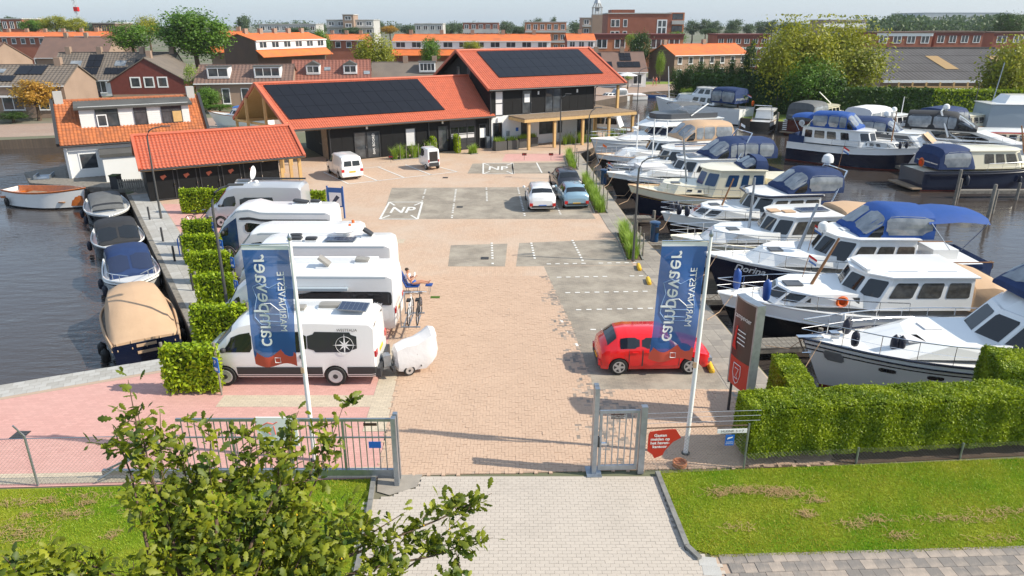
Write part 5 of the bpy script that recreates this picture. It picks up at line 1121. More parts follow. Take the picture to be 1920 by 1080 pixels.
 def cloth_rail(s, x0, x1, m='navy_cloth', h=.6):
  for sd in (1, -1):
   xs = np.linspace(x0, x1, 8); q = MB()
   for a, b in zip(xs, xs[1:]): q.quad((a, sd * (s.hb(a) - .05), s.zs(a)), (b, sd * (s.hb(b) - .05), s.zs(b)), (b, sd * (s.hb(b) - .05), s.zs(b) + h), (a, sd * (s.hb(a) - .05), s.zs(a) + h))
   q.build('dodger', m, s.t)
  y = s.hb(x0) - .05; MB().quad((x0, -y, s.zs(x0)), (x0, y, s.zs(x0)), (x0, y, s.zs(x0) + h), (x0, -y, s.zs(x0) + h)).build('dodger', m, s.t)
# ---- the row along the right quay, nearest first (seen from their port side, +y)
# A: big white cruiser at the hedge
b = Boat('white cruiser with navy stripes and blue flybridge canopy, nearest to the clipped hedge', (10.3, 22.95), 181, 12.4, 4.0, (1.5, 1.95), 'gel_white', 'boot_red', 'gel_white', ts=.2, rub='navy', rail_h=.7)
b.stripe(4.62, 4.72, 'navy'); b.ports((3.6, 2.2, .8, -.6), 4.3, w=.5); b.anchor()
b.cabin(-.5, 4.2, 1.5, 1.7, .45, 1.6, .0, .85, nf=False, name='coachroof'); b.hatch(2.6, .55, 2.1, .6, .6, 'white_cloth'); b.hatch(1.5, -.4, 2.15, .6, .6, 'white_cloth')
b.cabin(-5.2, .55, 1.75, 1.75, 1.25, 1.2, .1, .93, wins=((.03, .3), (.32, .6), (.62, .93)), g=(.1, .75), gm='glass_curtain', roof=None, name='saloon')
b.cabin(-5.6, -.75, 1.72, 3.0, .55, .9, .1, .95, nf=False, name='flybridge', ov=.15); b.canopy(-5.2, -1.2, 1.55, 3.45, 1.25, 'navy_cloth', 3, 1.3); b.canopy(-5.3, -2.2, 1.58, 4.42, .36, 'blue_cloth', 0, .4, .3, top_only=True, name='canopy_top')
p = Vector((-1.85, 1.76, 3.3)); put_text('Alizee', .42, 'flag_blue', (-1.95, 1.74, 3.28), (-1, 0, 0), (0, -.15, 1), b.t, shear=.3)
for x, y in ((5.2, .9), (5.0, -.9), (4.9, -1.1), (3.9, 1.2), (3.7, 1.3)): b.deck_fender(x - .6, y * .6)
b.fender(3.7, 1, .5, 'fender_navy', .16); MB().tube([(0, 0, 4.2), (.6, .1, 4.5)], .01, 4).build('aerial', 'black_rubber', b.t)
b.ports((5.1,), 4.5, 'galvanised', .55, .35)
# B: white with brown mast
b = Boat('white cruiser with black lower hull, beige aft cover and short brown mast', (8.7, 28.0), 180.5, 11.6, 3.6, (1.25, 1.75), 'hull_black', 'hull_black', 'gel_white', ts=.55, rub='gel_white')
b.cabin(.3, 4.0, 1.4, 1.55, .55, .7, .0, .9, wins=((.06, .3), (.36, .6), (.66, .92)), g=(.3, .78), gm='glass_curtain', name='coachroof'); b.hatch(2.7, 0, 2.12, .7, .6); b.mast(1.9, 2.1, 2.0, 'teak', .85, .07)
b.cabin(-4.0, 1.0, 1.55, 1.5, 1.35, .75, .0, .92, wins=((.04, .3), (.36, .62), (.67, .93)), g=(.38, .85), gm='glass_curtain', roof='gel_white', name='wheelhouse')
b.canopy(-5.7, -4.0, 1.5, 1.4, 1.25, 'beige_cloth', 0, .1, .5, fw=False, name='aft_cover'); MB().box(.0, -.6, 2.96, .14, .9, 3.06).build('roof_locker', 'gel_white', b.t)
for k in (-2.8, -1.2): MB().tube([(k - .6, 1.1, 3.02), (k + .6, 1.1, 3.02)], .02, 5).build('grab_rail', 'chrome', b.t)
for x, y in ((4.9, -.45), (4.1, .9)): MB().lathe([(.02, .5), (.06, .46), (.15, .36), (.17, .1), (.15, -.3), (.1, -.42), (.02, -.46)], (x, y, 2.15), 12).build('fender', 'rubber_blue', b.t, True)
b.fender(1.2, 1, 1.0, 'white', .09, .9); b.flag(2.2, -.3, 2.3); MB().lathe([(.2, -.04), (.26, 0), (.2, .04), (.14, 0), (.2, -.04)], (1.2, 1.43, 1.85), 14, 'Y').build('lifebuoy', 'orange', b.t, True)
# C: Dorina
b = Boat('navy hulled motor yacht lettered Dorina with bright blue bimini', (9.3, 32.7), 180, 12.8, 3.8, (1.35, 2.0), 'navy', 'boot_red', 'gel_white', ts=.12, rub='gel_white')
b.name('Dorina', 4.5, 1, .5, 4.6, bold=.01)
b.cabin(.6, 4.4, 1.45, 1.7, .5, .8, .0, .88, nf=False, name='coachroof'); b.hatch(3.1, .2, 2.22, .6, .6); b.mast(1.9, 2.2, 2.2, 'galvanised', .6, .09)
b.cabin(-2.9, 1.5, 1.6, 1.7, 1.35, .8, .0, .92, wins=((.03, .31), (.36, .62), (.67, .95)), g=(.2, .78), gm='glass_curtain', roof='gel_white', name='wheelhouse')
b.cabin(-6.2, -2.9, 1.75, 1.4, .5, .0, .0, .98, nf=False, name='aft_deck_house'); b.canopy(-3.7, -.3, 1.35, 3.05, 1.3, 'blue_cloth', 1, 1.2, .1, lowcloth=.3); b.canopy(-6.1, -3.3, 1.5, 2.6, 1.6, 'blue_cloth', 0, top_only=True, name='bimini')
b.cloth_rail(-6.55, -3.0); b.dome(1.1, .55, 3.2, .25); MB().tube([(-6.5, 1.65, 2.05), (-3.0, 1.72, 2.05)], .03, 5).build('handrail', 'teak', b.t); MB().tube([(-6.5, -1.65, 2.05), (-3.0, -1.72, 2.05)], .03, 5).build('handrail', 'teak', b.t)
MB().lathe([(.16, -.03), (.22, 0), (.16, .03), (.11, 0), (.16, -.03)], (-6.62, 1.3, 1.8), 14, 'X').build('rope_coil', 'beige_cloth', b.t, True); b.flag(1.6, .4, 2.2, h=1.3)
MB().box(-5.4, -.6, 1.9, -4.2, .7, 2.35).build('deck_box', 'gel_white', b.t); b.hatch(-.6, .0, 3.16, 1.2, .5, 'gel_white')
# D: cream, solar panel, beige tent
b = Boat('cream cruiser with solar panel and beige aft tent', (8.45, 36.3), 187, 11.8, 3.4, (1.25, 1.8), 'cream', 'navy', 'gel_white', ts=.15, rub='cream')
b.cabin(.4, 4.2, 1.35, 1.6, .5, .7, .0, .88, nf=False, name='coachroof'); b.hatch(2.6, .2, 2.1); b.mast(1.6, 2.1, 2.7, 'galvanised', .0, .08)
b.cabin(-2.8, 1.3, 1.45, 1.55, 1.35, .7, .0, .92, wins=((.03, .32), (.38, .66), (.71, .94)), g=(.35, .85), gm='glass_curtain', roof='gel_white', name='wheelhouse')
b.hatch(.4, .1, 3.02, .6, .6, 'beige_cloth'); b.hatch(-.3, .4, 3.02, .6, .5, 'beige_cloth'); b.panel(-1.7, .25, 3.05, 1.6, .8); b.canopy(-5.6, -2.9, 1.45, 1.45, 1.75, 'beige_cloth', 0, .2, .35, fw=False, name='aft_tent')
# E: white with navy roof edge, arch and dinghy
b = Boat('white cruiser with navy roof edge, dinghy and covered flybridge, anchors on the bow', (8.85, 40.9), 187.5, 12.6, 3.7, (1.35, 1.9), 'hull_black', 'hull_black', 'gel_white', ts=.5, rub='gel_white')
b.cabin(.8, 4.5, 1.4, 1.7, .5, .7, .0, .88, wins=((.1, .42), (.5, .85)), g=(.3, .7), gm='glass_curtain', name='coachroof'); b.hatch(3.0, -.2, 2.2); b.mast(2.6, 2.2, 1.6, 'teak', .55, .06)
b.cabin(-2.8, 1.7, 1.55, 1.65, 1.3, .75, .0, .92, wins=((.04, .32), (.37, .65), (.7, .95)), g=(.3, .82), gm='glass_curtain', roof='gel_white', name='wheelhouse')
MB().tube([(-2.85, 1.52, 2.97), (.6, 1.5, 2.97), (1.1, 1.0, 2.97), (1.2, 0, 2.97), (1.1, -1., 2.97), (.6, -1.5, 2.97), (-2.85, -1.52, 2.97)], .07, 6).build('roof_band', 'navy', b.t)
b.canopy(-4.2, -.8, 1.35, 3.05, 1.25, 'navy_cloth', 1, 1.3, .1); b.cloth_rail(-6.2, -3.0, 'navy_cloth', .5); b.dome(-3.9, -.3, 4.4, .33); b.flag(-4.2, .4, 4.2, h=1.4)
MB().tube([(-3.2, 1.5, 1.9), (-4.3, 1.2, 4.3), (-4.3, -1.2, 4.3), (-3.2, -1.5, 1.9)], .05, 6).build('radar_arch', 'chrome', b.t); b.dome(1.4, .7, 3.05, .16)
dg = MB(); Loft([[(x, 0, z), (x, w, z), (x, w * 1.05, z + .25), (x, w * .5, z + .42), (x, 0, z + .45)] for x, z, w in ((-.9, .1, .3), (-.7, 0, .55), (.3, 0, .6), (.9, .06, .4), (1.2, .2, .1))]).skin(dg); o = dg.build('dinghy', 'black_cloth', b.t, True); o.location = (-7.2, 0, .9); o.rotation_euler = (0, 0, R(90))
for x, y in ((5.4, .45), (5.2, -.5), (5.6, -.2), (5.0, .7)): b.deck_fender(x, y, 'fender_navy', .16)
# F: cream tug-like with dark hull
b = Boat('cream and dark blue tug style cruiser with curtained windows', (7.9, 47.6), 179, 11.4, 3.7, (1.45, 2.1), 'navy', 'boot_red', 'cream', deck='cream', ts=.5, rub='beige_cloth', full=.5)
b.cabin(.6, 3.8, 1.35, 1.75, .55, .4, .0, .9, m='cream', wins=((.2, .32, .2, .5), (.5, .66, .25, .55)), nf=False, name='coachroof'); b.hatch(2.6, .3, 2.3); b.mast(1.8, 2.3, 2.9, 'galvanised', -.4, .06)
b.cabin(-3.0, 1.4, 1.5, 1.6, 1.7, .6, .0, .93, m='cream', wins=((.03, .26), (.35, .5), (.58, .82)), g=(.4, .85), gm='car_navy', roof='cream', name='wheelhouse')
b.canopy(-3.2, -1.6, 1.2, 3.35, .75, 'navy_cloth', 0, .9, .1, lowcloth=.3); b.cabin(-5.6, -3.0, 1.6, 1.4, 1.35, .0, .4, .95, m='cream', wins=((.1, .9, .3, .5),), nf=False, name='aft_cabin', gm='navy'); b.fender(-.6, 1, .8, 'rubber_blue')
b.stripe(4.55, 4.6, 'yellow', 0, 17)
# G: dark hull, big navy canopy
b = Boat('dark hulled cruiser with white wheelhouse and long navy canopy', (7.1, 52.7), 190, 13.2, 3.8, (1.35, 1.95), 'hull_black', 'hull_black', 'gel_white', ts=.35, rub='gel_white')
b.cabin(.6, 4.8, 1.4, 1.7, .45, .8, .0, .86, nf=False, name='coachroof'); MB().box(2.2, -.9, 2.15, 4.2, .9, 2.4).build('covered_raft', 'white_cloth', b.t); b.mast(.6, 2.2, 2.6, 'galvanised', -.2, .06)
b.cabin(-3.0, 1.7, 1.55, 1.6, 1.25, .7, .0, .92, wins=((.04, .3), (.36, .62), (.67, .94)), g=(.3, .7), roof='gel_white', name='wheelhouse'); b.panel(.2, -.45, 2.98, 1.4, .7); b.panel(-.3, .55, 2.98, 1.6, .7)
b.canopy(-6.2, -1.0, 1.5, 2.85, 1.4, 'navy_cloth', 4, 1.5, .3); b.cloth_rail(-6.9, -3, 'navy_cloth', .5)
MB().tube([(-2.8, 1.6, 2.6), (-4.1, 1.2, 4.7), (-4.1, -1.2, 4.7), (-2.8, -1.6, 2.6)], .05, 6).build('radar_arch', 'chrome', b.t); b.flag(-4.0, -.8, 4.6, ('flag_white', 'flag_white'), .6); b.flag(6.7, 0, 2.0, h=.7)
# H: white, low
b = Boat('white cruiser with long roof and boom, between navy canopy and beige canopy boats', (7.6, 56.9), 193, 12.4, 3.6, (1.3, 1.8), 'gel_white', 'navy', 'gel_white', ts=.25, rub='navy')
b.cabin(1.2, 4.4, 1.35, 1.6, .45, .7, .0, .88, nf=False, name='coachroof'); b.cabin(-4.8, 2.0, 1.5, 1.55, 1.3, .7, .3, .92, wins=((.03, .2), (.24, .42), (.46, .64), (.7, .94)), g=(.35, .85), gm='glass_curtain', roof='gel_white', name='wheelhouse'); b.mast(2.3, 2.0, 3.2, 'gel_white', .0, .07)
MB().tube([(.5, .2, 3.12), (-2.6, .5, 3.16)], .05, 6).build('boom', 'navy_cloth', b.t); MB().tube([(.8, .9, 3.1), (-3.8, .9, 3.1)], .03, 5).build('grab_rail', 'teak', b.t)
# I: beige canopy
b = Boat('dark hulled cruiser with white wheelhouse and beige cockpit canopy', (7.2, 60.6), 196, 12.6, 3.8, (1.35, 1.95), 'hull_black', 'hull_black', 'gel_white', ts=.4, rub='beige_cloth')
b.cabin(.9, 4.6, 1.4, 1.7, .45, .7, .0, .88, nf=False, name='coachroof'); b.cabin(-2.4, 1.9, 1.5, 1.65, 1.25, .7, .0, .92, wins=((.05, .32), (.38, .64), (.7, .93)), g=(.35, .85), roof='gel_white', name='wheelhouse')
b.canopy(-5.9, -.9, 1.55, 2.85, 1.5, 'beige_cloth', 3, 1.4, .2); b.mast(2.6, 2.1, 3.0, 'gel_white', .0, .07, True); b.mast(-.2, 2.9, 1.6, 'gel_white', .0, .06, True); b.flag(5.9, 0, 1.95, ('orange', 'orange'), .8)
# J: large white flybridge yacht at the building
b = Boat('large white flybridge yacht with grey screens, bow by the balcony', (7.3, 66.2), 201, 14.0, 4.4, (1.9, 2.4), 'gel_white', 'navy', 'gel_white', ts=.3, rub='gel_white')
b.cabin(-.5, 4.2, 1.6, 2.2, .4, 1.6, .0, .85, nf=False, name='coachroof'); b.cabin(-6.0, 1.6, 1.9, 2.1, 1.25, 1.3, .2, .93, wins=((.05, .3), (.34, .6), (.64, .93)), g=(.2, .85), gm='panel_blue', name='saloon')
b.cabin(-6.2, 2.0, 1.95, 3.35, .5, 1.2, .2, .94, nf=False, name='flybridge', roof='gel_white'); MB().prism([(-5.5, -1.7), (-5.5, 1.7), (-.5, 1.5), (.6, .6), (.6, -.6), (-.5, -1.5)], 3.96, 4.4).build('screen', 'panel_seam', b.t)
b.canopy(-4.0, -1.6, 1.3, 4.4, .9, 'grey_cloth', 0, top_only=True, name='bimini'); MB().tube([(-2.6, 1.6, 4.2), (-4.6, 1.3, 5.2), (-4.6, -1.3, 5.2), (-2.6, -1.6, 4.2)], .06, 6).build('radar_arch', 'gel_white', b.t)
# K: under the balcony
b = Boat('white cabin boat with raked windows behind the balcony posts', (10.2, 82.5), 160, 8.5, 2.9, (1.1, 1.6), 'hull_black', 'hull_black', 'gel_white', ts=.4, rail=False, far=True, bow_is_center=True); b.cabin(-2.4, 2.2, 1.2, 1.35, 1.2, .9, .5, .85, wins=((.05, .45), (.5, .92)), g=(.3, .85), roof='gel_white', name='cabin')
# small boats at the far quay
b = Boat('small white cabin boat at the far quay wall', P(1146, 190, -1), 200, 6.0, 2.2, (.9, 1.15), 'gel_white', 'gel_white', 'gel_white', ts=.2, rail=False, far=True, bow_is_center=True, cat='small boat', name='cabin_boat'); b.cabin(-.6, 1.8, .8, .95, .45, .6, 0, .8, wins=((.1, .45), (.55, .9)), nf=True, name='cuddy'); b.canopy(-2.6, -.3, .95, .95, 1.15, 'white_cloth', 1, .4, .2)
b = Boat('low white open boat with cover beside the small cabin boat', P(1184, 187, -1), 190, 5.2, 2.0, (.7, .85), 'gel_white', 'gel_white', 'gel_white', ts=.15, rail=False, far=True, bow_is_center=True, cat='small boat', name='open_boat'); b.canopy(-2.3, 1.8, .85, .65, .4, 'white_cloth', 0, 1., .5, fw=False, name='cover')
b = Boat('small blue rowing boat at the far quay', P(1222, 183, -1), 172, 5.0, 1.8, (.6, .8), 'flag_blue', 'flag_blue', 'gel_white', deck='grey_wood', ts=.1, rail=False, far=True, bow_is_center=True, cat='small boat', name='rowing_boat'); MB().box(-.3, -.8, .55, .1, .8, .62).build('thwart', 'teak', b.t); MB().box(1.0, -.6, .6, 1.4, .6, .68).build('thwart', 'teak', b.t)
# far side: yacht with navy canopy before the conifer hedge
b = Boat('white motor yacht with navy aft canopy lying before the tall conifer hedge', (20.6, 104.6), 132, 14.5, 4.2, (2.0, 2.5), 'gel_white', 'navy', 'gel_white', ts=.3, rub='gel_white', far=True)
b.cabin(-3.4, 3.8, 1.7, 2.2, 1.1, .8, .0, .92, wins=((.05, .2), (.25, .4), (.45, .6)), g=(.2, .8), roof=None, name='saloon'); b.cabin(-2.6, 1.0, 1.4, 3.3, .95, .8, .0, .9, wins=((.1, .42), (.52, .85)), g=(.25, .85), roof='gel_white', name='wheelhouse'); b.canopy(-6.4, -2.7, 1.7, 2.6, 1.9, 'navy_cloth', 2, .2, .1, fw=False)
b.fender(-1.5, 1, 1.1); b.fender(-3, 1, 1.0); b.mast(5.0, 2.5, 4.2, 'gel_white', -.5, .06); MB().lathe([(.25, -.05), (.36, 0), (.25, .05), (.16, 0), (.25, -.05)], (-7.3, -1.2, 2.6), 14, 'X').build('lifebuoy', 'orange', b.t, True); b.flag(-7.0, 0, 2.2, h=1.6, w=.9)
b = Boat('small white and dark work boat with goal post, left of the maroon boat', P(1434, 239, -1), 62, 8.0, 2.8, (1.15, 1.4), 'hull_black', 'white', 'gel_white', ts=.5, rail=False, far=True, bow_is_center=True); b.cabin(-1.5, 2.4, 1.1, 1.25, 1.0, .4, .1, .9, wins=((.05, .45), (.5, .95)), roof='gel_white', name='cabin'); MB().tube([(-3.2, 1.1, 1.1), (-3.2, 1.0, 3.0), (-3.2, -1.0, 3.0), (-3.2, -1.1, 1.1)], .05, 6).build('goal_post', 'chrome', b.t)
b = Boat('maroon steel cruiser with grey canopy and stern ladder', P(1535, 245, -1), 42, 11.5, 3.8, (1.7, 2.0), 'maroon', 'cream', 'maroon', ts=.3, rub='cream', rail=False, far=True, bow_is_center=True); b.cabin(-1.4, 3.2, 1.5, 1.7, 1.3, .7, .0, .9, m='cream', wins=((.1, .35), (.4, .65), (.7, .95)), g=(.35, .85), roof='cream', name='wheelhouse'); b.canopy(-5.4, -1.0, 1.65, 1.75, 2.0, 'grey_cloth', 2, .8, .2); b.ports((-1, .2, 1.4), 4.6, 'sign_white', .4)
MB().lathe([(.25, -.05), (.36, 0), (.25, .05), (.16, 0), (.25, -.05)], (-5.85, -.6, 1.5), 14, 'X').build('lifebuoy', 'sign_white', b.t, True); MB().box(-6.5, -1.7, .25, -5.7, 1.7, .35).build('swim_platform', 'deck_wood', b.t); MB().tube([(2.2, 0, 3.1), (-.6, .3, 4.6)], .05, 6).build('boom', 'gel_white', b.t)
for k in range(6): MB().box(-5.9, 1.2, .5 + k * .22, -5.8, 1.7, .6 + k * .22).build('ladder_step', 'gel_white', b.t)
b = Boat('white cruiser with tall white canopy and dark hull, before the box hedge', P(1655, 262, -1), 30, 11.5, 3.7, (1.5, 1.9), 'hull_black', 'hull_black', 'gel_white', ts=.4, far=True, bow_is_center=True); b.cabin(-1.2, 3.4, 1.4, 1.6, 1.15, .6, .0, .9, wins=((.1, .32), (.38, .62), (.68, .92)), g=(.3, .85), roof='gel_white', name='wheelhouse'); b.canopy(-5.4, -.6, 1.7, 1.8, 2.1, 'white_cloth', 3, .9, .2); b.dome(1.6, .3, 2.9, .3); b.mast(2.6, 2.8, 1.8, 'gel_white')
b = Boat('cream cruiser with navy canopy and navy tarpaulin, before the box hedge', P(1795, 262, -1), 25, 11.5, 3.7, (1.5, 1.9), 'navy', 'navy', 'cream', ts=.4, far=True, bow_is_center=True); b.cabin(-1.2, 3.4, 1.4, 1.6, 1.15, .6, .0, .9, m='cream', wins=((.1, .32), (.38, .62), (.68, .92)), g=(.3, .85), gm='glass_curtain', roof='cream', name='wheelhouse'); b.canopy(-5.4, -.6, 1.7, 1.8, 2.0, 'navy_cloth', 3, .9, .2); b.mast(4.5, 2.0, 6.2, 'galvanised', -.8, .07)
b = Boat('dark navy hulled cruiser with light blue flybridge canopy and brown mast', P(1592, 309, -1), -41, 11.0, 3.5, (1.75, 2.15), 'navy', 'boot_red', 'gel_white', ts=.55, bow_is_center=True, rub='gel_white')
b.cabin(1.0, 4.2, 1.3, 1.95, .5, .4, .0, .88, wins=((.1, .25), (.35, .5), (.6, .75)), g=(.25, .7), name='coachroof'); b.cabin(-4.2, 2.2, 1.5, 1.9, 1.35, .5, .0, .92, wins=((.05, .18), (.22, .4), (.44, .6), (.68, .82)), g=(.35, .85), roof='gel_white', name='wheelhouse')
b.canopy(-3.6, .5, 1.35, 3.3, 1.4, 'blue_cloth', 3, 1.0, .1); b.canopy(-5.4, -3.3, 1.4, 2.9, 1.5, 'blue_cloth', 0, top_only=True, name='bimini'); b.cloth_rail(-5.4, -3.9, 'navy_cloth', .7); b.mast(3.2, 2.4, 2.6, 'teak', .0, .06); b.anchor()
for x, y in ((4.6, -.5), (4.2, -1.0)): b.deck_fender(x, y)
b = Boat('white cruiser with grey blue canopy and beige windscreen cover', P(1690, 306, -1), -38, 10.8, 3.6, (1.6, 1.95), 'gel_white', 'boot_red', 'gel_white', ts=.4, bow_is_center=True, rub='navy'); b.cabin(1.2, 4.3, 1.35, 1.75, .45, .5, .0, .88, nf=False, name='coachroof', wins=((.1, .45), (.55, .9))); b.cabin(-3.6, 2.6, 1.6, 1.75, 1.15, 1.2, .0, .92, wins=((.3, .62), (.66, .95)), g=(.2, .85), gm='panel_seam', roof='gel_white', name='wheelhouse', nf=False); b.canopy(-5.2, -.3, 1.5, 2.6, 1.45, 'navy_cloth', 2, 1.4, .1); b.dome(-2.0, .3, 4.05, .3); b.fender(3, -1, .8, r=.22); b.fender(2, -1, .8, r=.22)
MB().quad((2.62, -1.1, 1.98), (2.62, 1.1, 1.98), (1.5, 1.0, 2.95), (1.5, -1.0, 2.95)).build('windscreen_cover', 'beige_cloth', b.t)
b = Boat('white sport cruiser with swept windscreen and black hardtop canopy', P(1806, 299, -1), -33, 11.8, 3.8, (1.7, 2.0), 'gel_white', 'navy', 'gel_white', ts=.4, bow_is_center=True, rub='gel_white', full=.35); b.cabin(-4.8, 4.6, 1.6, 1.9, 1.0, 3.4, .0, .85, wins=((.28, .5), (.54, .85)), g=(.15, .75), nf=False, name='deckhouse'); b.canopy(-5.4, .6, 1.5, 2.8, 1.6, 'black_cloth', 3, 1.9, .1); MB().tube([(-1.6, 1.6, 2.2), (-2.6, 1.3, 4.5), (-2.6, -1.3, 4.5), (-1.6, -1.6, 2.2)], .09, 6).build('radar_arch', 'gel_white', b.t); b.dome(-2.3, 0, 4.5, .3)
b = Boat('cream topped navy cruiser with navy cockpit canopy beside the mooring posts', P(1848, 349, -1), 4, 13.0, 3.8, (1.55, 1.9), 'navy', 'boot_red', 'navy', deck='cream', ts=.15, bow_is_center=True, rub='navy'); b.cabin(1.6, 5.0, 1.35, 1.75, .5, .5, .0, .88, m='cream', wins=((.1, .45), (.55, .9)), g=(.3, .75), gm='glass_curtain', nf=False, name='coachroof'); b.cabin(-2.9, 2.4, 1.5, 1.7, 1.35, .7, .0, .92, m='cream', wins=((.3, .5), (.54, .72), (.76, .97)), g=(.3, .85), gm='glass_curtain', roof='cream', name='wheelhouse'); b.canopy(-5.4, -2.4, 1.6, 1.7, 1.65, 'navy_cloth', 1, .5, .3, fw=False)
b.mast(2.6, 2.6, 2.2, 'teak', .8, .07); b.fender(-3.2, -1, .9, r=.17, h=.8); b.fender(1.2, -1, .9); b.fender(4, -1, 1.0); MB().lathe([(.25, -.05), (.36, 0), (.25, .05), (.16, 0), (.25, -.05)], (-6.45, -.9, 2.2), 14, 'X').build('lifebuoy', 'orange', b.t, True); MB().box(-7.3, -1.7, .2, -6.5, 1.7, .3).build('swim_platform', 'deck_wood', b.t)
b = Boat('white canal boat with red striped roof at the right edge', P(1945, 300, -1), -8, 14.0, 3.6, (1.5, 1.8), 'navy', 'navy', 'gel_white', ts=.55, bow_is_center=True, far=True, rail=False); b.cabin(-6.0, 4.0, 1.55, 1.6, 1.15, .6, .1, .94, m='cream', wins=((.04, .12), (.15, .23), (.26, .34), (.37, .45), (.52, .66), (.72, .88)), g=(.3, .8), roof='gel_white', name='deckhouse'); MB().box(-6.1, -1.58, 2.66, 3.2, 1.58, 2.745).build('roof_band', 'red', b.t); b.ports((-3, -1, 1), 4.9, 'glass', .3)
b = Boat('white houseboat with grey tarpaulin walls and blue tarpaulin at the right edge', P(1925, 262, -1), -5, 13.0, 4.2, (1.4, 1.7), 'gel_white', 'navy', 'gel_white', ts=.4, bow_is_center=True, far=True, rail=False); b.cabin(-5.6, 1.5, 1.8, 1.5, 2.5, .2, .1, .97, m='rv_grey', nf=False, roof='gel_white', name='tarpaulin_house'); b.canopy(1.6, 5.2, 1.3, 1.6, .6, 'blue_cloth', 0, 1, .3, fw=False, name='tarpaulin'); b.cabin(-4, 0, 1.4, 4.05, .9, .6, .6, .7, nf=False, name='top_house'); b.dome(.9, .6, 4.05, .32)
# ---- boats along the left quay
GL = 'small boats along the left quay'
qd = math.degrees(math.atan2(25.6, -15.75))
def sloop_open(label, c, heading, L, B, zs, hull, inner, top, boot='hull_black', rub='varnish'):
 b = Boat(label, c, heading, L, B, zs, hull, boot, top, deck=inner, ts=.1, rail=False, rub=rub, bow_is_center=True, cat='open boat', group=GL, name='open_boat', stern_w=.6, rake=.45)
 d = [o for o in b.t.children if o.name.startswith('deck')][0]; mb = MB(); n = 24
 xs = np.linspace(-L / 2 + .12, L / 2 - .25, n); zf = .22
 for x0, x1 in zip(xs, xs[1:]):
  y0, y1 = max(.02, b.hb(x0) - .09), max(.02, b.hb(x1) - .09); g0, g1 = y0 * .72, y1 * .72
  for sd in (1, -1): mb.quad((x0, sd * y0, b.zs(x0)), (x1, sd * y1, b.zs(x1)), (x1, sd * g1, zf), (x0, sd * g0, zf)); mb.quad((x0, sd * (y0 + .09), b.zs(x0) + .01), (x1, sd * (y1 + .09), b.zs(x1) + .01), (x1, sd * y1, b.zs(x1) + .012), (x0, sd * y0, b.zs(x0) + .012))
  mb.quad((x0, -g0, zf), (x1, -g1, zf), (x1, g1, zf), (x0, g0, zf))
 me = mb.mesh('deck', inner, True); d.data = me; d.name = 'lining'; return b
pc = P(95, 386, -1)
b = sloop_open('open white wooden launch with orange brown varnished inside', pc, -14, 6.6, 2.4, (1.15, 1.5), 'gel_white', 'varnish', 'varnish')
MB().box(-1.8, -.55, .25, -.7, .5, .85).build('engine_box', 'varnish', b.t); MB().box(-1.85, -.6, .85, -.65, .55, .9).build('engine_lid', 'deck_wood', b.t); MB().box(-2.9, -.35, .3, -2.3, .3, .95).build('helm_seat', 'varnish', b.t); MB().box(.3, -1.0, .5, .7, 1.0, .56).build('thwart', 'teak', b.t); MB().box(1.6, -.8, .5, 2.0, .8, .56).build('thwart', 'teak', b.t); MB().lathe([(.02, 0), (.25, .02), (.25, .05), (.02, .06)], (-.3, .5, .8), 12).build('outboard_cowl', 'black_rubber', b.t, True); MB().box(-.45, .35, .3, -.1, .7, .85).build('outboard', 'black_rubber', b.t)
MB().box(-3.3, -.9, .6, -2.95, .9, .75).build('stern_bench', 'varnish', b.t); b.fender(-2.6, -1, .4, 'black_rubber', .16, .6); MB().box(3.35, -.08, .2, 3.6, .08, 1.45).build('stem_post', 'black_rubber', b.t)
b = Boat('black sloop with grey spray cover, next to the cottage deck', P(206, 413, -1), qd - 180, 7.2, 2.7, (.85, 1.1), 'hull_black', 'hull_black', 'gel_white', ts=.12, rail=False, rub='white', bow_is_center=True, cat='open boat', group=GL, name='sloop', stern_w=.8); b.canopy(-2.6, .9, 1.0, .85, .75, 'grey_cloth', 0, .8, .5, fw=False, name='spray_cover'); b.canopy(1.3, 1.9, .95, .9, .6, 'black_cloth', 0, top_only=True, name='folded_hood'); b.fender(-1, -1, .4); b.fender(1, -1, .4)
b = Boat('black sloop with black cabin hood and clear windows', P(228, 475, -1), qd - 180, 6.4, 2.7, (.85, 1.1), 'hull_black', 'hull_black', 'hull_black', deck='gel_white', ts=.12, rail=False, rub='white', bow_is_center=True, cat='open boat', group=GL, name='sloop', stern_w=.8); b.canopy(-1.9, 1.3, 1.08, .85, 1.0, 'black_cloth', 1, 1.0, .4, clear='glass'); b.fender(-1, -1, .4)
MB().box(2.0, -.45, 1.02, 2.5, .45, 1.08).build('foredeck_hatch', 'black_cloth', b.t)
b = Boat('white sloop with navy cabin hood and chrome bow rails', P(252, 538, -1), qd - 180, 5.6, 2.5, (.85, 1.1), 'gel_white', 'navy', 'gel_white', ts=.15, rail=False, rub='gel_white', bow_is_center=True, cat='open boat', group=GL, name='sloop', stern_w=.85, full=.55); b.stripe(4.6, 4.9, 'navy'); b.canopy(-1.9, 1.1, 1.02, .85, 1.1, 'navy_cloth', 1, 1.0, .4, clear='panel_blue'); b.railing(1.2, 2.5, .35, False); b.fender(0, -1, .4); b.fender(1.2, -1, .4)
b = Boat('dark blue tender under a sand coloured boat cover, nearest on the left quay', P(266, 628, -1), qd, 6.2, 2.75, (.95, 1.15), 'navy', 'navy', 'navy', deck='grey_wood', ts=.2, rail=False, rub='beige_cloth', bow_is_center=True, cat='open boat', group=GL, name='tender', stern_w=.85, full=.5)
st = [(-2.95, .1, 1.1), (-2.6, .18, 1.22), (-1.2, .75, 1.25), (.3, 1.15, 1.2), (1.2, 1.12, 1.1), (2.0, .55, .8), (2.45, .14, .55)]
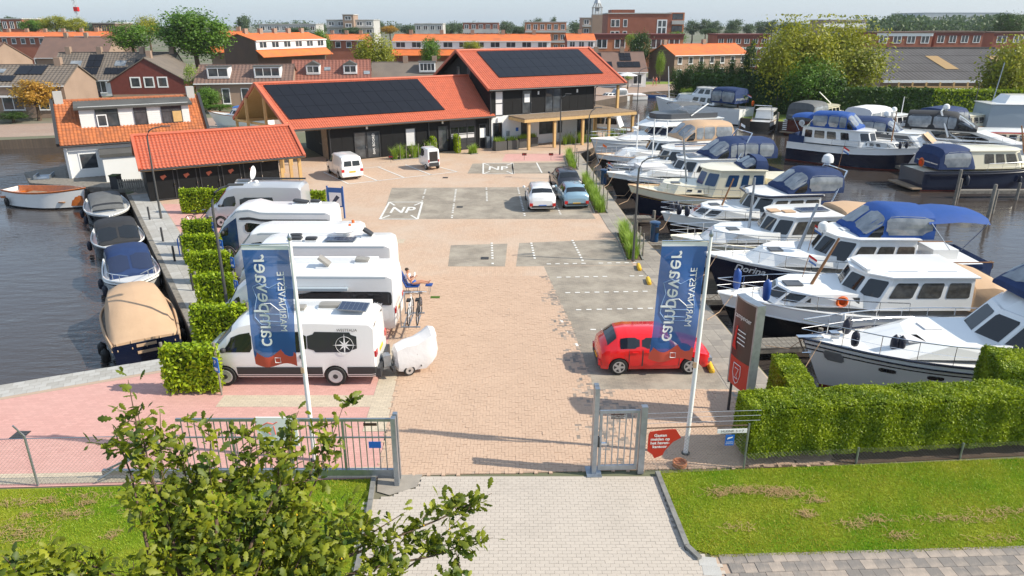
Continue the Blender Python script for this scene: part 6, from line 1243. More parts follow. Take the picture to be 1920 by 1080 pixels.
rg = [[(x, w, .88 + .06 * max(0, x)), (x, w * .95, .9 + h * .45), (x, w * .8, .9 + h * .8), (x, w * .4, .9 + h * .98), (x, 0, .9 + h)] for x, h, w in st]; lfc = Loft(rg); cv = lfc.skin(MB()).build('boat_cover', 'beige_cloth', b.t, True)
for k in range(5): y = -1.0 + k * .5; MB().tube([(-2.95, y, 1.0), (-3.13, y, .72)], .02, 4).build('cover_strap', 'beige_cloth', cv)
for z0 in (.5, .78): MB().box(-3.13, -.35, z0 - .02, -3.09, .35, z0 + .09).build('transom_step', 'beige_cloth', b.t)
for x in (-2.4, -1.6): b.fender(x, 1, .35, 'black_rubber', .17, .6)
for x in (-2.2, -1): b.fender(x, -1, .5, 'black_rubber', .12)
# ---- boat on its trailer behind the harbour building
b = Boat('white open motor boat on land behind the harbour building', (-31.0, 82.3), 170, 7.5, 2.4, (1.1, 1.5), 'gel_white', 'gel_white', 'gel_white', ts=.2, rail=False, far=True, bow_is_center=True, group=None, name='speedboat'); b.t.location.z = .45; b.cabin(-.8, 1.2, .7, 1.1, .7, .6, .2, .7, wins=((.1, .9),), name='console'); b.canopy(-1.6, .2, .9, 1.3, .9, 'flag_blue', 0, top_only=True, name='bimini')
tr_ = thing('boat_trailer', 'steel trailer under the white boat behind the harbour building', 'trailer', (-31., 82.3, 0), R(170)); MB().box(-3, -.9, .3, 3.6, -.8, .42).box(-3, .8, .3, 3.6, .9, .42).box(-1.2, -.9, .3, -1.1, .9, .42).build('frame', 'galvanised', tr_)
for y in (1.1, -1.1): wheel(tr_, -1.1, y, .3, .2, 'alloy', 0)
# ---- jetties, mooring posts, finger pontoons
def jetty(label, pts, w, z, posts, group=None, m='grey_wood'):
 t = thing('jetty', label, 'jetty', (*pts[0], WZ), 0, group);
 for a, c in zip(pts, pts[1:]):
  L = math.dist(a, c); an = math.atan2(c[1] - a[1], c[0] - a[0]); n = max(1, int(L / .2))
  me = MB().box(.0, -w / 2, 0, .185, w / 2, .05).mesh('plank', m)
  for k in range(n): obj('plank', me, t, (a[0] - pts[0][0] + math.cos(an) * k * .2, a[1] - pts[0][1] + math.sin(an) * k * .2, z), an + random.gauss(0, .01))
  for sd in (1, -1):
   o = MB().box(0, -.06, -.2, L, .06, -.005).build('beam', m, t); o.location = (a[0] - pts[0][0] - math.sin(an) * sd * w * .42, a[1] - pts[0][1] + math.cos(an) * sd * w * .42, z); o.rotation_euler = (0, 0, an)
 for x, y, h in posts: o = MB().tube([(0, 0, -2), (0, 0, h)], [.12, .1], 8).build('pile', m, t, True); o.location = (x - pts[0][0], y - pts[0][1], 0)
jetty('short timber finger jetty in front of the white cruiser Alizee', [(8.85, 25.3), (12.2, 25.6)], .9, .55, [(12.3, 25.9, 1.0)]); jetty('narrow finger jetty beside the lettered navy yacht', [(8.3, 30.5), (10.6, 30.5)], .7, .5, [(10.7, 30.8, 1.0)]); jetty('finger jetty with grey planks left of the anchors boat', [(7.5, 39.0), (9.9, 39.2)], .8, .5, [(10.2, 39.2, .9)]); jetty('finger jetty at the bow of the tug style cruiser', [(7.25, 44.9), (9.2, 45.0)], .8, .5, [(9.3, 45.2, .9)])
q0 = P(1655, 306, -.4); q1 = P(1790, 352, -.4); jetty('long timber jetty between the far cruisers', [P(1640, 292, -.5), P(1735, 330, -.5)], .6, .5, [(*P(1736, 336, -1), 2.2)], None)
jetty('timber jetty with tall posts at the right edge of the basin', [P(1795, 356, -.4), (P(1795, 356, -.4)[0] + 16, P(1795, 356, -.4)[1] + .3)], .5, .55, [(*P(1788, 385, -1), 2.6), (*P(1860, 400, -1), 1.7), (*P(1795, 372, -1), 1.5), (*P(1905, 375, -1), 1.3)])
def mooring(px, py, h, lb): t = tag(MB().tube([(0, 0, -2), (0, 0, h * .98), (0, 0, h)], [.14, .12, .08], 10).build('mooring_post', 'grey_wood', None, True), lb, 'mooring post', 'mooring posts in the basin'); t.location = (*P(px, py, -1), -1)
mooring(1733, 345, 2.6, 'weathered mooring post at the stern of the cream topped navy cruiser'); mooring(1698, 312, 2.4, 'weathered mooring post between the far cruisers by the jetty'); mooring(1455, 245, 2.2, 'dark mooring post at the stern of the maroon boat'); mooring(1851, 415, 2.5, 'dark mooring post standing alone before the right jetty')
# ================================================================ FOLIAGE HELPERS
def leaf_quads(c, size, jitter=.35, up=.0, nrm=None):
 """rhombic leaves at centres c (N,3); random orientation, optionally biased to normals"""
 n = len(c); a = rng.normal(size=(n, 3));
 if nrm is not None: a = a * .7 + nrm
 a /= np.linalg.norm(a, axis=1, keepdims=True) + 1e-9
 b = np.cross(a, rng.normal(size=(n, 3))); b /= np.linalg.norm(b, axis=1, keepdims=True) + 1e-9; d = np.cross(a, b)
 s = (size * rng.uniform(1 - jitter, 1 + jitter, n))[:, None]
 return np.stack([c - b * s, c - d * s * .55, c + b * s, c + d * s * .55], 1)
def box_leaves(x0, x1, y0, y1, z0, z1, dens, size, depth=.12, faces='fbtlr'):
 out = []
 for f in faces:
  A = {'f': (x1 - x0) * (z1 - z0), 'b': (x1 - x0) * (z1 - z0), 't': (x1 - x0) * (y1 - y0), 'l': (y1 - y0) * (z1 - z0), 'r': (y1 - y0) * (z1 - z0)}[f]
  n = int(A * dens); p = np.c_[rng.uniform(x0, x1, n), rng.uniform(y0, y1, n), rng.uniform(z0, z1, n)]; dd = np.abs(rng.normal(0, depth, n)) - .05; nr = np.zeros((n, 3))
  if f == 'f': p[:, 1] = y0 + dd; nr[:, 1] = -1
  if f == 'b': p[:, 1] = y1 - dd; nr[:, 1] = 1
  if f == 't': p[:, 2] = z1 - dd + (rng.random(n) < .05) * rng.uniform(0, .1, n) * (1 + size * 8) + .012 * np.sin(p[:, 0] * 1.9 + 1) * np.sin(p[:, 0] * .7); nr[:, 2] = 1
  if f == 'l': p[:, 0] = x0 + dd; nr[:, 0] = -1
  if f == 'r': p[:, 0] = x1 - dd; nr[:, 0] = 1
  lump = .025 * np.sin(p[:, 0] * 3.1 + p[:, 2] * 2.3) + .02 * np.sin(p[:, 0] * 7.3 + p[:, 1] * 5); p -= nr * lump[:, None] * -1
  out.append(leaf_quads(p, size, .4, nrm=nr * .9))
 return np.concatenate(out)
def hedge(label, loc, rz, L, W, H, m='leaf_hedge', dens=900, size=.055, z0=.25, name='hedge', core='leaf_dark', posts=False, group=None, slope=None, depth=.1):
 t = thing(name, label, 'hedge', loc, rz, group)
 MB().box(.12, .12, z0 + .05, L - .12, W - .12, H - .12).build('core', core, t)
 V = box_leaves(0, L, 0, W, z0, H, dens, size, depth); stuff(obj('foliage', npmesh('foliage', V, 4, m), t))
 if not posts and z0 > .1:
  for k in range(max(2, int(L / .8))): MB().tube([(.3 + k * .8, W / 2, -.02), (.3 + k * .8 + random.uniform(-.05, .05), W / 2, z0 + .25)], .035, 6).build('stem', 'bark', t)
 if posts:
  for x in (0, L): MB().tube([(x, W / 2, 0), (x, W / 2, H + .12)], .05, 8).build('post', 'grey_wood', t)
 return t
# ================================================================ FOREGROUND
fa = math.degrees(math.atan2(.64, 8.1))
hedge('long clipped bright green conifer hedge along the right fence', (6.42, 16.55, 0), R(fa), 13.5, 1.05, 1.74, dens=3200, size=.036, z0=.28, depth=.05)
q = at(1432, 668, 20.3)
hedge('short clipped hedge running back beside the quay', (8.75, 17.7, 0), R(84), 2.7, .75, 1.5, dens=3000, size=.036, z0=.1, depth=.05)
hedge('clipped hedge block at the right edge before the white cruiser', (15.75, 17.95, 0), R(75), 1.7, 1.6, 2.0, dens=3000, size=.036, z0=.1, depth=.05)
sheet('hedge_soil', [(6.35, 16.42), (20.2, 17.5), (20.1, 18.85), (6.35, 17.8)], -.002, 'soil')
# --- gates and fences
def chainlink(parent, a, b, h, z0=.03, s=.1, r=.0024):
 L = math.dist(a, b); ux, uy = (b[0] - a[0]) / L, (b[1] - a[1]) / L; mb = MB(); n = int((L + h) / s)
 def w(p, q):
  P0 = (a[0] + ux * p[0], a[1] + uy * p[0], z0 + p[1]); P1 = (a[0] + ux * q[0], a[1] + uy * q[0], z0 + q[1]); mb.tube([P0, P1], r, 3, False)
 for k in range(n):
  o = k * s
  x0, x1 = max(0, o - h), min(L, o)
  if x1 > x0: w((x0, o - x0), (x1, o - x1)); w((L - x0, o - x0), (L - x1, o - x1))
 return stuff(mb.build('chain_link', 'kerb', parent))
def post(parent, x, y, h, r=.03, m='galvanised', sq=False):
 o = (MB().box(-r, -r, 0, r, r, h) if sq else MB().tube([(0, 0, 0), (0, 0, h)], r, 8)).build('post', m, parent); o.location = (x, y, 0); return o
fl = thing('chain_link_fence', 'galvanised chain link fence left of the sliding gate', 'fence', (-13, 15.6, 0)); fl.location = (0, 0, 0)
YL = lambda x: 15.62 + (x + 13.44) * .043
for x in (-15.8, -12.46, -9.17): post(fl, x, YL(x), 1.5, .03); MB().tube([(x, YL(x), 1.5), (x - .1, YL(x) - .15, 1.9)], .025, 6).build('outrigger', 'galvanised', fl)
chainlink(fl, (-17, YL(-17)), (-8.4, YL(-8.4)), 1.4); MB().tube([(-17, YL(-17), 1.43), (-8.4, YL(-8.4), 1.43)], .012, 5).build('top_wire', 'galvanised', fl); MB().tube([(-10.9, YL(-10.9), .12), (-9.2, YL(-9.2), 1.2)], .025, 6).build('brace', 'galvanised', fl)
sg = thing('sliding_gate', 'galvanised steel sliding gate with upright bars, standing open', 'gate', (-8.7, 16.0, 0))
MB().box(0, -.05, .1, 5.65, .05, .28).build('bottom_rail', 'galvanised', sg); MB().box(0, -.03, 1.74, 5.65, .03, 1.82).build('top_rail', 'galvanised', sg); MB().box(0, -.02, 1.24, 5.6, .02, 1.27).build('middle_rail', 'galvanised', sg)
me = MB().box(-.012, -.012, .28, .012, .012, 1.74).mesh('bar', 'galvanised')
for k in range(33): obj('bar', me, sg, (.12 + k * .17, 0, 0))
for x in (1.4, 2.9, 4.3): MB().box(x - .03, -.03, .28, x + .03, .03, 1.74).build('stile', 'galvanised', sg)
MB().box(-2.2, -.05, .1, 0, .05, .26).build('tail_rail', 'galvanised', sg); b_ = MB(); verge(b_, (-2.2, 0, .2), (-.05, 0, 1.3), .05, .05); b_.build('tail_brace', 'galvanised', sg)
MB().box(5.62, -.07, 0, 5.74, .07, 1.98).build('guide_post', 'galvanised', sg); MB().box(5.62, -.07 - .3, 0, 5.74, -.2, 2.02).build('guide_post', 'galvanised', sg)
MB().box(4.95, -.035, .95, 5.27, -.022, 1.14).build('notice', 'sign_blue', sg); MB().box(4.85, -.035, 1.62, 5.2, -.022, 1.7).build('notice', 'sign_dark', sg)
wb = thing('fence_sign', 'white notice board with pink line drawing fixed on the sliding gate', 'sign', (-6.1, 15.93, 1.05)); MB().box(-.5, -.02, 0, .55, .02, .85).build('board', 'sign_white', wb); MB().box(-.47, -.03, .03, .52, -.021, .16).build('strip', 'leaf_dark', wb)
MB().tube([(-.35, -.03, .62), (-.2, -.03, .7), (-.05, -.03, .66), (.05, -.03, .72)], .012, 4).tube([(-.3, -.03, .56), (-.15, -.03, .35)], .01, 4).tube([(-.05, -.03, .6), (-.02, -.03, .35)], .01, 4).build('drawing', 'flag_red', wb); put_text('B', .16, 'sign_dark', (.2, -.03, .45), (1, 0, 0), (0, 0, 1), wb)
pg = thing('pedestrian_gate', 'galvanised pedestrian gate with upright bars beside the drive', 'gate', (2.3, 16.2, 0), R(2))
MB().box(-.16, -.07, 0, -.04, .07, 2.5).build('post', 'galvanised', pg); MB().box(-.16, .1, 0, -.04, .24, 2.62).build('post', 'galvanised', pg); MB().box(-.16, -.07, 2.5, -.04, .24, 2.6).build('post_cap', 'galvanised', pg); MB().box(1.08, -.08, 0, 1.24, .08, 2.05).build('post', 'galvanised', pg); MB().box(-.3, -.2, 0, .1, .3, .03).build('base_plate', 'galvanised', pg)
MB().box(0, -.03, .12, 1.05, .03, .26).build('bottom_rail', 'galvanised', pg); MB().box(0, -.03, 1.86, 1.05, .03, 1.94).build('top_rail', 'galvanised', pg)
for x in (0, .98): MB().box(x, -.03, .26, x + .07, .03, 1.86).build('stile', 'galvanised', pg)
for k in range(5): MB().box(.2 + k * .165 - .014, -.014, .26, .2 + k * .165 + .014, .014, 1.86).build('bar', 'galvanised', pg)
MB().box(.28, -.045, 1.7, .62, -.03, 1.84).build('notice', 'sign_dark', pg); put_text('VERBODEN TOEGANG', .045, 'sign_white', (.45, -.048, 1.79), (1, 0, 0), (0, 0, 1), pg); put_text('VOOR ONBEVOEGDEN', .04, 'sign_white', (.45, -.048, 1.735), (1, 0, 0), (0, 0, 1), pg); MB().box(.05, -.1, .95, .2, -.03, 1.0).build('handle', 'chrome', pg); MB().box(-.03, -.05, .85, .02, .05, 1.15).build('lock', 'plastic_dark', pg)
fr_ = thing('chain_link_fence', 'chain link fence panel with notices between pedestrian gate and hedge', 'fence', (0, 0, 0))
chainlink(fr_, (3.55, 16.27), (6.32, 16.43), 1.32); MB().tube([(3.55, 16.27, 1.36), (6.32, 16.43, 1.36)], .018, 6).build('top_rail', 'bark', fr_); post(fr_, 6.32, 16.43, 1.4, .028)
for z in (1.5, 1.65, 1.8): MB().tube([(3.5, 16.28, z), (6.6, 16.45, z)], .006, 4).build('wire', 'galvanised', fr_)
chainlink(fr_, (6.32, 16.43), (15, 17.1), .45); MB().tube([(9.5, 16.68, 0), (9.5, 16.68, .5)], .03, 6).build('post', 'galvanised', fr_); MB().tube([(12.5, 16.9, 0), (12.5, 16.9, .5)], .03, 6).build('post', 'galvanised', fr_)
rs = thing('notice_plate', 'red tapered notice plate with white lettering on the chain link', 'sign', (4.02, 16.25, 0), R(3)); MB().add([(x, y, z) for y in (-.05, -.03) for x, z in ((-.42, .72), (-.42, 1.22), (-.38, 1.3), (.1, 1.36), (.3, 1.36), (.46, 1.1), (.25, .98), (.05, .72), (.0, .58), (-.22, .48), (-.28, .6))], [tuple(range(10, -1, -1)), tuple(range(11, 22))] + [(i, (i + 1) % 11, 11 + (i + 1) % 11, 11 + i) for i in range(11)]).build('plate', 'sign_red', rs)
for k, tx in enumerate(('Gasten', 'melden op', 'het haven-', 'kantoor')): put_text(tx, .12, 'sign_white', (-.1, -.056, 1.19 - k * .115), (1, 0, 0), (0, 0, 1), rs, bold=.003)
hs = thing('house_number_plate', 'white house number plate on the fence', 'sign', (5.86, 16.37, 1.22), R(3)); MB().box(-.4, -.02, -.06, .4, .0, .06).build('plate', 'sign_white', hs); put_text('HUISNR. 5 + 7', .1, 'sign_dark', (0, -.026, 0), (1, 0, 0), (0, 0, 1), hs)
cs = thing('camera_notice', 'small blue camera surveillance notice on the fence', 'sign', (5.82, 16.37, .95), R(3)); MB().box(-.12, -.02, -.17, .12, 0, .15).build('plate', 'sign_blue', cs); MB().add([(-.08, -.026, .02), (.06, -.026, .07), (.08, -.026, .11), (-.06, -.026, .08)], [(0, 1, 2, 3)]).build('camera_symbol', 'sign_white', cs); put_text('CAMERA', .05, 'sign_white', (0, -.026, -.06), (1, 0, 0), (0, 0, 1), cs); put_text('BEWAKING', .042, 'sign_white', (0, -.026, -.11), (1, 0, 0), (0, 0, 1), cs)
tag(MB().lathe([(.16, 0), (.19, .02), (.2, .14), (.17, .14), (.15, .05)], (0, 0, 0), 16).build('pot', 'brick_orange', None, True), 'terracotta pot at the foot of the chain link fence', 'pot').location = (4.6, 16.55, 0)
sheet('sand_patch', [(-3.15, 15.25), (-2.5, 15.6), (-2.4, 16.15), (-3.6, 16.1), (-3.5, 15.4)], .006, 'slab_tan')
# --- flags on poles
def flag_thing(label, x, y, lean=0.):
 t = thing('flagpole', label + ' pole', 'flagpole', (x, y, 0), 0, 'white flagpoles at the entrance'); MB().tube([(0, 0, 0), (lean * .5, 0, 3), (lean, 0, 6.35)], [.065, .06, .04], 10).build('pole', 'sign_white', t, True); MB().lathe([(.03, 0), (.06, .05), (.05, .12), (.01, .2)], (lean, 0, 6.35), 10).build('finial', 'galvanised', t, True); MB().lathe([(.12, 0), (.12, .03), (.07, .04)], (0, 0, 0), 10).build('base_plate', 'plastic_dark', t); MB().tube([(lean, 0, 6.27), (lean - 1.22, 0, 6.25)], .018, 6).build('arm', 'chrome', t)
 MB().cbox((lean * .42 - .04, -.03, 2.8), (.08, .08, .16)).build('weight', 'beige_cloth', t)
 f = thing('flag', label, 'flag', (x + lean, y, 0), 0, 'blue flags at the entrance'); W_, z1, z0 = 1.16, 6.23, 2.92
 def pt(u, v):
  zz = z1 + (z0 - z1) * v; xx = -.06 - W_ * u - .08 * v * v * (1 - u * .3) - .02 * v + lean * -.45 * v; sw = (.05 * math.sin(u * 5 + v * 7) + .1 * v * math.sin(v * 5.5 + u * 2)) * min(1, v * 3)
  return (xx, sw, zz + (.06 * math.sin(u * 6.5) * v if v > .84 else 0))
 def band(v0, v1, nm, m, n=14, k=12):
  mb = MB(); vs = [pt(i / k, v0 + (v1 - v0) * j / n) for j in range(n + 1) for i in range(k + 1)]
  if nm == 'red_band': vs = [(p[0], p[1], p[2] + (.09 * math.sin(i % (k + 1) / k * 7) + .05) * (1 - (i // (k + 1)) / n)) if i // (k + 1) < n else p for i, p in enumerate(vs)]; vs = [(p[0], p[1] - .008, p[2]) for p in vs]
  mb.add(vs, [(j * (k + 1) + i, j * (k + 1) + i + 1, (j + 1) * (k + 1) + i + 1, (j + 1) * (k + 1) + i) for j in range(n) for i in range(k)]); return mb.build(nm, m, f, True)
 band(.0, .035, 'hem', 'flag_white', 2); band(.035, .93, 'blue_field', 'flag_blue', 30); band(.9, 1., 'red_band', 'flag_red', 6)
 def on(u, v, off=.03): p = pt(u, v); return (p[0], p[1] - off, p[2])
 def letter(txt, size, u, vc, m='flag_white', bold=0.):
  me = text_mesh(txt, size, m, bold=bold)
  for vtx in me.vertices:                      # reads upwards, seen from behind (mirrored)
   a, b = vtx.co.x, vtx.co.y; v = vc - a / (z1 - z0); uu = u - b / W_; p = pt(uu, v); vtx.co = (p[0], p[1] - .02, p[2])
  finish(bpy.data.objects.new('lettering', me), f)
 letter('campevaer', .58, .62, .45, bold=.002); letter('MARINAVESTE', .25, .24, .45)
 q = MB(); pts = [(.87, .33), (.7, .30), (.5, .335), (.3, .30), (.13, .33), (.2, .42), (.14, .5), (.12, .58), (.25, .64), (.5, .645), (.75, .64), (.88, .58), (.86, .5), (.8, .42), (.87, .33)]; q.tube([on(*p, .012) for p in pts], .009, 4, False); q.build('crest_outline', 'flag_pale', f)
 q = MB().tube([on(*p, .012) for p in ((.7, .61), (.7, .55), (.3, .55), (.3, .61), (.7, .61))], .012, 4, False); q.build('crest_line', 'flag_pale', f); MB().tube([on(*p, .012) for p in ((.3, .52), (.5, .46), (.7, .47), (.75, .52), (.62, .55))], .012, 4, False).build('crest_line', 'flag_white', f)
 p = on(.45, .955, .03); MB().tube([(p[0] - .07, p[1], p[2] - .07), (p[0] + .07, p[1], p[2] - .07), (p[0] + .07, p[1], p[2] + .07), (p[0] - .07, p[1], p[2] + .07), (p[0] - .07, p[1], p[2] - .07)], .01, 4).build('small_crest', 'flag_white', f)
flag_thing('blue banner flag left of the drive, hanging before the camper vans', -5.49, 16.84); flag_thing('blue banner flag right of the drive, hanging before the red car', 4.9, 17.15, .1)
# --- entrance totem
tt = thing('totem_sign', 'tall curved brown and red entrance totem beside the hedge', 'sign', (6.95, 19.1, 0), R(-74)); tt.scale = (.85, .85, 1)
def blade(z0, z1, m, nm, d=.0, x0=-.55, x1=.55):
 mb = MB(); n = 8; vs = []
 for z in (z0, z1):
  for i in range(n + 1): x = x0 + (x1 - x0) * i / n; vs.append((x, -.16 - d - .1 * math.cos((x / .55) * 1.2), z))
  for i in range(n + 1): x = x1 - (x1 - x0) * i / n; vs.append((x, .1, z))
 m_ = 2 * n + 2; mb.add(vs, [(i, (i + 1) % m_, m_ + (i + 1) % m_, m_ + i) for i in range(m_)] + [tuple(range(m_ - 1, -1, -1)), tuple(range(m_, 2 * m_))]); return mb.build(nm, m, tt)
blade(2.0, 3.85, 'sign_dark', 'upper_panel'); blade(1.1, 1.995, 'sign_red', 'lower_panel', .004); blade(3.851, 3.9, 'galvanised', 'top_cap', .006); MB().box(.552, -.2, 1.0, .62, .12, 3.9).build('side_profile', 'galvanised', tt); MB().box(-.62, -.2, 1.0, -.552, .12, 3.9).build('side_profile', 'galvanised', tt)
for x in (-.58, .58): MB().tube([(x, -.02, 0), (x, -.02, 1.05)], .05, 8).build('leg', 'plastic_dark', tt)
put_text('campevaer', .22, 'sign_white', (0, -.275, 3.35), (1, 0, 0), (0, 0, 1), tt)
for k in range(4): MB().box(-.2, -.275, 2.9 - k * .13, .25, -.268, 2.93 - k * .13).build('text_line', 'sign_white', tt)
MB().add([(-.45, -.27, 2.3), (-.3, -.275, 3.0), (-.22, -.275, 3.05), (-.28, -.275, 2.5), (-.2, -.275, 2.25)], [(0, 1, 2, 3, 4)]).build('swoosh', 'red', tt); MB().tube([(-.2, -.285, 1.85), (.2, -.285, 1.85), (.22, -.285, 1.55), (.12, -.285, 1.3), (0, -.285, 1.22), (-.12, -.285, 1.3), (-.22, -.285, 1.55), (-.2, -.285, 1.85)], .012, 4).build('crest_outline', 'sign_white', tt); MB().tube([(-.1, -.29, 1.72), (.1, -.29, 1.72), (.0, -.29, 1.5), (.1, -.29, 1.4), (-.1, -.29, 1.4)], .012, 4).build('crest_line', 'sign_white', tt)
# --- lamp posts
def lamp(label, x, y, h, arm=1.0, an=0.):
 t = thing('lamp_post', label, 'street lamp', (x, y, 0), an, 'lamp posts of the yard'); MB().tube([(0, 0, 0), (0, 0, 1.0), (0, 0, h - .8), (.03, 0, h - .45), (.16, 0, h - .15), (.42, 0, h + .02), (arm, 0, h + .1)], [.08, .06, .05, .045, .04, .035, .03], 8).build('pole', 'grey_post', t, True); MB().cbox((arm + .25, 0, h + .12), (.55, .14, .06)).build('lamp_head', 'grey_post', t)
lamp('lamp post between the ivy screens, nearest on the left quay', -11.28, 26.1, 5.6, .7, R(8)); lamp('lamp post before the locker shed on the left quay', -21.78, 42.8, 5.5, .9, R(10)); lamp('lamp post in the grass strip before the cream cruiser on the right quay', 6.17, 34.4, 5.2, 1.0, R(8)); lamp('lamp post by the middle grass strip of the right quay', 5.78, 54.4, 5.3, .5, R(20)); lamp('lamp post before the timber balcony', 4.4, 65.6, 5.3, .4, R(5)); lamp('lamp post by the far quay water behind the office building', 15.8, 92, 6.0, .8, R(10))
# --- ivy screens between the camper bays
def screen(label, x0, x1, y, h, w=.4): return hedge(label, (x0, y, 0), 0, x1 - x0, w, h, 'leaf_ivy', 480, .07, .06, 'ivy_screen', 'leaf_dark', True, 'ivy screens between the camper bays', depth=.13)
for lb, x0, x1, y, h in (('ivy screen at the nose of the nearest camper van', -11.3, -9.6, 20.55, 1.65), ('ivy screen behind the left flag beside the lamp post', -12.0, -9.9, 24.4, 1.5), ('ivy screen at the nose of the motorhome with bicycles', -13.3, -11.7, 27.9, 1.5), ('ivy screen at the nose of the long white motorhome', -14.9, -13.0, 31.0, 1.5), ('ivy screen at the nose of the plain motorhome', -16.4, -14.6, 33.8, 1.5), ('ivy screen left of the blue cab', -17.8, -16.2, 37.0, 1.4), ('ivy screen before the middle locker doors', -21.0, -17.6, 44.0, 1.55), ('ivy screen before the right locker doors', -17.2, -14.6, 44.8, 1.5), ('ivy screen left of the blue framed notice', -12.6, -11.7, 43.6, 1.5)): screen(lb, x0, x1, y, h)
def blue_sign(lb, x, y, h=1.35):
 t = thing('parking_sign', lb, 'sign', (x, y, 0), R(-35), 'blue parking signs at the bays'); MB().box(-.02, 0, 0, .02, .04, h).build('post', 'grey_wood', t); MB().box(-.14, -.03, h - .5, .14, -.005, h).build('plate', 'sign_blue', t); put_text('P', .22, 'sign_white', (0, -.035, h - .16), (1, 0, 0), (0, 0, 1), t); MB().box(-.1, -.035, h - .44, .1, -.031, h - .34).build('camper_symbol', 'sign_white', t)
for lb, x, y in (('blue parking sign at the nearest camper van', -9.5, 20.5), ('blue parking sign behind the left flag', -11.5, 27.8), ('blue parking sign at the long white motorhome', -12.8, 30.9), ('blue parking sign beside the blue cab', -14.4, 33.7), ('blue parking sign at the silver camper van', -16.1, 37.0)): blue_sign(lb, x, y)
nb = thing('notice_board', 'blue framed notice board on two posts beside the silver camper van', 'sign', (-10.9, 43.0, 0), R(-12)); MB().box(-.55, -.04, 0, -.47, .04, 2.0).box(.47, -.04, 0, .55, .04, 2.0).build('posts', 'flag_blue', nb); MB().box(-.47, -.02, .7, .47, .02, 1.9).build('board', 'flag_blue', nb); MB().box(-.4, -.03, .78, .4, -.021, 1.6).build('map', 'sign_white', nb); MB().add([(-.25, -.035, 1.0), (.1, -.035, 1.45), (.3, -.035, 1.3), (-.05, -.035, .95)], [(0, 1, 2, 3)]).build('map_drawing', 'panel_blue', nb)
# --- bollards and service pillars on the left quay walk
for lb, px, py in (('black bollard beside the locker shed corner', 281, 412), ('black bollard beside the hooded black sloop', 306, 453), ('black bollard beside the white sloop', 328, 490), ('black bollard beside the sand coloured boat cover', 363, 545), ('black bollard nearest the pink forecourt', 412, 626)):
 t = tag(MB().lathe([(.055, 0), (.055, .78), (.045, .82), (.01, .83)], (0, 0, 0), 10).build('bollard', 'plastic_dark', None, True), lb, 'bollard', 'bollards on the left quay'); t.location = P3(px, py)
sp = thing('service_pillar', 'grey service pillar with blue hose on the left quay walk', 'service pillar', P3(350, 480), R(20)); MB().box(-.2, -.15, 0, .2, .15, 1.15).build('cabinet', 'grey_post', sp); MB().tube([(-.3, -.1, .1), (-.3, -.1, .95), (-.22, -.1, 1.1), (0, -.17, 1.05)], .035, 6).build('hose', 'rubber_blue', sp); MB().lathe([(.1, -.05), (.16, 0), (.1, .05), (.06, 0)], (.26, 0, .95), 12, 'X').build('hose_reel', 'rubber_blue', sp)
for lb, px, py in (('navy service pillar beside the flag on the right quay', 1226, 452), ('navy service pillar by the dark hulled boats', 1131, 345)):
 sp = thing('service_pillar', lb, 'service pillar', P3(px, py), 0, 'navy service pillars'); MB().lathe([(.24, 0), (.24, .95), (.3, 1.0), (.3, 1.1), (.15, 1.15)], (0, 0, 0), 14).build('drum', 'car_navy', sp, True); MB().cbox((.1, -.24, .7), (.2, .06, .3)).build('sockets', 'plastic_dark', sp)
for lb, px, py in (('yellow wheel stop at the far dashed bay of the right quay', 1198, 503), ('yellow wheel stop behind the right flag', 1216, 529), ('yellow wheel stop before the red car', 1331, 690)):
 o = tag(MB().lathe([(.04, -.4), (.1, -.37), (.11, 0), (.1, .37), (.04, .4)], (0, 0, .06), 10, 'Y').build('wheel_stop', 'yellow', None, True), lb, 'wheel stop', 'yellow wheel stops'); o.location = P3(px, py); o.rotation_euler = (0, 0, R(-4))
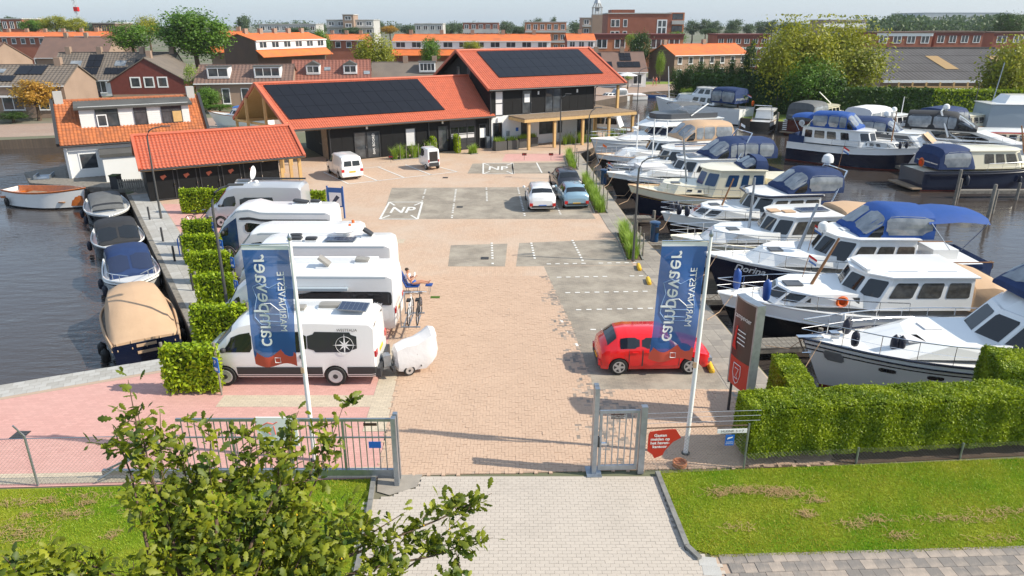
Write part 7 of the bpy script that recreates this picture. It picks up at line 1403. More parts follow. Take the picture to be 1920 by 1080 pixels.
# --- reed strips along the right quay and before the building
def reeds(label, pts, w, h, n, posts=0, name='grass_planting'):
 t = thing(name, label, 'grasses', (*pts[0], 0), 0, 'ornamental grass strips'); V = []; L = sum(math.dist(a, b) for a, b in zip(pts, pts[1:])); ox, oy = pts[0]
 for a, b in zip(pts, pts[1:]):
  Ls = math.dist(a, b); an = math.atan2(b[1] - a[1], b[0] - a[0]); o = MB().box(0, -w / 2, -.02, Ls, w / 2, .012).build('soil_bed', 'soil', t); o.location = (a[0] - ox, a[1] - oy, 0); o.rotation_euler = (0, 0, an)
  for sd in (1, -1): k = MB().box(0, -.04, -.1, Ls, .04, .06).build('edging', 'kerb', t); k.location = (a[0] - ox - math.sin(an) * sd * (w / 2 + .05), a[1] - oy + math.cos(an) * sd * (w / 2 + .05), 0); k.rotation_euler = (0, 0, an)
  m = int(n * Ls / L); nc = max(2, int(Ls / .55)); ci = rng.integers(0, nc, m); s_ = (ci + .5) / nc * Ls + rng.normal(0, .09, m); q = rng.normal(0, w * .14, m) + .12 * w * np.sin(ci * 3.7)
  base = np.c_[a[0] - ox + math.cos(an) * s_ - math.sin(an) * q, a[1] - oy + math.sin(an) * s_ + math.cos(an) * q, np.zeros(m)]
  ang = rng.uniform(0, 6.283, m); hh = h * rng.uniform(.35, 1.1, m) * (.75 + .25 * np.sin(ci * 2.4)); ln = hh * rng.uniform(.05, .8, m); d = np.c_[-np.sin(ang), np.cos(ang), np.zeros(m)] * .012
  mid = base + np.c_[np.cos(ang) * ln * .35, np.sin(ang) * ln * .35, hh * .65]; tip = base + np.c_[np.cos(ang) * ln, np.sin(ang) * ln, hh]
  V.append(np.stack([base - d, base + d, mid + d * .7, mid - d * .7], 1)); V.append(np.stack([mid - d * .7, mid + d * .7, tip + d * .1, tip - d * .1], 1))
 stuff(obj('grass_blades', npmesh('reeds', np.concatenate(V), 4, 'reed'), t))
 for k in range(posts):
  f = (k + .5) / posts; i = min(int(f * (len(pts) - 1)), len(pts) - 2); g = f * (len(pts) - 1) - i; x = pts[i][0] + (pts[i + 1][0] - pts[i][0]) * g - ox + .5; y = pts[i][1] + (pts[i + 1][1] - pts[i][1]) * g - oy; MB().tube([(x, y, 0), (x, y, 1.25)], .04, 6).build('stake', 'grey_wood', t)
 return t
reeds('tall grass strip nearest on the right quay', [P(1168, 437), P(1190, 488)], .75, 1.15, 2600, 4); reeds('tall grass strip beside the pale blue car', [P(1097, 340), P(1127, 400)], .75, 1.1, 3200, 5); reeds('short grass strip nearest the balcony', [P(1066, 292), P(1075, 318)], .7, 1.1, 1500, 3)
reeds('grass bed with stakes before the dark building entrance', [w29(4.9, -1.6), w29(8.9, -1.8)], .8, 1.4, 2200, 7); reeds('grass bed under the timber balcony', [w29(22.6, -2.2), w29(27.2, -2.2)], .8, 1.3, 2000, 7); reeds('grass bed at the balcony end by the water', [w29(27.6, -2.5), w29(30.2, -2.4)], .8, 1.3, 1200, 3)
for lb, u, v in (('ivy covered trellis left of the building side door', 9.2, -1.7), ('ivy covered trellis at the garage door', 11.6, -1.7)):
 hedge(lb, F29.w(u, v), R(29.5 + 75), 1.9, .3, 1.5, 'leaf_ivy', 420, .08, .05, 'ivy_trellis', 'leaf_dark', True, 'ivy trellises at the building')
reeds('small grass clump beside the garage door trellis', [w29(12.2, -2.4), w29(12.9, -2.4)], .6, 1.0, 500, 0)
def planter(lb, u, v):
 t = thing('planter', lb, 'planter', F29.w(u, v), R(29.5), 'dark grey planters at the entrance'); MB().box(-.6, -.35, 0, .6, .35, .85).build('box', 'grey_post', t); MB().box(-.55, -.3, .85, .55, .3, .87).build('soil', 'soil', t)
 n = 350; q = np.c_[rng.uniform(-.5, .5, n), rng.uniform(-.28, .28, n), np.full(n, .86)]; a = rng.uniform(0, 6.28, n); h_ = rng.uniform(.2, .5, n); tip = q + np.c_[np.cos(a) * .2, np.sin(a) * .2, h_]; d = np.c_[-np.sin(a), np.cos(a), np.zeros(n)] * .015
 stuff(obj('grass_tuft', npmesh('tuft', np.stack([q - d, q + d, tip], 1), 3, 'reed'), t))
planter('dark planter leftmost of the two before the white wall', 15.6, -2.0); planter('dark planter right of the pair before the white wall', 16.9, -2.0); planter('dark planter behind the first balcony post', 18.4, -1.6) ; planter('dark planter against the white wall near the balcony door', 19.5, -1.3)
for lb, px, py in (('small black and red reserved sign on the left of the pink strip', 983, 300), ('small black and red reserved sign on the right of the pink strip', 1033, 300), ('small black and red reserved sign before the grass bed', 733, 305)):
 t = thing('reserved_sign', lb, 'sign', P3(px, py), 0, 'small reserved signs'); MB().tube([(0, 0, 0), (0, 0, .45)], .015, 5).build('stake', 'grey_post', t); MB().box(-.2, -.02, .4, .2, .0, .62).build('plate', 'sign_dark', t); MB().add([(-.15, -.026, .47), (-.1, -.026, .57), (.0, -.026, .55), (-.06, -.026, .47)], [(0, 1, 2, 3)]).build('mark', 'red', t); MB().box(.02, -.026, .49, .16, -.022, .54).build('mark', 'sign_red', t)
# --- odds and ends by the cottage
wbn = thing('wheelie_bin', 'dark wheelie bin with green lid behind the picket gate', 'bin', (*P(220, 355, 0), .02)); MB().prism([(-.27, -.3), (.27, -.3), (.3, .3), (-.3, .3)], .05, 1.0).build('body', 'plastic_dark', wbn); MB().box(-.31, -.34, 1.0, .31, .34, 1.06).build('lid', 'leaf_dark', wbn)
pk = thing('picket_gate', 'weathered picket gate between cottage deck and locker shed', 'gate', (*P(224, 362, 0), .02), R(10))
for k in range(11): MB().box(k * .15, 0, .05, k * .15 + .09, .03, .95).build('picket', 'grey_wood', pk)
MB().box(0, .03, .25, 1.65, .06, .33).box(0, .03, .7, 1.65, .06, .78).build('rail', 'grey_wood', pk)
hb_ = thing('hose_cart', 'garden hose cart against the cottage wall', 'hose cart', (*P(170, 330, 0), .02), R(30)); MB().lathe([(.1, -.25), (.28, -.22), (.28, .22), (.1, .25)], (0, 0, .35), 14, 'X').build('hose_drum', 'black_rubber', hb_, True); MB().tube([(-.3, 0, 0), (-.3, .1, .9), (.3, .1, .9), (.3, 0, 0)], .02, 6).build('frame', 'galvanised', hb_)
gg = thing('gangway', 'pale metal gangway leaning at the cottage deck corner', 'gangway', (*P(88, 330, 0), .03), R(-70)); MB().box(-.1, -.5, 0, 1.6, .5, .08).build('tread', 'galvanised', gg); MB().box(-.1, -.55, 0, 1.6, -.5, .3).box(-.1, .5, 0, 1.6, .55, .3).build('side_rail', 'galvanised', gg)
# ================================================================ PEOPLE
def figure(name, label, joints, bones, loc, rz, parts):
 """skin-modifier body; parts: list of (name, mat, joint names kept)"""
 t = thing(name, label, 'person', loc, rz)
 for nm, m, keep in parts:
  ids = {k: i for i, k in enumerate(keep)}; me = bpy.data.meshes.new(nm); me.from_pydata([joints[k][:3] for k in keep], [(ids[a], ids[b]) for a, b in bones if a in ids and b in ids], []); o = finish(bpy.data.objects.new(nm, me), t)
  sk = o.modifiers.new('skin', 'SKIN'); sv = me.skin_vertices[0].data
  for k, i in ids.items(): r = joints[k][3]; sv[i].radius = (r, r)
  sv[0].use_root = True; o.modifiers.new('sub', 'SUBSURF').levels = 2; o.modifiers['sub'].render_levels = 2; me.materials.append(M[m])
 return t
def hand(J, Bn, side, wrist, d, up):
 w = Vector(wrist); d = Vector(d).normalized(); u = Vector(up).normalized(); s = d.cross(u); J[side + 'palm'] = (*(w + d * .07), .028); Bn.append((side + 'wr', side + 'palm'))
 for k, (o, l) in enumerate(((-.03, .065), (-.01, .08), (.01, .075), (.03, .06))):
  J[f'{side}f{k}'] = (*(w + d * (.1 + l * .5) + s * o), .009); J[f'{side}t{k}'] = (*(w + d * (.1 + l) + s * o - u * .02), .008); Bn += [(side + 'palm', f'{side}f{k}'), (f'{side}f{k}', f'{side}t{k}')]
 J[side + 'th'] = (*(w + d * .07 + s * .045 - u * .015), .009); Bn.append((side + 'palm', side + 'th'))
J = {'pelvis': (0, 0, .52, .13), 'waist': (-.1, 0, .68, .12), 'chest': (-.22, 0, .9, .14), 'neck': (-.27, 0, 1.08, .055), 'jaw': (-.25, 0, 1.15, .075), 'head': (-.27, 0, 1.24, .098), 'crown': (-.28, 0, 1.31, .07), 'nose': (-.16, 0, 1.21, .02)}
Bn = [('pelvis', 'waist'), ('waist', 'chest'), ('chest', 'neck'), ('neck', 'jaw'), ('jaw', 'head'), ('head', 'crown'), ('jaw', 'nose')]
for s, y in (('l', 1), ('r', -1)):
 J[s + 'sh'] = (-.23, y * .18, .98, .055); J[s + 'el'] = (-.1, y * .25, .75, .042); J[s + 'wr'] = (.1, y * .14, .86, .03); J[s + 'hip'] = (.04, y * .1, .5, .1); J[s + 'kn'] = (.47, y * .11, .6, .062); J[s + 'an'] = (.88, y * .1, .55, .04); J[s + 'toe'] = (.95, y * .1, .68, .03)
 Bn += [('chest', s + 'sh'), (s + 'sh', s + 'el'), (s + 'el', s + 'wr'), ('pelvis', s + 'hip'), (s + 'hip', s + 'kn'), (s + 'kn', s + 'an'), (s + 'an', s + 'toe')]; hand(J, Bn, s, J[s + 'wr'][:3], (.8, -y * .3, .3), (0, 0, 1))
pp = figure('person', 'person in pale top reading, reclining in a blue camping chair', J, Bn, (-4.45, 29.9, .04), R(-4), [('body', 'skin', list(J))])
MB().lathe([(.02, -.1), (.16, -.06), (.185, .08), (.14, .2), (.02, .24)], (-.24, 0, .82), 12).build('top', 'cloth_top', pp, True); MB().lathe([(.02, -.02), (.105, .0), (.108, .07), (.07, .12), (.01, .13)], (-.29, 0, 1.22), 12).build('hair', 'hair', pp, True); MB().lathe([(.02, -.12), (.16, -.08), (.17, .06), (.14, .12), (.02, .13)], (.03, 0, .52), 12).build('shorts', 'sign_blue', pp, True); MB().box(.1, -.14, .9, .14, .14, 1.08).build('book', 'sign_white', pp)
for y in (.035, -.035): MB().lathe([(.002, -.012), (.012, 0), (.002, .012)], (-.168, y, 1.245), 6).build('eye', 'hair', pp)
MB().box(-.166, -.025, 1.16, -.16, .025, 1.168).build('mouth', 'sign_red', pp)
cc = thing('camping_chair', 'blue reclining camping chair under the reading person', 'chair', (-4.45, 29.9, 0), R(-4)); cc.scale = (.84,) * 3; pp.scale = (.84,) * 3; MB().slab((-.35, -.3, .42), (.35, -.3, .46), (.35, .3, .46), (-.35, .3, .42), .05).build('seat', 'rubber_blue', cc); MB().slab((-.62, -.3, 1.15), (-.3, -.3, .42), (-.3, .3, .42), (-.62, .3, 1.15), .05).build('backrest', 'rubber_blue', cc); MB().slab((.7, -.2, .5), (1.05, -.2, .5), (1.05, .2, .5), (.7, .2, .5), .05).build('foot_rest', 'rubber_blue', cc)
for x in (-.3, .3, .9):
 for y in (.28, -.28): MB().tube([(x, y * (1 if x < .8 else .7), 0), (x, y * (1 if x < .8 else .7), .45)], .015, 5).build('leg', 'galvanised', cc)
tag(MB().box(-.2, -.12, 0, .2, .12, .02).build('sandals', 'leaf_mid'), 'green sandals on the paving beside the camping chair', 'sandals').location = (-3.4, 29.3, 0)
# two far walkers on the quay road
JW = {'pelvis': (0, 0, .92, .13), 'chest': (0, 0, 1.3, .15), 'neck': (0, 0, 1.48, .055), 'head': (.02, 0, 1.62, .1), 'crown': (0, 0, 1.7, .07)}
BW = [('pelvis', 'chest'), ('chest', 'neck'), ('neck', 'head'), ('head', 'crown')]
for s, y in (('l', 1), ('r', -1)):
 JW[s + 'sh'] = (0, y * .19, 1.38, .055); JW[s + 'el'] = (-.03, y * .25, 1.12, .042); JW[s + 'wr'] = (.06, y * .25, .88, .03); JW[s + 'hip'] = (0, y * .09, .86, .1); JW[s + 'kn'] = (y * .1, y * .09, .48, .06); JW[s + 'an'] = (y * .16 - .05, y * .09, .08, .04); JW[s + 'toe'] = (y * .16 + .1, y * .09, .04, .035); BW += [('chest', s + 'sh'), (s + 'sh', s + 'el'), (s + 'el', s + 'wr'), ('pelvis', s + 'hip'), (s + 'hip', s + 'kn'), (s + 'kn', s + 'an'), (s + 'an', s + 'toe')]; hand(JW, BW, s, JW[s + 'wr'][:3], (.2, 0, -1), (1, 0, 0))
for lb, px, top in (('person in dark clothes walking on the far quay road, left of a pair', 1224, 'car_dark'), ('person in a pinkish top walking on the far quay road, right of a pair', 1230, 'flag_red')):
 p_ = figure('person', lb, JW, BW, P3(px, 161), R(200), [('body', 'skin', list(JW))]); MB().lathe([(.02, -.1), (.17, -.05), (.2, .25), (.16, .42), (.06, .48)], (0, 0, 1.0), 10).build('jacket', top, p_, True); MB().lathe([(.05, -.45), (.13, -.4), (.17, .15), (.02, .18)], (0, 0, .85), 10).build('trousers', 'car_dark', p_, True); MB().lathe([(.02, -.02), (.11, 0), (.11, .07), (.02, .12)], (-.02, 0, 1.64), 10).build('hair', 'hair', p_, True)
# ================================================================ OAK IN THE FOREGROUND
def oak_leaf():
 half = [(0, 0), (.06, .12), (.16, .22), (.11, .32), (.24, .46), (.16, .54), (.27, .7), (.17, .78), (.14, .92), (0, 1.)]
 vs = [(x, y, .10 * math.sin(y * 3) - .35 * abs(x)) for x, y in half] + [(-x, y, .10 * math.sin(y * 3) - .35 * abs(x)) for x, y in half[1:-1]]; n = len(half)
 mid = [(0, y, .10 * math.sin(y * 3)) for y in (.22, .46, .7)]; k = len(vs); vs += mid
 R_ = list(range(n)); L_ = [0] + list(range(n, n + 8)) + [n - 1]; fs = []
 ch = [0, k, k + 1, k + 2, n - 1]
 for S, fl_ in ((R_, False), (L_, True)):
  for f in ((S[0], S[1], S[2], ch[1]), (ch[1], S[2], S[3], S[4], ch[2]), (ch[2], S[4], S[5], S[6], ch[3]), (ch[3], S[6], S[7], S[8], ch[4])): fs.append(f[::-1] if fl_ else f)
 return vs, fs
OV, OF = oak_leaf(); OVn = np.array(OV)
tips = [(240, 712, 8.3), (212, 800, 8.1), (300, 770, 8.4), (255, 760, 8.2), (395, 800, 8.5), (480, 790, 8.7), (560, 770, 9.0), (645, 757, 9.2), (610, 830, 8.8), (470, 880, 8.2), (360, 880, 8.2), (370, 960, 7.7), (300, 1035, 7.3), (560, 900, 8.3), (665, 930, 8.4), (640, 1000, 7.8), (760, 960, 8.3), (800, 1010, 8.0), (870, 965, 8.3), (922, 925, 8.6), (905, 1010, 8.1), (870, 1070, 7.7), (740, 1065, 7.4), (520, 1000, 7.6), (560, 1065, 7.1), (440, 1040, 7.2), (380, 1075, 6.9), (650, 1075, 7.2), (340, 820, 8.4), (420, 930, 7.9), (700, 1010, 7.8), (480, 960, 7.8), (600, 950, 8.0), (100, 1035, 6.9), (30, 1040, 6.7), (60, 1085, 6.4), (150, 1075, 6.6), (0, 1070, 6.4), (330, 905, 8.0), (450, 1000, 7.5), (525, 935, 8.0), (580, 1015, 7.5), (350, 1010, 7.4), (620, 1055, 7.3), (480, 1070, 7.0), (285, 985, 7.5), (400, 985, 7.6), (540, 850, 8.5)]
oak = thing('oak_tree', 'young oak with lobed green leaves and acorns in the near foreground', 'tree', (-3.7, 6.2, 0)); ob = Vector((-3.7, 6.2, 0))
trunk = MB().tube([(0, 0, 0), (.05, .1, 1.5), (0, .2, 3.0), (.1, .4, 4.2)], [.17, .14, .11, .08], 10).build('trunk', 'bark', oak, True)
LP = []; hubs = [Vector((.0, .2, 3.0)), Vector((.05, .3, 3.6)), Vector((.1, .4, 4.2))]
mids = {}
for px, py, Yw in tips:
 tip = Vector(at(px, py, Yw)) - ob; h0 = hubs[random.randrange(3)]; m1 = h0.lerp(tip, .45) + Vector((random.gauss(0, .15), random.gauss(0, .15), random.uniform(.0, .25))); m2 = h0.lerp(tip, .78) + Vector((random.gauss(0, .08), random.gauss(0, .08), random.gauss(0, .08)))
 MB().tube([h0, m1, m2, tip], [.035, .022, .012, .004], 6).build('branch', 'bark', oak, True)
 for k in range(6):
  s_ = random.uniform(.5, 1.); base = (m1.lerp(m2, (s_ - .5) / .28) if s_ < .78 else m2.lerp(tip, (s_ - .78) / .22)); e = base + Vector((random.gauss(0, .22), random.gauss(0, .2), random.gauss(.08, .16)))
  MB().tube([base, base.lerp(e, .5) + Vector((0, 0, .03)), e], [.009, .006, .003], 4).build('twig', 'bark', oak)
  for q in range(17): LP.append(base.lerp(e, random.uniform(.2, 1.05)) + Vector([random.gauss(0, .055) for _ in range(3)]))
 for q in range(22): LP.append(m2.lerp(tip, random.uniform(0, 1.02)) + Vector([random.gauss(0, .07) for _ in range(3)]))
from mathutils import Quaternion
big = []; V = []; lm = MB(); lm.add(OV, OF); leaf_me = lm.mesh('leaf', mat('leaf_oak_single', (.36, .38, .02), .5, island=.9, objr=True, back=.3, col2=(.04, .085, .008)), True)
order = sorted(range(len(LP)), key=lambda i: LP[i].y + random.random() * .8)
single = set(order[:300])
for i, p in enumerate(LP):
 s_ = random.uniform(.11, .2); e = (random.gauss(.5, .7), random.gauss(0, .6), random.uniform(0, 6.283))
 if i in single:
  o = bpy.data.objects.new('leaf', leaf_me); o.location = p; o.rotation_euler = e; o.scale = (s_, s_, s_); finish(o, oak)
 else:
  V.append((Matrix.LocRotScale(p, __import__('mathutils').Euler(e), Vector((s_,) * 3)).to_3x3(), p))
vs = np.concatenate([OVn @ np.array(m).T + np.array(p) for m, p in V]); n0 = len(OV); mb = MB(); mb.v = [tuple(v) for v in vs]; mb.f = [tuple(i + k * n0 for i in f) for k in range(len(V)) for f in OF]
stuff(mb.build('foliage', 'leaf_oak', oak, True))
for k in range(70):
 p = LP[random.randrange(len(LP))]; MB().lathe([(.003, -.016), (.009, -.01), (.011, .004), (.007, .014), (.002, .018)], tuple(p), 6).build('acorn', 'yellow', oak, True)
# ================================================================ TOWN BEHIND
def zat(py, Y, px=960): return at(px, py, Y)[2]
def xat(px, py, Y): return at(px, py, Y)[0]
def dormer(parent, x, w, yf, z0, h, d, m='sign_white', gm='house_glass', roofm='roof_felt', gable=False, nx=2):
 o = MB().prism([(x - w / 2, yf), (x + w / 2, yf), (x + w / 2, yf + d), (x - w / 2, yf + d)], z0, z0 + h).build('dormer', m, parent)
 if gable:
  MB().add([(x - w / 2 - .1, yf - .15, z0 + h), (x + w / 2 + .1, yf - .15, z0 + h), (x, yf - .15, z0 + h + w * .3), (x - w / 2 - .1, yf + d, z0 + h), (x + w / 2 + .1, yf + d, z0 + h), (x, yf + d, z0 + h + w * .3)], [(0, 1, 2), (0, 2, 5, 3), (2, 1, 4, 5)]).build('dormer_roof', roofm, o)
 else: MB().box(x - w / 2 - .12, yf - .15, z0 + h, x + w / 2 + .12, yf + d, z0 + h + .12).build('dormer_roof', roofm, o)
 win(o, '-y', yf, x - w / 2 + .12, x + w / 2 - .12, z0 + .2, z0 + h - .12, 'sign_white', gm, nx=nx, fw=.08)
 return o
def house(name, label, cx, cy, L, W, he, hr, wall, roof, rz=0., group=None, rows=(), nwin=0, chim=(), doors=0, gable_wall=None, tiles=False, ov=.4, sill=True, cat='house', fm='sign_white'):
 """local x along the ridge, front faces -y; rows = [(z0,z1,fracwidth)] windows"""
 t = thing(name, label, cat, (cx, cy, 0), R(rz), group); h = L / 2; w = W / 2
 MB().prism([(-h, -w), (h, -w), (h, w), (-h, w)], 0, he).build('wall', wall, t)
 for s in (-1, 1): MB().add([(s * h, -w, he - .01), (s * h, w, he - .01), (s * h, 0, hr - .08)], [(0, 1, 2)]).build('gable', gable_wall or wall, t)
 k = (hr - he) / w
 A, B, Cc, D = (-h - ov * .5, -w - ov, he - ov * k), (h + ov * .5, -w - ov, he - ov * k), (h + ov * .5, 0, hr), (-h - ov * .5, 0, hr)
 if tiles: rf = tiled(A, B, Cc, D, .5, .03, .5, .03, roof, 'roof', t)
 else: rf = MB().slab(A, B, Cc, D, .12).build('roof', roof, t)
 MB().slab((B[0], w + ov, B[2]), (A[0], w + ov, A[2]), D, Cc, .12).build('roof_slope', roof, rf)
 if tiles: MB().slab((A[0], A[1], A[2] - .06), (B[0], B[1], B[2] - .06), (Cc[0], 0, hr - .06), (D[0], 0, hr - .06), .1).build('roof_board', roof, rf)
 MB().box(-h - ov * .5, -.12, hr - .04, h + ov * .5, .12, hr + .07).build('ridge', roof, rf)
 MB().box(A[0], A[1] - .1, A[2] - .14, B[0], A[1], A[2] + .0).build('gutter', fm, rf)
 for x in chim: MB().box(x - .4, -.35, hr - .6, x + .4, .35, hr + .9).build('chimney', 'brick_tan', rf)
 for z0, z1, fwid in rows:
  for i in range(nwin):
   c = -h + L * (i + .5) / nwin; ww = L / nwin * fwid / 2; win(t, '-y', -w, c - ww, c + ww, z0, z1, fm, 'house_glass', nx=2 if ww > .7 else 1, fw=.1, d=.06, sill=sill)
 for i in range(doors):
  c = -h + L * (i + .12) / max(1, doors); win(t, '-y', -w, c - .45, c + .45, .05, 2.2, fm, 'brick_dark', name='door', fw=.1, d=.06)
 t['_'] = 0; del t['_']; t_rf[t.name] = rf
 return t
t_rf = {}
def roofpt(he, hr, W, x, f): return (x, -W / 2 * (1 - f), he + (hr - he) * f)
def roof_solar(t, he, hr, W, x0, x1, f0, f1, nu, nv): solar(t_rf[t.name], roofpt(he, hr, W, x0, f0), roofpt(he, hr, W, x1, f0), roofpt(he, hr, W, x0, f1), nu, nv, .03, .12)
def skylight(t, he, hr, W, x, f, w=.9, l=.16): A = roofpt(he, hr, W, x - w / 2, f); B = roofpt(he, hr, W, x + w / 2, f); D = roofpt(he, hr, W, x - w / 2, f + l); solar(t_rf[t.name], A, B, D, 1, 1, 0, .1, 'vinyl')
G_H = 'houses of the town behind'
# --- maroon gable house (gable towards us)
Y = 112; x0, x1 = xat(205, 180, Y), xat(338, 180, Y); zr = zat(108, Y, 270); ze = zat(150, Y, 215)
t = house('gable_house', 'house with maroon boarded gable and three white windows', (x0 + x1) / 2, Y + 6, 12, x1 - x0, ze, zr, 'board_maroon', 'roof_grey', -90 + 8, G_H, ov=.4, gable_wall='board_maroon', chim=(3.5,))
W_ = x1 - x0
for k in range(3): win(t, '+x', 6, -2.0 + k * 1.95 + .2 - .75, -2.0 + k * 1.95 + .2 + .75, 2.1, 3.7, 'sign_white', fw=.18)
MB().box(5.0, -W_ / 2 + .1, 0, 6.05, W_ / 2 - .1, 1.15).build('plinth', 'brick_tan', t)
# --- row house far left with solar, and terrace with solar
t = house('terraced_house', 'grey roofed house with two solar blocks at the left edge', xat(20, 200, 92), 96.5, 13, 8.5, 4.2, zat(120, 98, 20), 'brick_tan', 'roof_grey', 4, G_H, rows=((1.0, 2.6, .6),), nwin=3, chim=(4.3,), tiles=True); he, hr = 4.2, zat(120, 98, 20)
roof_solar(t, he, hr, 8.5, -.3, 3.2, .45, .92, 2, 1); roof_solar(t, he, hr, 8.5, -6, .2, .1, .4, 4, 1); skylight(t, he, hr, 8.5, -2.6, .55, 1.8, .2); MB().box(-6.4, -4.9, 2.6, 3.8, -4.2, 2.8).build('canopy', 'sign_white', t)
Y = 122; he, hr = 2.9, zat(98, 126, 200); x0, x1 = xat(100, 160, Y), xat(318, 160, Y)
t = house('terraced_house', 'low grey roofed terrace with black solar panels left of the maroon gable', (x0 + x1) / 2, Y + 4, x1 - x0, 9, he, hr, 'plaster', 'roof_grey', 2, G_H, rows=((.5, 2.4, .55),), nwin=6, chim=(-(x1 - x0) / 2 + 1.5, -3, 4, 9), tiles=True); h = (x1 - x0) / 2
roof_solar(t, he, hr, 9, -h + .8, -h + 7.5, .12, .38, 6, 1); roof_solar(t, he, hr, 9, -h + 5.2, -h + 7.6, .4, .9, 2, 2); roof_solar(t, he, hr, 9, -h + 8.5, -h + 15, .12, .38, 6, 1); roof_solar(t, he, hr, 9, -h + 13, -h + 15, .4, .7, 2, 1); skylight(t, he, hr, 9, -h + 3.4, .45, 1.8, .2); skylight(t, he, hr, 9, -h + 10.7, .45, 1.8, .2)
# --- terrace seen along its roof, far left
t = house('terraced_house', 'brown roofed terrace with dormers and leaning solar panels at far left', -112, 150, 26, 11, 4.5, zat(78, 150, 60), 'brick_tan', 'roof_brown', -14, G_H, rows=((1, 2.5, .6),), nwin=5, chim=(-8, -3, 2, 7, 11), tiles=True); he, hr = 4.5, zat(78, 150, 60)
for x in (-6, 1.5, 5.5): dormer(t, x, 2.2, -4.6, 4.8, 1.8, 3, nx=3)
roof_solar(t, he, hr, 11, -4.8, -2.4, .45, .9, 1, 2); roof_solar(t, he, hr, 11, -1.5, .6, .45, .9, 1, 2); roof_solar(t, he, hr, 11, 7.5, 9.5, .4, .9, 1, 2)
t = house('terraced_house', 'plain dark brown roof behind the solar terrace', (xat(75, 95, 165) + xat(205, 95, 165)) / 2, 168, xat(205, 95, 165) - xat(75, 95, 165), 10, 4.5, zat(69, 168, 140), 'brick_tan', 'roof_brown', 0, G_H, chim=(-3, 1.5), rows=((1, 2.4, .5),), nwin=5)
def row(label, xa, xb, yr, ye, Y, W=9, wall='brick_red', roof='roof_orange', n=8, strip=None, chim=4, rz=0, name='terraced_house', low=None):
 X0, X1 = xat(xa, yr, Y), xat(xb, yr, Y); hr = zat(yr, Y, (xa + xb) / 2); he = max(2.2, zat(ye, Y - W / 2, (xa + xb) / 2)); L = X1 - X0
 t = house(name, label, (X0 + X1) / 2, Y, L, W, he, hr, wall, roof, rz, G_H, rows=() if strip else ((he - 1.9, he - .5, .5), (.8, 2.3, .5)) if he > 4.4 else ((.8, 2.2, .5),), nwin=n, chim=[-L / 2 + L * (k + .5) / chim for k in range(chim)] if chim else ())
 if strip:
  s = MB().box(-L / 2 - .1, -W / 2 - .25, he - 1.7, L / 2 + .1, -W / 2, he - .05).build('dormer_strip', 'sign_white', t)
  for i in range(n): c = -L / 2 + L * (i + .5) / n; win(s, '-y', -W / 2 - .25, c - L / n * .3, c + L / n * .3, he - 1.45, he - .3, 'sign_white', 'house_glass', nx=2, fw=.08)
  MB().slab((-L / 2 - .2, -W / 2 - 2.0, he - 3.0), (L / 2 + .2, -W / 2 - 2.0, he - 3.0), (L / 2 + .2, -W / 2 - .02, he - 1.72), (-L / 2 - .2, -W / 2 - .02, he - 1.72), .12).build('lower_roof', roof, t)
  for i in range(n): c = -L / 2 + L * (i + .5) / n; win(t, '-y', -W / 2, c - .7, c + .7, .8, 2.2, 'sign_white', 'house_glass', fw=.1)
 return t
row('long orange tiled row at the far left horizon', 0, 205, 60, 68, 205, chim=6, n=12)
row('small orange roof behind the left trees', 160, 205, 59, 67, 190, chim=1, n=3)
t = house('row_cottage', 'brick cottage with brown tiled roof and wide dormers behind the timber gable', (xat(378, 122, 107) + xat(545, 122, 107)) / 2, 107.5, xat(545, 122, 107) - xat(378, 122, 107), 9, 3.7, zat(121, 107.5, 450), 'brick_tan', 'roof_brown', 10, G_H, rows=((.7, 2.8, .42),), nwin=5, tiles=True, fm='sign_white'); hr7 = zat(121, 107.5, 450)
dormer(t, -3.4, 2.9, -3.9, 4.1, 1.5, 2.4); dormer(t, 3.2, 3.6, -3.9, 4.1, 1.5, 2.4, nx=3)
t = house('row_cottage', 'cottage with red brown roof and two small gabled dormers', (xat(540, 113, 112) + xat(692, 113, 112)) / 2, 114, (xat(692, 113, 112) - xat(540, 113, 112)) * .93, 9.5, 3.4, zat(112, 114, 610), 'brick_red', 'roof_redbrown', 10, G_H, rows=((.7, 2.6, .4),), nwin=5, tiles=True)
dormer(t, -2.6, 2.0, -3.7, 4.2, 1.3, 2.4, gable=True); dormer(t, 2.8, 2.0, -3.7, 4.2, 1.3, 2.4, gable=True); he, hr = 3.4, zat(112, 114, 610); skylight(t, he, hr, 9.5, -.6, .45); skylight(t, he, hr, 9.5, 5.2, .25)
# houses of the orange quarter
row('two tier orange roofed terrace left of centre, end wall in brown brick', 430, 600, 62, 74, 150, 9, 'brick_dark', n=6, strip=True, chim=5, rz=60); row('orange roofed house beside the big round tree', 405, 462, 58, 70, 165, 9, 'brick_tan', n=3, strip=True, chim=2)
row('red roofed houses in the street behind the willow', 610, 690, 64, 74, 190, 9, n=4, chim=3); row('long orange roofed terrace with white dormer strip in the centre', 742, 1030, 64, 76, 168, 9.5, 'brick_red', n=10, strip=True, chim=5); row('orange roofed houses right of the long terrace', 1062, 1112, 63, 75, 168, 9.5, 'brick_red', n=3, strip=True, chim=1)
t = house('gable_house', 'dark house with white dormer in front of the orange terrace', xat(762, 130, 118), 121, 11.5, 8, 3.4, zat(116, 121, 760), 'brick_dark', 'roof_grey', 6, G_H, chim=(-.5, 4.2), rows=((.8, 2.3, .5),), nwin=4); dormer(t, 3.0, 2.6, -3.4, 4.0, 1.5, 2.4, nx=4)
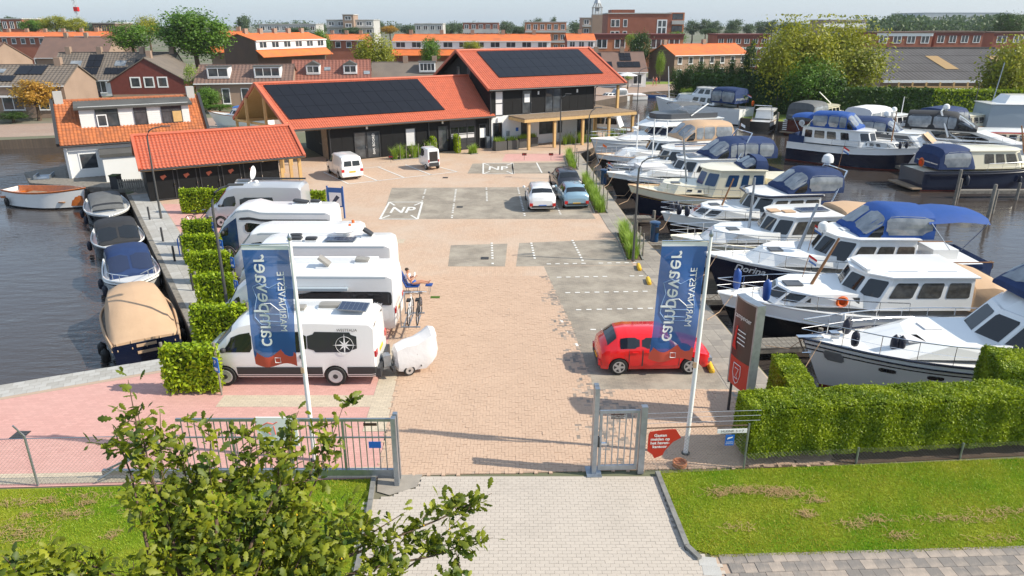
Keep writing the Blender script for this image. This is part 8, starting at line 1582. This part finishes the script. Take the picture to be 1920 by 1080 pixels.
t = house('terraced_house', 'brown roofed cottages with blue solar panels and garden parasol', xat(1145, 110, 140), 143, 13, 8.5, 3.0, zat(97, 143, 1145), 'plaster', 'roof_brown', 3, G_H, rows=((.5, 2.3, .5),), nwin=4, chim=(-2.5, 2.5)); he, hr = 3.0, zat(97, 143, 1145); roof_solar(t, he, hr, 8.5, -3.5, .2, .15, .45, 3, 1); roof_solar(t, he, hr, 8.5, 1.2, 5.5, .15, .45, 3, 1); roof_solar(t, he, hr, 8.5, -3.0, -1.6, .5, .92, 1, 2); roof_solar(t, he, hr, 8.5, 1.8, 4.0, .5, .92, 2, 2)
pr = thing('parasol', 'white garden parasol behind the balcony roof', 'parasol', (xat(1175, 150, 138), 138, 0)); MB().tube([(0, 0, 0), (0, 0, 2.6)], .04, 6).build('pole', 'timber', pr); MB().lathe([(2.0, 2.15), (1.95, 2.2), (.8, 2.55), (.05, 2.75)], (0, 0, 0), 8).build('canopy', 'white_cloth', pr)
# brick house with orange roof on the quay road
t = house('gable_house', 'brown brick terrace with bright orange roof on the far quay road', (xat(1250, 100, 158) + xat(1362, 100, 158)) / 2 + 1, 160, 19, 9, 5.3, zat(82, 160, 1290), 'brick_tan', 'roof_orange', 24, G_H, rows=((3.4, 4.8, .4), (.8, 2.4, .42)), nwin=7, chim=(-9, 1), gable_wall='brick_dark'); MB().box(-9.54, -4.49, 0, -9.502, 4.49, 5.29).build('end_wall', 'brick_dark', t)
# modern rows
def flat_block(name, label, xa, xb, yt, Y, W, wall, bands=(), nw=6, storeys=3, group='apartment blocks on the skyline', roofm='conc_far', fm='sign_white', rz=0, balc=False, cat='building'):
 X0, X1 = xat(xa, yt, Y), xat(xb, yt, Y); H = zat(yt, Y, (xa + xb) / 2); L = X1 - X0; t = thing(name, label, cat, ((X0 + X1) / 2, Y + W / 2, 0), R(rz), group)
 MB().box(-L / 2, -W / 2, 0, L / 2, W / 2, H).build('wall', wall, t); MB().box(-L / 2 - .25, -W / 2 - .25, H, L / 2 + .25, W / 2 + .25, H + .3).build('roof', roofm, t); sh_ = H / storeys
 for s in range(storeys):
  for i in range(nw): c = -L / 2 + L * (i + .5) / nw; win(t, '-y', -W / 2, c - L / nw * .3, c + L / nw * .3, s * sh_ + sh_ * .28, s * sh_ + sh_ * .82, fm, 'house_glass', nx=2, fw=max(.1, L / nw * .04), d=.08)
  if balc: MB().box(-L / 2, -W / 2 - 1.3, s * sh_ + sh_ * .02, L / 2, -W / 2, s * sh_ + sh_ * .22).build('balcony', roofm, t)
 for z0, z1, m in bands: MB().box(-L / 2 - .02, -W / 2 - .12, H * z0, L / 2 + .02, -W / 2 - .01, H * z1).build('band', m, t)
 return t
GM = 'modern row houses'
flat_block('row_house', 'modern row houses with orange metal front behind the brown cottages', 1112, 1282, 66, 185, 9, 'brick_orange', ((.88, 1., 'board_maroon'),), 5, 2, GM, 'board_maroon', cat='house'); flat_block('row_house', 'brick modern row houses right of the orange roofed terrace', 1345, 1442, 66, 190, 9, 'brick_red', ((.9, 1., 'board_maroon'), (.6, .66, 'sign_white'), (.3, .34, 'sign_white')), 6, 3, GM, 'board_maroon', cat='house'); flat_block('row_house', 'brick modern row houses left of the barn roof', 1645, 1750, 62, 170, 9, 'brick_red', ((.93, 1., 'sign_white'),), 4, 3, GM, 'brick_dark', cat='house'); flat_block('row_house', 'brick modern row houses with maroon panels above the barn roof', 1755, 1845, 61, 172, 9, 'brick_red', ((.93, 1., 'board_maroon'),), 4, 3, GM, 'brick_dark', cat='house'); flat_block('row_house', 'brick row houses at the right edge of the skyline', 1865, 1990, 62, 180, 9, 'brick_red', ((.93, 1., 'board_maroon'),), 4, 3, GM, 'brick_dark', cat='house')
t = thing('apartment_block', 'large red brick apartment block beside the church tower', 'building', (xat(1212, 40, 230), 238, 0), 0, 'apartment blocks on the skyline'); Wb = xat(1285, 30, 230) - xat(1140, 30, 230); Hb = zat(26, 230, 1200)
MB().box(-Wb / 2, -8, 0, Wb * .32, 8, Hb).build('wall', 'brick_red', t); MB().box(Wb * .32, -7, 0, Wb / 2, 8, Hb + .4).build('balcony_wing', 'brick_orange', t); MB().box(-Wb / 2 - .2, -8.2, Hb, Wb * .32, 8.2, Hb + .3).build('roof', 'conc_far', t); MB().box(-Wb / 2 + 1, -8.1, Hb + .3, -Wb / 2 + 8, 0, Hb + 1.2).build('roof_house', 'brick_red', t)
win(t, '-y', -8, Wb * .14, Wb * .27, Hb - 6, Hb - 1.6, 'sign_white', 'house_glass', nx=2, nz=(.5,), fw=.35)
for k in range(4): MB().box(Wb * .33, -8.2, k * Hb / 4 + .5, Wb * .49, -7.02, k * Hb / 4 + 1.6).build('balcony', 'conc_far', t); win(t, '-y', -7, Wb * .34, Wb * .48, k * Hb / 4 + 1.8, k * Hb / 4 + 3.6, 'sign_dark', 'house_glass', nx=3)
for r_ in range(3):
 for a in (-Wb * .46, -Wb * .4, -Wb * .3): win(t, '-y', -8, a, a + 1.3, Hb * (.25 + .24 * r_), Hb * (.25 + .24 * r_) + 2.2, 'sign_white', 'house_glass', fw=.15)
ct = thing('church_tower', 'brick church tower with open white steel belfry', 'tower', (xat(1121, 40, 225), 228, 0)); zb_ = zat(28, 225, 1121); MB().box(-1.5, -1.5, 0, 1.5, 1.5, zb_).build('shaft', 'brick_tan', ct)
zt_ = zat(6, 225, 1121)
for x in (-1.3, -.45, .45, 1.3):
 for y in (-1.3, 1.3): MB().tube([(x, y, zb_), (x, y, zt_ - 1.2), (x * .6, y * .6, zt_)], .12, 5).build('belfry_post', 'conc_far', ct)
for z in (zb_ + .1, zt_ - 1.2): MB().box(-1.5, -1.5, z, 1.5, 1.5, z + .2).build('belfry_ring', 'conc_far', ct)
MB().lathe([(1.1, zt_), (.6, zt_ + 1.2), (.12, zt_ + 2.6), (.04, zt_ + 5)], (0, 0, 0), 8).build('spire', 'steel_far', ct); MB().lathe([(.1, zb_ + 1), (.75, zb_ + 1.1), (.6, zb_ + 2), (.2, zb_ + 2.4)], (0, 0, 0), 10).build('bell', 'steel_far', ct)
flat_block('apartment_block', 'pale stepped apartment block on the skyline left of centre', 612, 700, 38, 330, 16, 'conc_far', (), 5, 4, rz=0, balc=True); flat_block('apartment_block', 'tall stair tower of the pale apartment block', 642, 662, 28, 326, 10, 'brick_tan', (), 1, 5); flat_block('apartment_block', 'low pale apartment block at the left of the skyline', 485, 592, 46, 340, 14, 'conc_far', (), 8, 3, balc=True); flat_block('apartment_block', 'low grey flats behind the orange terrace', 778, 830, 45, 350, 14, 'conc_far', (), 4, 3); flat_block('apartment_block', 'brick and white flats behind the long orange terrace', 868, 935, 43, 360, 14, 'brick_red', ((.6, .75, 'conc_far'),), 5, 3); flat_block('apartment_block', 'orange brick flats left of the church tower', 985, 1062, 42, 300, 14, 'brick_orange', (), 6, 3, balc=True); flat_block('apartment_block', 'flats just behind the church tower', 1092, 1140, 34, 300, 12, 'brick_tan', (), 3, 4, balc=True); flat_block('apartment_block', 'tan flats behind the big willow', 1545, 1625, 38, 300, 14, 'brick_tan', ((.8, .9, 'sign_white'),), 6, 4, balc=True); flat_block('apartment_block', 'red brick flats at the left edge of the skyline', 0, 40, 36, 260, 12, 'brick_red', (), 3, 3); flat_block('apartment_block', 'brick flats with yellow window frames left of the tall trees', 172, 215, 44, 260, 12, 'brick_dark', (), 3, 3, fm='timber')
flat_block('industrial_hall', 'huge pale blue grey industrial hall on the right skyline', 1735, 1895, 24, 900, 80, 'steel_far', ((.0, .12, 'conc_far'),), 12, 1, None, 'steel_far')
cr = thing('crane', 'red and grey crane mast on the left skyline', 'crane', (xat(152, 40, 300), 300, 0)); zc = zat(-6, 300, 146); mbc = MB()
for x, y in ((-.5, -.5), (.5, -.5), (.5, .5), (-.5, .5)): MB().tube([(x, y, 0), (x - 1.3, y, zc)], .12, 4).build('leg', 'steel_far', cr)
for k in range(14): z = zc * k / 14; MB().tube([(-.5 - 1.3 * k / 14, -.5, z), (.5 - 1.3 * (k + 1) / 14, -.5, z + zc / 14)], .07, 4).build('lattice_bar', 'steel_far', cr)
MB().cbox((-.9, 0, zc - 4.5), (1.6, 1.4, 1.6)).build('cab', 'red', cr); MB().cbox((-1.6, 0, zc + .2), (2.6, 1.2, 1.4)).build('head', 'red', cr)
# big barn with corrugated roof beyond the right hedge
bx0, bx1 = xat(1640, 92, 132), xat(1850, 92, 132); hb2 = zat(91, 136, 1750)
bn = thing('barn', 'long barn with dark corrugated roof and two pale roof lights', 'barn', ((bx0 + bx1) / 2, 130, 0)); Lb = bx1 - bx0 + 8; eb = 3.0
MB().box(-Lb / 2, -10, 0, Lb / 2, 14, eb - .2).build('wall', 'brick_tan', bn); rf = tiled((-Lb / 2, -11, eb - .3), (Lb / 2, -11, eb - .3), (Lb / 2, 6, hb2), (-Lb / 2, 6, hb2), .7, .06, 4, .05, 'fibre_cement', 'roof', bn); MB().slab((Lb / 2, 16, eb), (-Lb / 2, 16, eb), (-Lb / 2, 6, hb2), (Lb / 2, 6, hb2), .1).build('roof_slope', 'fibre_cement', rf)
MB().box(-Lb / 2, 5.8, hb2, Lb / 2, 6.2, hb2 + .25).build('ridge', 'roof_felt', rf)
for x in (-1.2, 9.5): MB().slab((x, -11 + 17 * .3, eb - .3 + (hb2 - eb + .3) * .3 + .14), (x + 2.2, -11 + 17 * .3, eb - .3 + (hb2 - eb + .3) * .3 + .14), (x + 2.2, -11 + 17 * .72, eb - .3 + (hb2 - eb + .3) * .72 + .14), (x, -11 + 17 * .72, eb - .3 + (hb2 - eb + .3) * .72 + .14), .05).build('roof_light', 'hay', rf)
MB().box(-Lb / 2, -11.2, eb - .7, Lb / 2, -11, eb - .3).build('fascia', 'sign_white', bn)
rk_ = thing('timber_rack', 'low yellow timber rack before the barn', 'rack', ((bx0 + bx1) / 2 - 2, 112, 0))
for k in range(13): MB().box(-13 + k * 2.1 - .1, -.1, 0, -13 + k * 2.1 + .1, .1, 2.9).build('post', 'timber', rk_)
MB().box(-13.2, -.08, 2.1, 12.5, .08, 2.3).build('beam', 'timber', rk_); MB().box(-13.2, .3, .2, 12.5, 1.2, 1.9).build('stacked_goods', 'conc_far', rk_)
# ================================================================ TREES AND HEDGES OF THE TOWN
CROWNS = {}
def crown_mesh(kind, m, seed, n=5200, leaf=.05):
 k = (kind, m, seed)
 if k in CROWNS: return CROWNS[k]
 g = np.random.default_rng(seed); nc = 46 if kind != 'cone' else 60
 u = g.normal(size=(nc, 3)); u /= np.linalg.norm(u, axis=1, keepdims=True); r = g.uniform(.25, 1., nc) ** .45
 c = u * r[:, None] * .82
 if kind == 'cone':
  z = g.uniform(-1, 1, nc); a = g.uniform(0, 6.283, nc); rr = (1 - z) / 2 * g.uniform(.55, 1, nc); c = np.c_[np.cos(a) * rr, np.sin(a) * rr, z]
 if kind == 'willow': c[:, 2] = c[:, 2] * .75 + .1
 i = g.integers(0, nc, n); s = g.uniform(.17, .3, nc)[i][:, None]
 p = c[i] + g.normal(size=(n, 3)) * s * np.array([1, 1, .8 if kind != 'willow' else 1.5]) * .75
 if kind == 'willow': p[:, 2] -= np.abs(g.normal(0, .22, n)) * (np.linalg.norm(p[:, :2], axis=1) > .45)
 p[:, 2] = np.clip(p[:, 2], -1.15, 1.1)
 nr = p / (np.linalg.norm(p, axis=1, keepdims=True) + 1e-6); nr[:, 2] += .4
 V = leaf_quads(p, leaf, .45, nrm=nr * .8); me = npmesh('crown', V, 4, m); CROWNS[k] = me; return me
def tree(label, px, ytop, ybase_crown, wpx, Y, m='leaf_mid', kind='round', name='tree', group='trees of the town', seed=None, leaf=.05, trunk=True, n=5200):
 seed = seed if seed is not None else random.randrange(4); X = xat(px, ytop, Y); zt = zat(ytop, Y, px); d = Y * math.cos(PITCH) + (CAM_H - zt) * math.sin(PITCH); rx = wpx / 2 / (FPX / d); zb = zat(ybase_crown, Y, px); zb = max(.3, min(zb, zt - 1)); rz_ = (zt - zb) / 2
 t = thing(name, label, 'tree', (X, Y, 0), 0, group); tr = MB().tube([(0, 0, 0), (.05 * rx, 0, zb * .5), (0, .03 * rx, zb + rz_ * .4), (0, 0, zb + rz_ * 1.3)], [rx * .09 + .06, rx * .07 + .05, rx * .05 + .03, .03], 8); tr.build('trunk', 'bark', t, True)
 for k in range(5 if kind != 'cone' else 0):
  a = 6.283 * k / 5 + random.random(); MB().tube([(0, 0, zb + rz_ * .25), (math.cos(a) * rx * .3, math.sin(a) * rx * .3, zb + rz_ * .8), (math.cos(a) * rx * .65, math.sin(a) * rx * .65, zb + rz_ * (1.0 + .3 * random.random()))], [rx * .035 + .02, rx * .025, .02], 5).build('limb', 'bark', t, True)
 o = obj('crown', crown_mesh(kind, m, seed, n, leaf), t, (0, 0, zb + rz_), random.uniform(0, 6.28), (rx, rx, rz_)); stuff(o) if 0 else None
 return t
tree('tall round green tree, largest on the left', 352, 11, 108, 138, 128, 'leaf_mid', seed=1, n=13000, leaf=.042); tree('round green tree left of the largest one', 240, 42, 96, 80, 132, 'leaf_mid', seed=2); tree('pale feathery tree between the two round trees', 272, 28, 70, 50, 150, 'leaf_olive', 'willow', seed=1); tree('amber leaved small tree in the left front garden', 56, 146, 205, 78, 90, 'leaf_autumn', seed=3, leaf=.06, n=3500)
tree('olive crowned tree behind the left houses', 100, 28, 62, 50, 240, 'leaf_olive', seed=0); tree('green crowned tree at the left skyline', 60, 34, 60, 50, 250, 'leaf_mid', seed=1); tree('brownish tree beside the crane', 138, 32, 62, 44, 240, 'leaf_olive', seed=2); tree('dark tree at the left end of the skyline', 20, 30, 60, 50, 300, 'leaf_far', seed=3)
tree('willow like tree in the street centre left', 698, 66, 142, 82, 124, 'leaf_olive', 'willow', seed=2, n=7000); tree('narrow green tree beside the orange terrace end wall', 598, 50, 112, 40, 160, 'leaf_mid', seed=1); tree('slender green tree before the long orange terrace', 805, 67, 125, 42, 140, 'leaf_mid', seed=3); tree('autumn tinted tree behind the white apartments', 730, 46, 64, 36, 230, 'leaf_autumn', seed=1); tree('small tree against the dormer strip', 884, 76, 100, 36, 155, 'leaf_olive', seed=2)
tree('tall dark tree right of the brown cottages', 1203, 50, 132, 46, 158, 'leaf_dark', seed=1); tree('green tree in front of the red brick block', 1266, 58, 82, 46, 190, 'leaf_mid', seed=2); tree('young slim tree on the far quay road', 1240, 96, 140, 20, 148, 'leaf_bright', 'willow', seed=3); tree('pointed conifer behind the conifer hedge', 1413, 78, 120, 26, 150, 'leaf_dark', 'cone', seed=1); tree('small round bush in the parasol garden', 1178, 141, 152, 18, 135, 'leaf_bright', seed=0, n=1500)
tree('big yellow green willow, left half, above the marina', 1500, 36, 196, 150, 99, 'leaf_olive', 'willow', seed=0, n=14000, leaf=.036); tree('big yellow green willow, right half, above the marina', 1585, 38, 192, 180, 102, 'leaf_olive', 'willow', seed=3, n=16000, leaf=.034); tree('grey green bushy tree below the big willow', 1530, 105, 196, 110, 94, 'leaf_mid', 'willow', seed=1, n=8000, leaf=.04); tree('yellow green willow at the right edge', 1905, 72, 200, 110, 98, 'leaf_olive', 'willow', seed=2, n=9000, leaf=.04); tree('tall dark tree behind the right edge willow', 1900, 18, 70, 60, 230, 'leaf_dark', seed=1)
for k, px in enumerate((1290, 1322, 1356, 1386)):
 tree(('leftmost of the four clipped round trees on the bank', 'second of the four clipped round trees on the bank', 'third of the four clipped round trees on the bank', 'rightmost of the four clipped round trees on the bank')[k], px, 163 + k * 3, 184 + k * 3, 30, 103 - k * 2.5, 'leaf_bright', seed=k, n=2200, leaf=.08, name='clipped_tree', group='clipped round trees on the bank')
rows_ = [(1272 + k * 14.6, 112 + 9 * abs(math.sin(k * 1.7)) + (12 if k < 2 else 0) - (22 if k == 9 else 0)) for k in range(13)]
for k, (px, yt) in enumerate(rows_):
 lb = f'conifer of the tall dark hedge row, {("first", "second", "third", "fourth", "fifth", "sixth", "seventh", "eighth", "ninth", "tenth", "eleventh", "twelfth", "thirteenth")[k]} from the left'
 tree(lb, px, yt, 200, 34, 107 - k * .5, 'leaf_dark', 'cone' if k % 2 else 'round', seed=k % 4, n=4200, leaf=.05, name='hedge_conifer', group='conifers of the tall hedge row')
X0 = xat(1270, 190, 105); hedge('tall dark conifer hedge behind the moored yacht', (25.5, 104.5, 0), R(-38), 20, 2.2, 4.6, 'leaf_dark', 60, .22, .1, depth=.3); hedge('low dark hedge continuing under the willows', (40.6, 92.2, 0), R(-4), 12, 2, 3.6, 'leaf_dark', 60, .22, .1, depth=.3)
hedge('long clipped green hedge before the barn', (xat(1600, 200, 92), 93.5, 0), 0, 44, 2.0, zat(170, 93.5, 1700), 'leaf_hedge', 70, .2, .1, depth=.25)
hedge('bright clipped box hedge block beside the black van', (xat(112, 190, 104), 103, 0), R(6), 3.6, 3.6, 3.2, 'leaf_hedge', 120, .16, .05, depth=.2)
for lb, px, yt, yb, w_, Y_, m_ in (('green shrub right of the maroon gable', 355, 112, 190, 34, 104, 'leaf_bright'), ('dark shrub behind the cottage chimney', 385, 160, 212, 50, 100, 'leaf_mid'), ('shrub by the low terrace door', 155, 138, 160, 26, 116, 'leaf_bright'), ('garden shrub left of the box hedge', 120, 142, 165, 40, 114, 'leaf_mid'), ('shrub beside the amber tree', 90, 175, 195, 24, 95, 'leaf_bright'), ('shrub before the brick cottage', 410, 195, 218, 50, 98, 'leaf_mid'), ('bush in the garden of the grey roofed house', 20, 208, 230, 60, 88, 'leaf_dark'), ('bush behind the boats by the box hedge', 1185, 60, 92, 30, 172, 'leaf_bright')): tree(lb, px, yt, yb, w_, Y_, m_, seed=random.randrange(4), n=2600, leaf=.07, name='shrub', group='shrubs in the gardens')
# trees along the skyline, far woods on the right as one mass
sky_ = [(455, 27, 30, 420), (220, 36, 40, 420), (165, 40, 30, 400), (710, 36, 24, 420), (860, 42, 30, 420), (845, 40, 26, 400), (950, 38, 34, 430), (1008, 32, 24, 420), (1038, 30, 14, 400), (1300, 35, 34, 420), (1325, 34, 30, 420), (1342, 38, 34, 410), (1378, 35, 34, 430), (1405, 42, 26, 380), (1432, 38, 40, 430), (1450, 36, 30, 430), (1475, 40, 30, 420), (600, 42, 30, 400), (1330, 52, 34, 260), (1370, 55, 30, 250), (1080, 40, 30, 420), (900, 44, 34, 400), (530, 40, 40, 430), (410, 44, 40, 420), (830, 46, 30, 380), (765, 44, 40, 420), (975, 48, 40, 330), (660, 50, 44, 300), (560, 50, 50, 300), (1500, 38, 40, 420), (1850, 26, 50, 420), (1640, 40, 50, 430), (1680, 24, 40, 520)]
SKL = [f'hazy far skyline tree {q}' for q in ('above the left cottage dormers', 'right of the crane', 'just left of the crane foot', 'right of the pale stair tower', 'behind the dark house with white dormer', 'left of the brick and white flats', 'right of the brick and white flats', 'left of the pointed tree at the orange flats', 'slim one above the orange brick flats', 'first right of the red brick block', 'second right of the red brick block', 'third right of the red brick block', 'fourth right of the red brick block', 'lower one above the brick row houses', 'left of the big willow top', 'touching the left side of the willow top', 'rising just behind the willow top left', 'above the narrow green tree', 'low and dark right of the red brick block', 'low one before the brick row houses', 'left of the church tower', 'between the brick and white flats and the orange flats', 'behind the low pale flats', 'right behind the largest left tree', 'right of the low grey flats', 'left of the low grey flats', 'low one before the orange brick flats', 'at the foot of the pale stepped flats', 'at the foot of the low pale flats', 'behind the left half of the willow', 'right of the industrial hall', 'right of the tan flats', 'tallest of the right hand woods')]
for k, (px, yt, w_, Y_) in enumerate(sky_): tree(SKL[k], px, yt, 66, w_, Y_, 'leaf_far', 'round', seed=k % 4, n=2600, leaf=.07, name='skyline_tree', group='trees on the far skyline')
V = []
for k in range(170):
 px = rng.uniform(1600, 1960) if k < 110 else rng.uniform(-60, 1960); Yf = rng.uniform(330, 620) if k < 110 else rng.uniform(600, 1200); x = xat(px, 50, Yf); zt = zat(rng.uniform(28, 46), Yf) if k < 110 else zat(rng.uniform(38, 45), Yf); rr = zt * .55
 c = np.c_[rng.normal(x, rr * .45, 260), rng.normal(Yf, rr * .45, 260), np.abs(rng.normal(zt * .55, zt * .22, 260)).clip(0, zt)]; V.append(leaf_quads(c, .9, .4))
wood = stuff(obj('far_woods', npmesh('woods', np.concatenate(V), 4, 'leaf_far'))); wood['label'] = 'hazy far woods along the horizon'; wood['category'] = 'woods'
# cars in the far street
for k in range(9):
 px = 606 + k * 11; car('parked_car', f'{("small white", "small dark", "small silver")[k % 3]} car in the far street, {("first", "second", "third", "fourth", "fifth", "sixth", "seventh", "eighth", "ninth")[k]} from the left', (*P(px, 112 - k * .6 + (k % 2) * 3), 0), R(90 + 20 * (k % 2)), 4.2, 1.5, 1.75, 2.6, ('car_white', 'car_dark', 'car_silver')[k % 3], .31, 'cars in the far street')
for lb, px, yt, Y_ in (('tall street lamp in the far street, left', 620, 90, 150), ('tall street lamp in the far street, right', 700, 86, 150), ('lamp mast beside the willow on the marina bank', 1466, 118, 97), ('leaning lamp mast at the right end of the hedge', 1838, 150, 90)):
 lamp(lb, xat(px, yt, Y_), Y_, zat(yt, Y_, px), 1.0, R(180 if px > 800 else 0))
# ---- the hazy air
hz = bpy.data.materials.new('haze'); hz.use_nodes = True; n = hz.node_tree.nodes; n.remove(n['Principled BSDF'])
pv_ = n.new('ShaderNodeVolumePrincipled'); pv_.inputs['Color'].default_value = (.86, .92, 1, 1); pv_.inputs['Density'].default_value = .00012; pv_.inputs['Anisotropy'].default_value = .2
hz.node_tree.links.new(pv_.outputs[0], n['Material Output'].inputs['Volume'])
M['haze'] = hz; stuff(MB().box(-1520, -80, -4.2, 1520, 2420, 48).build('haze', 'haze'))
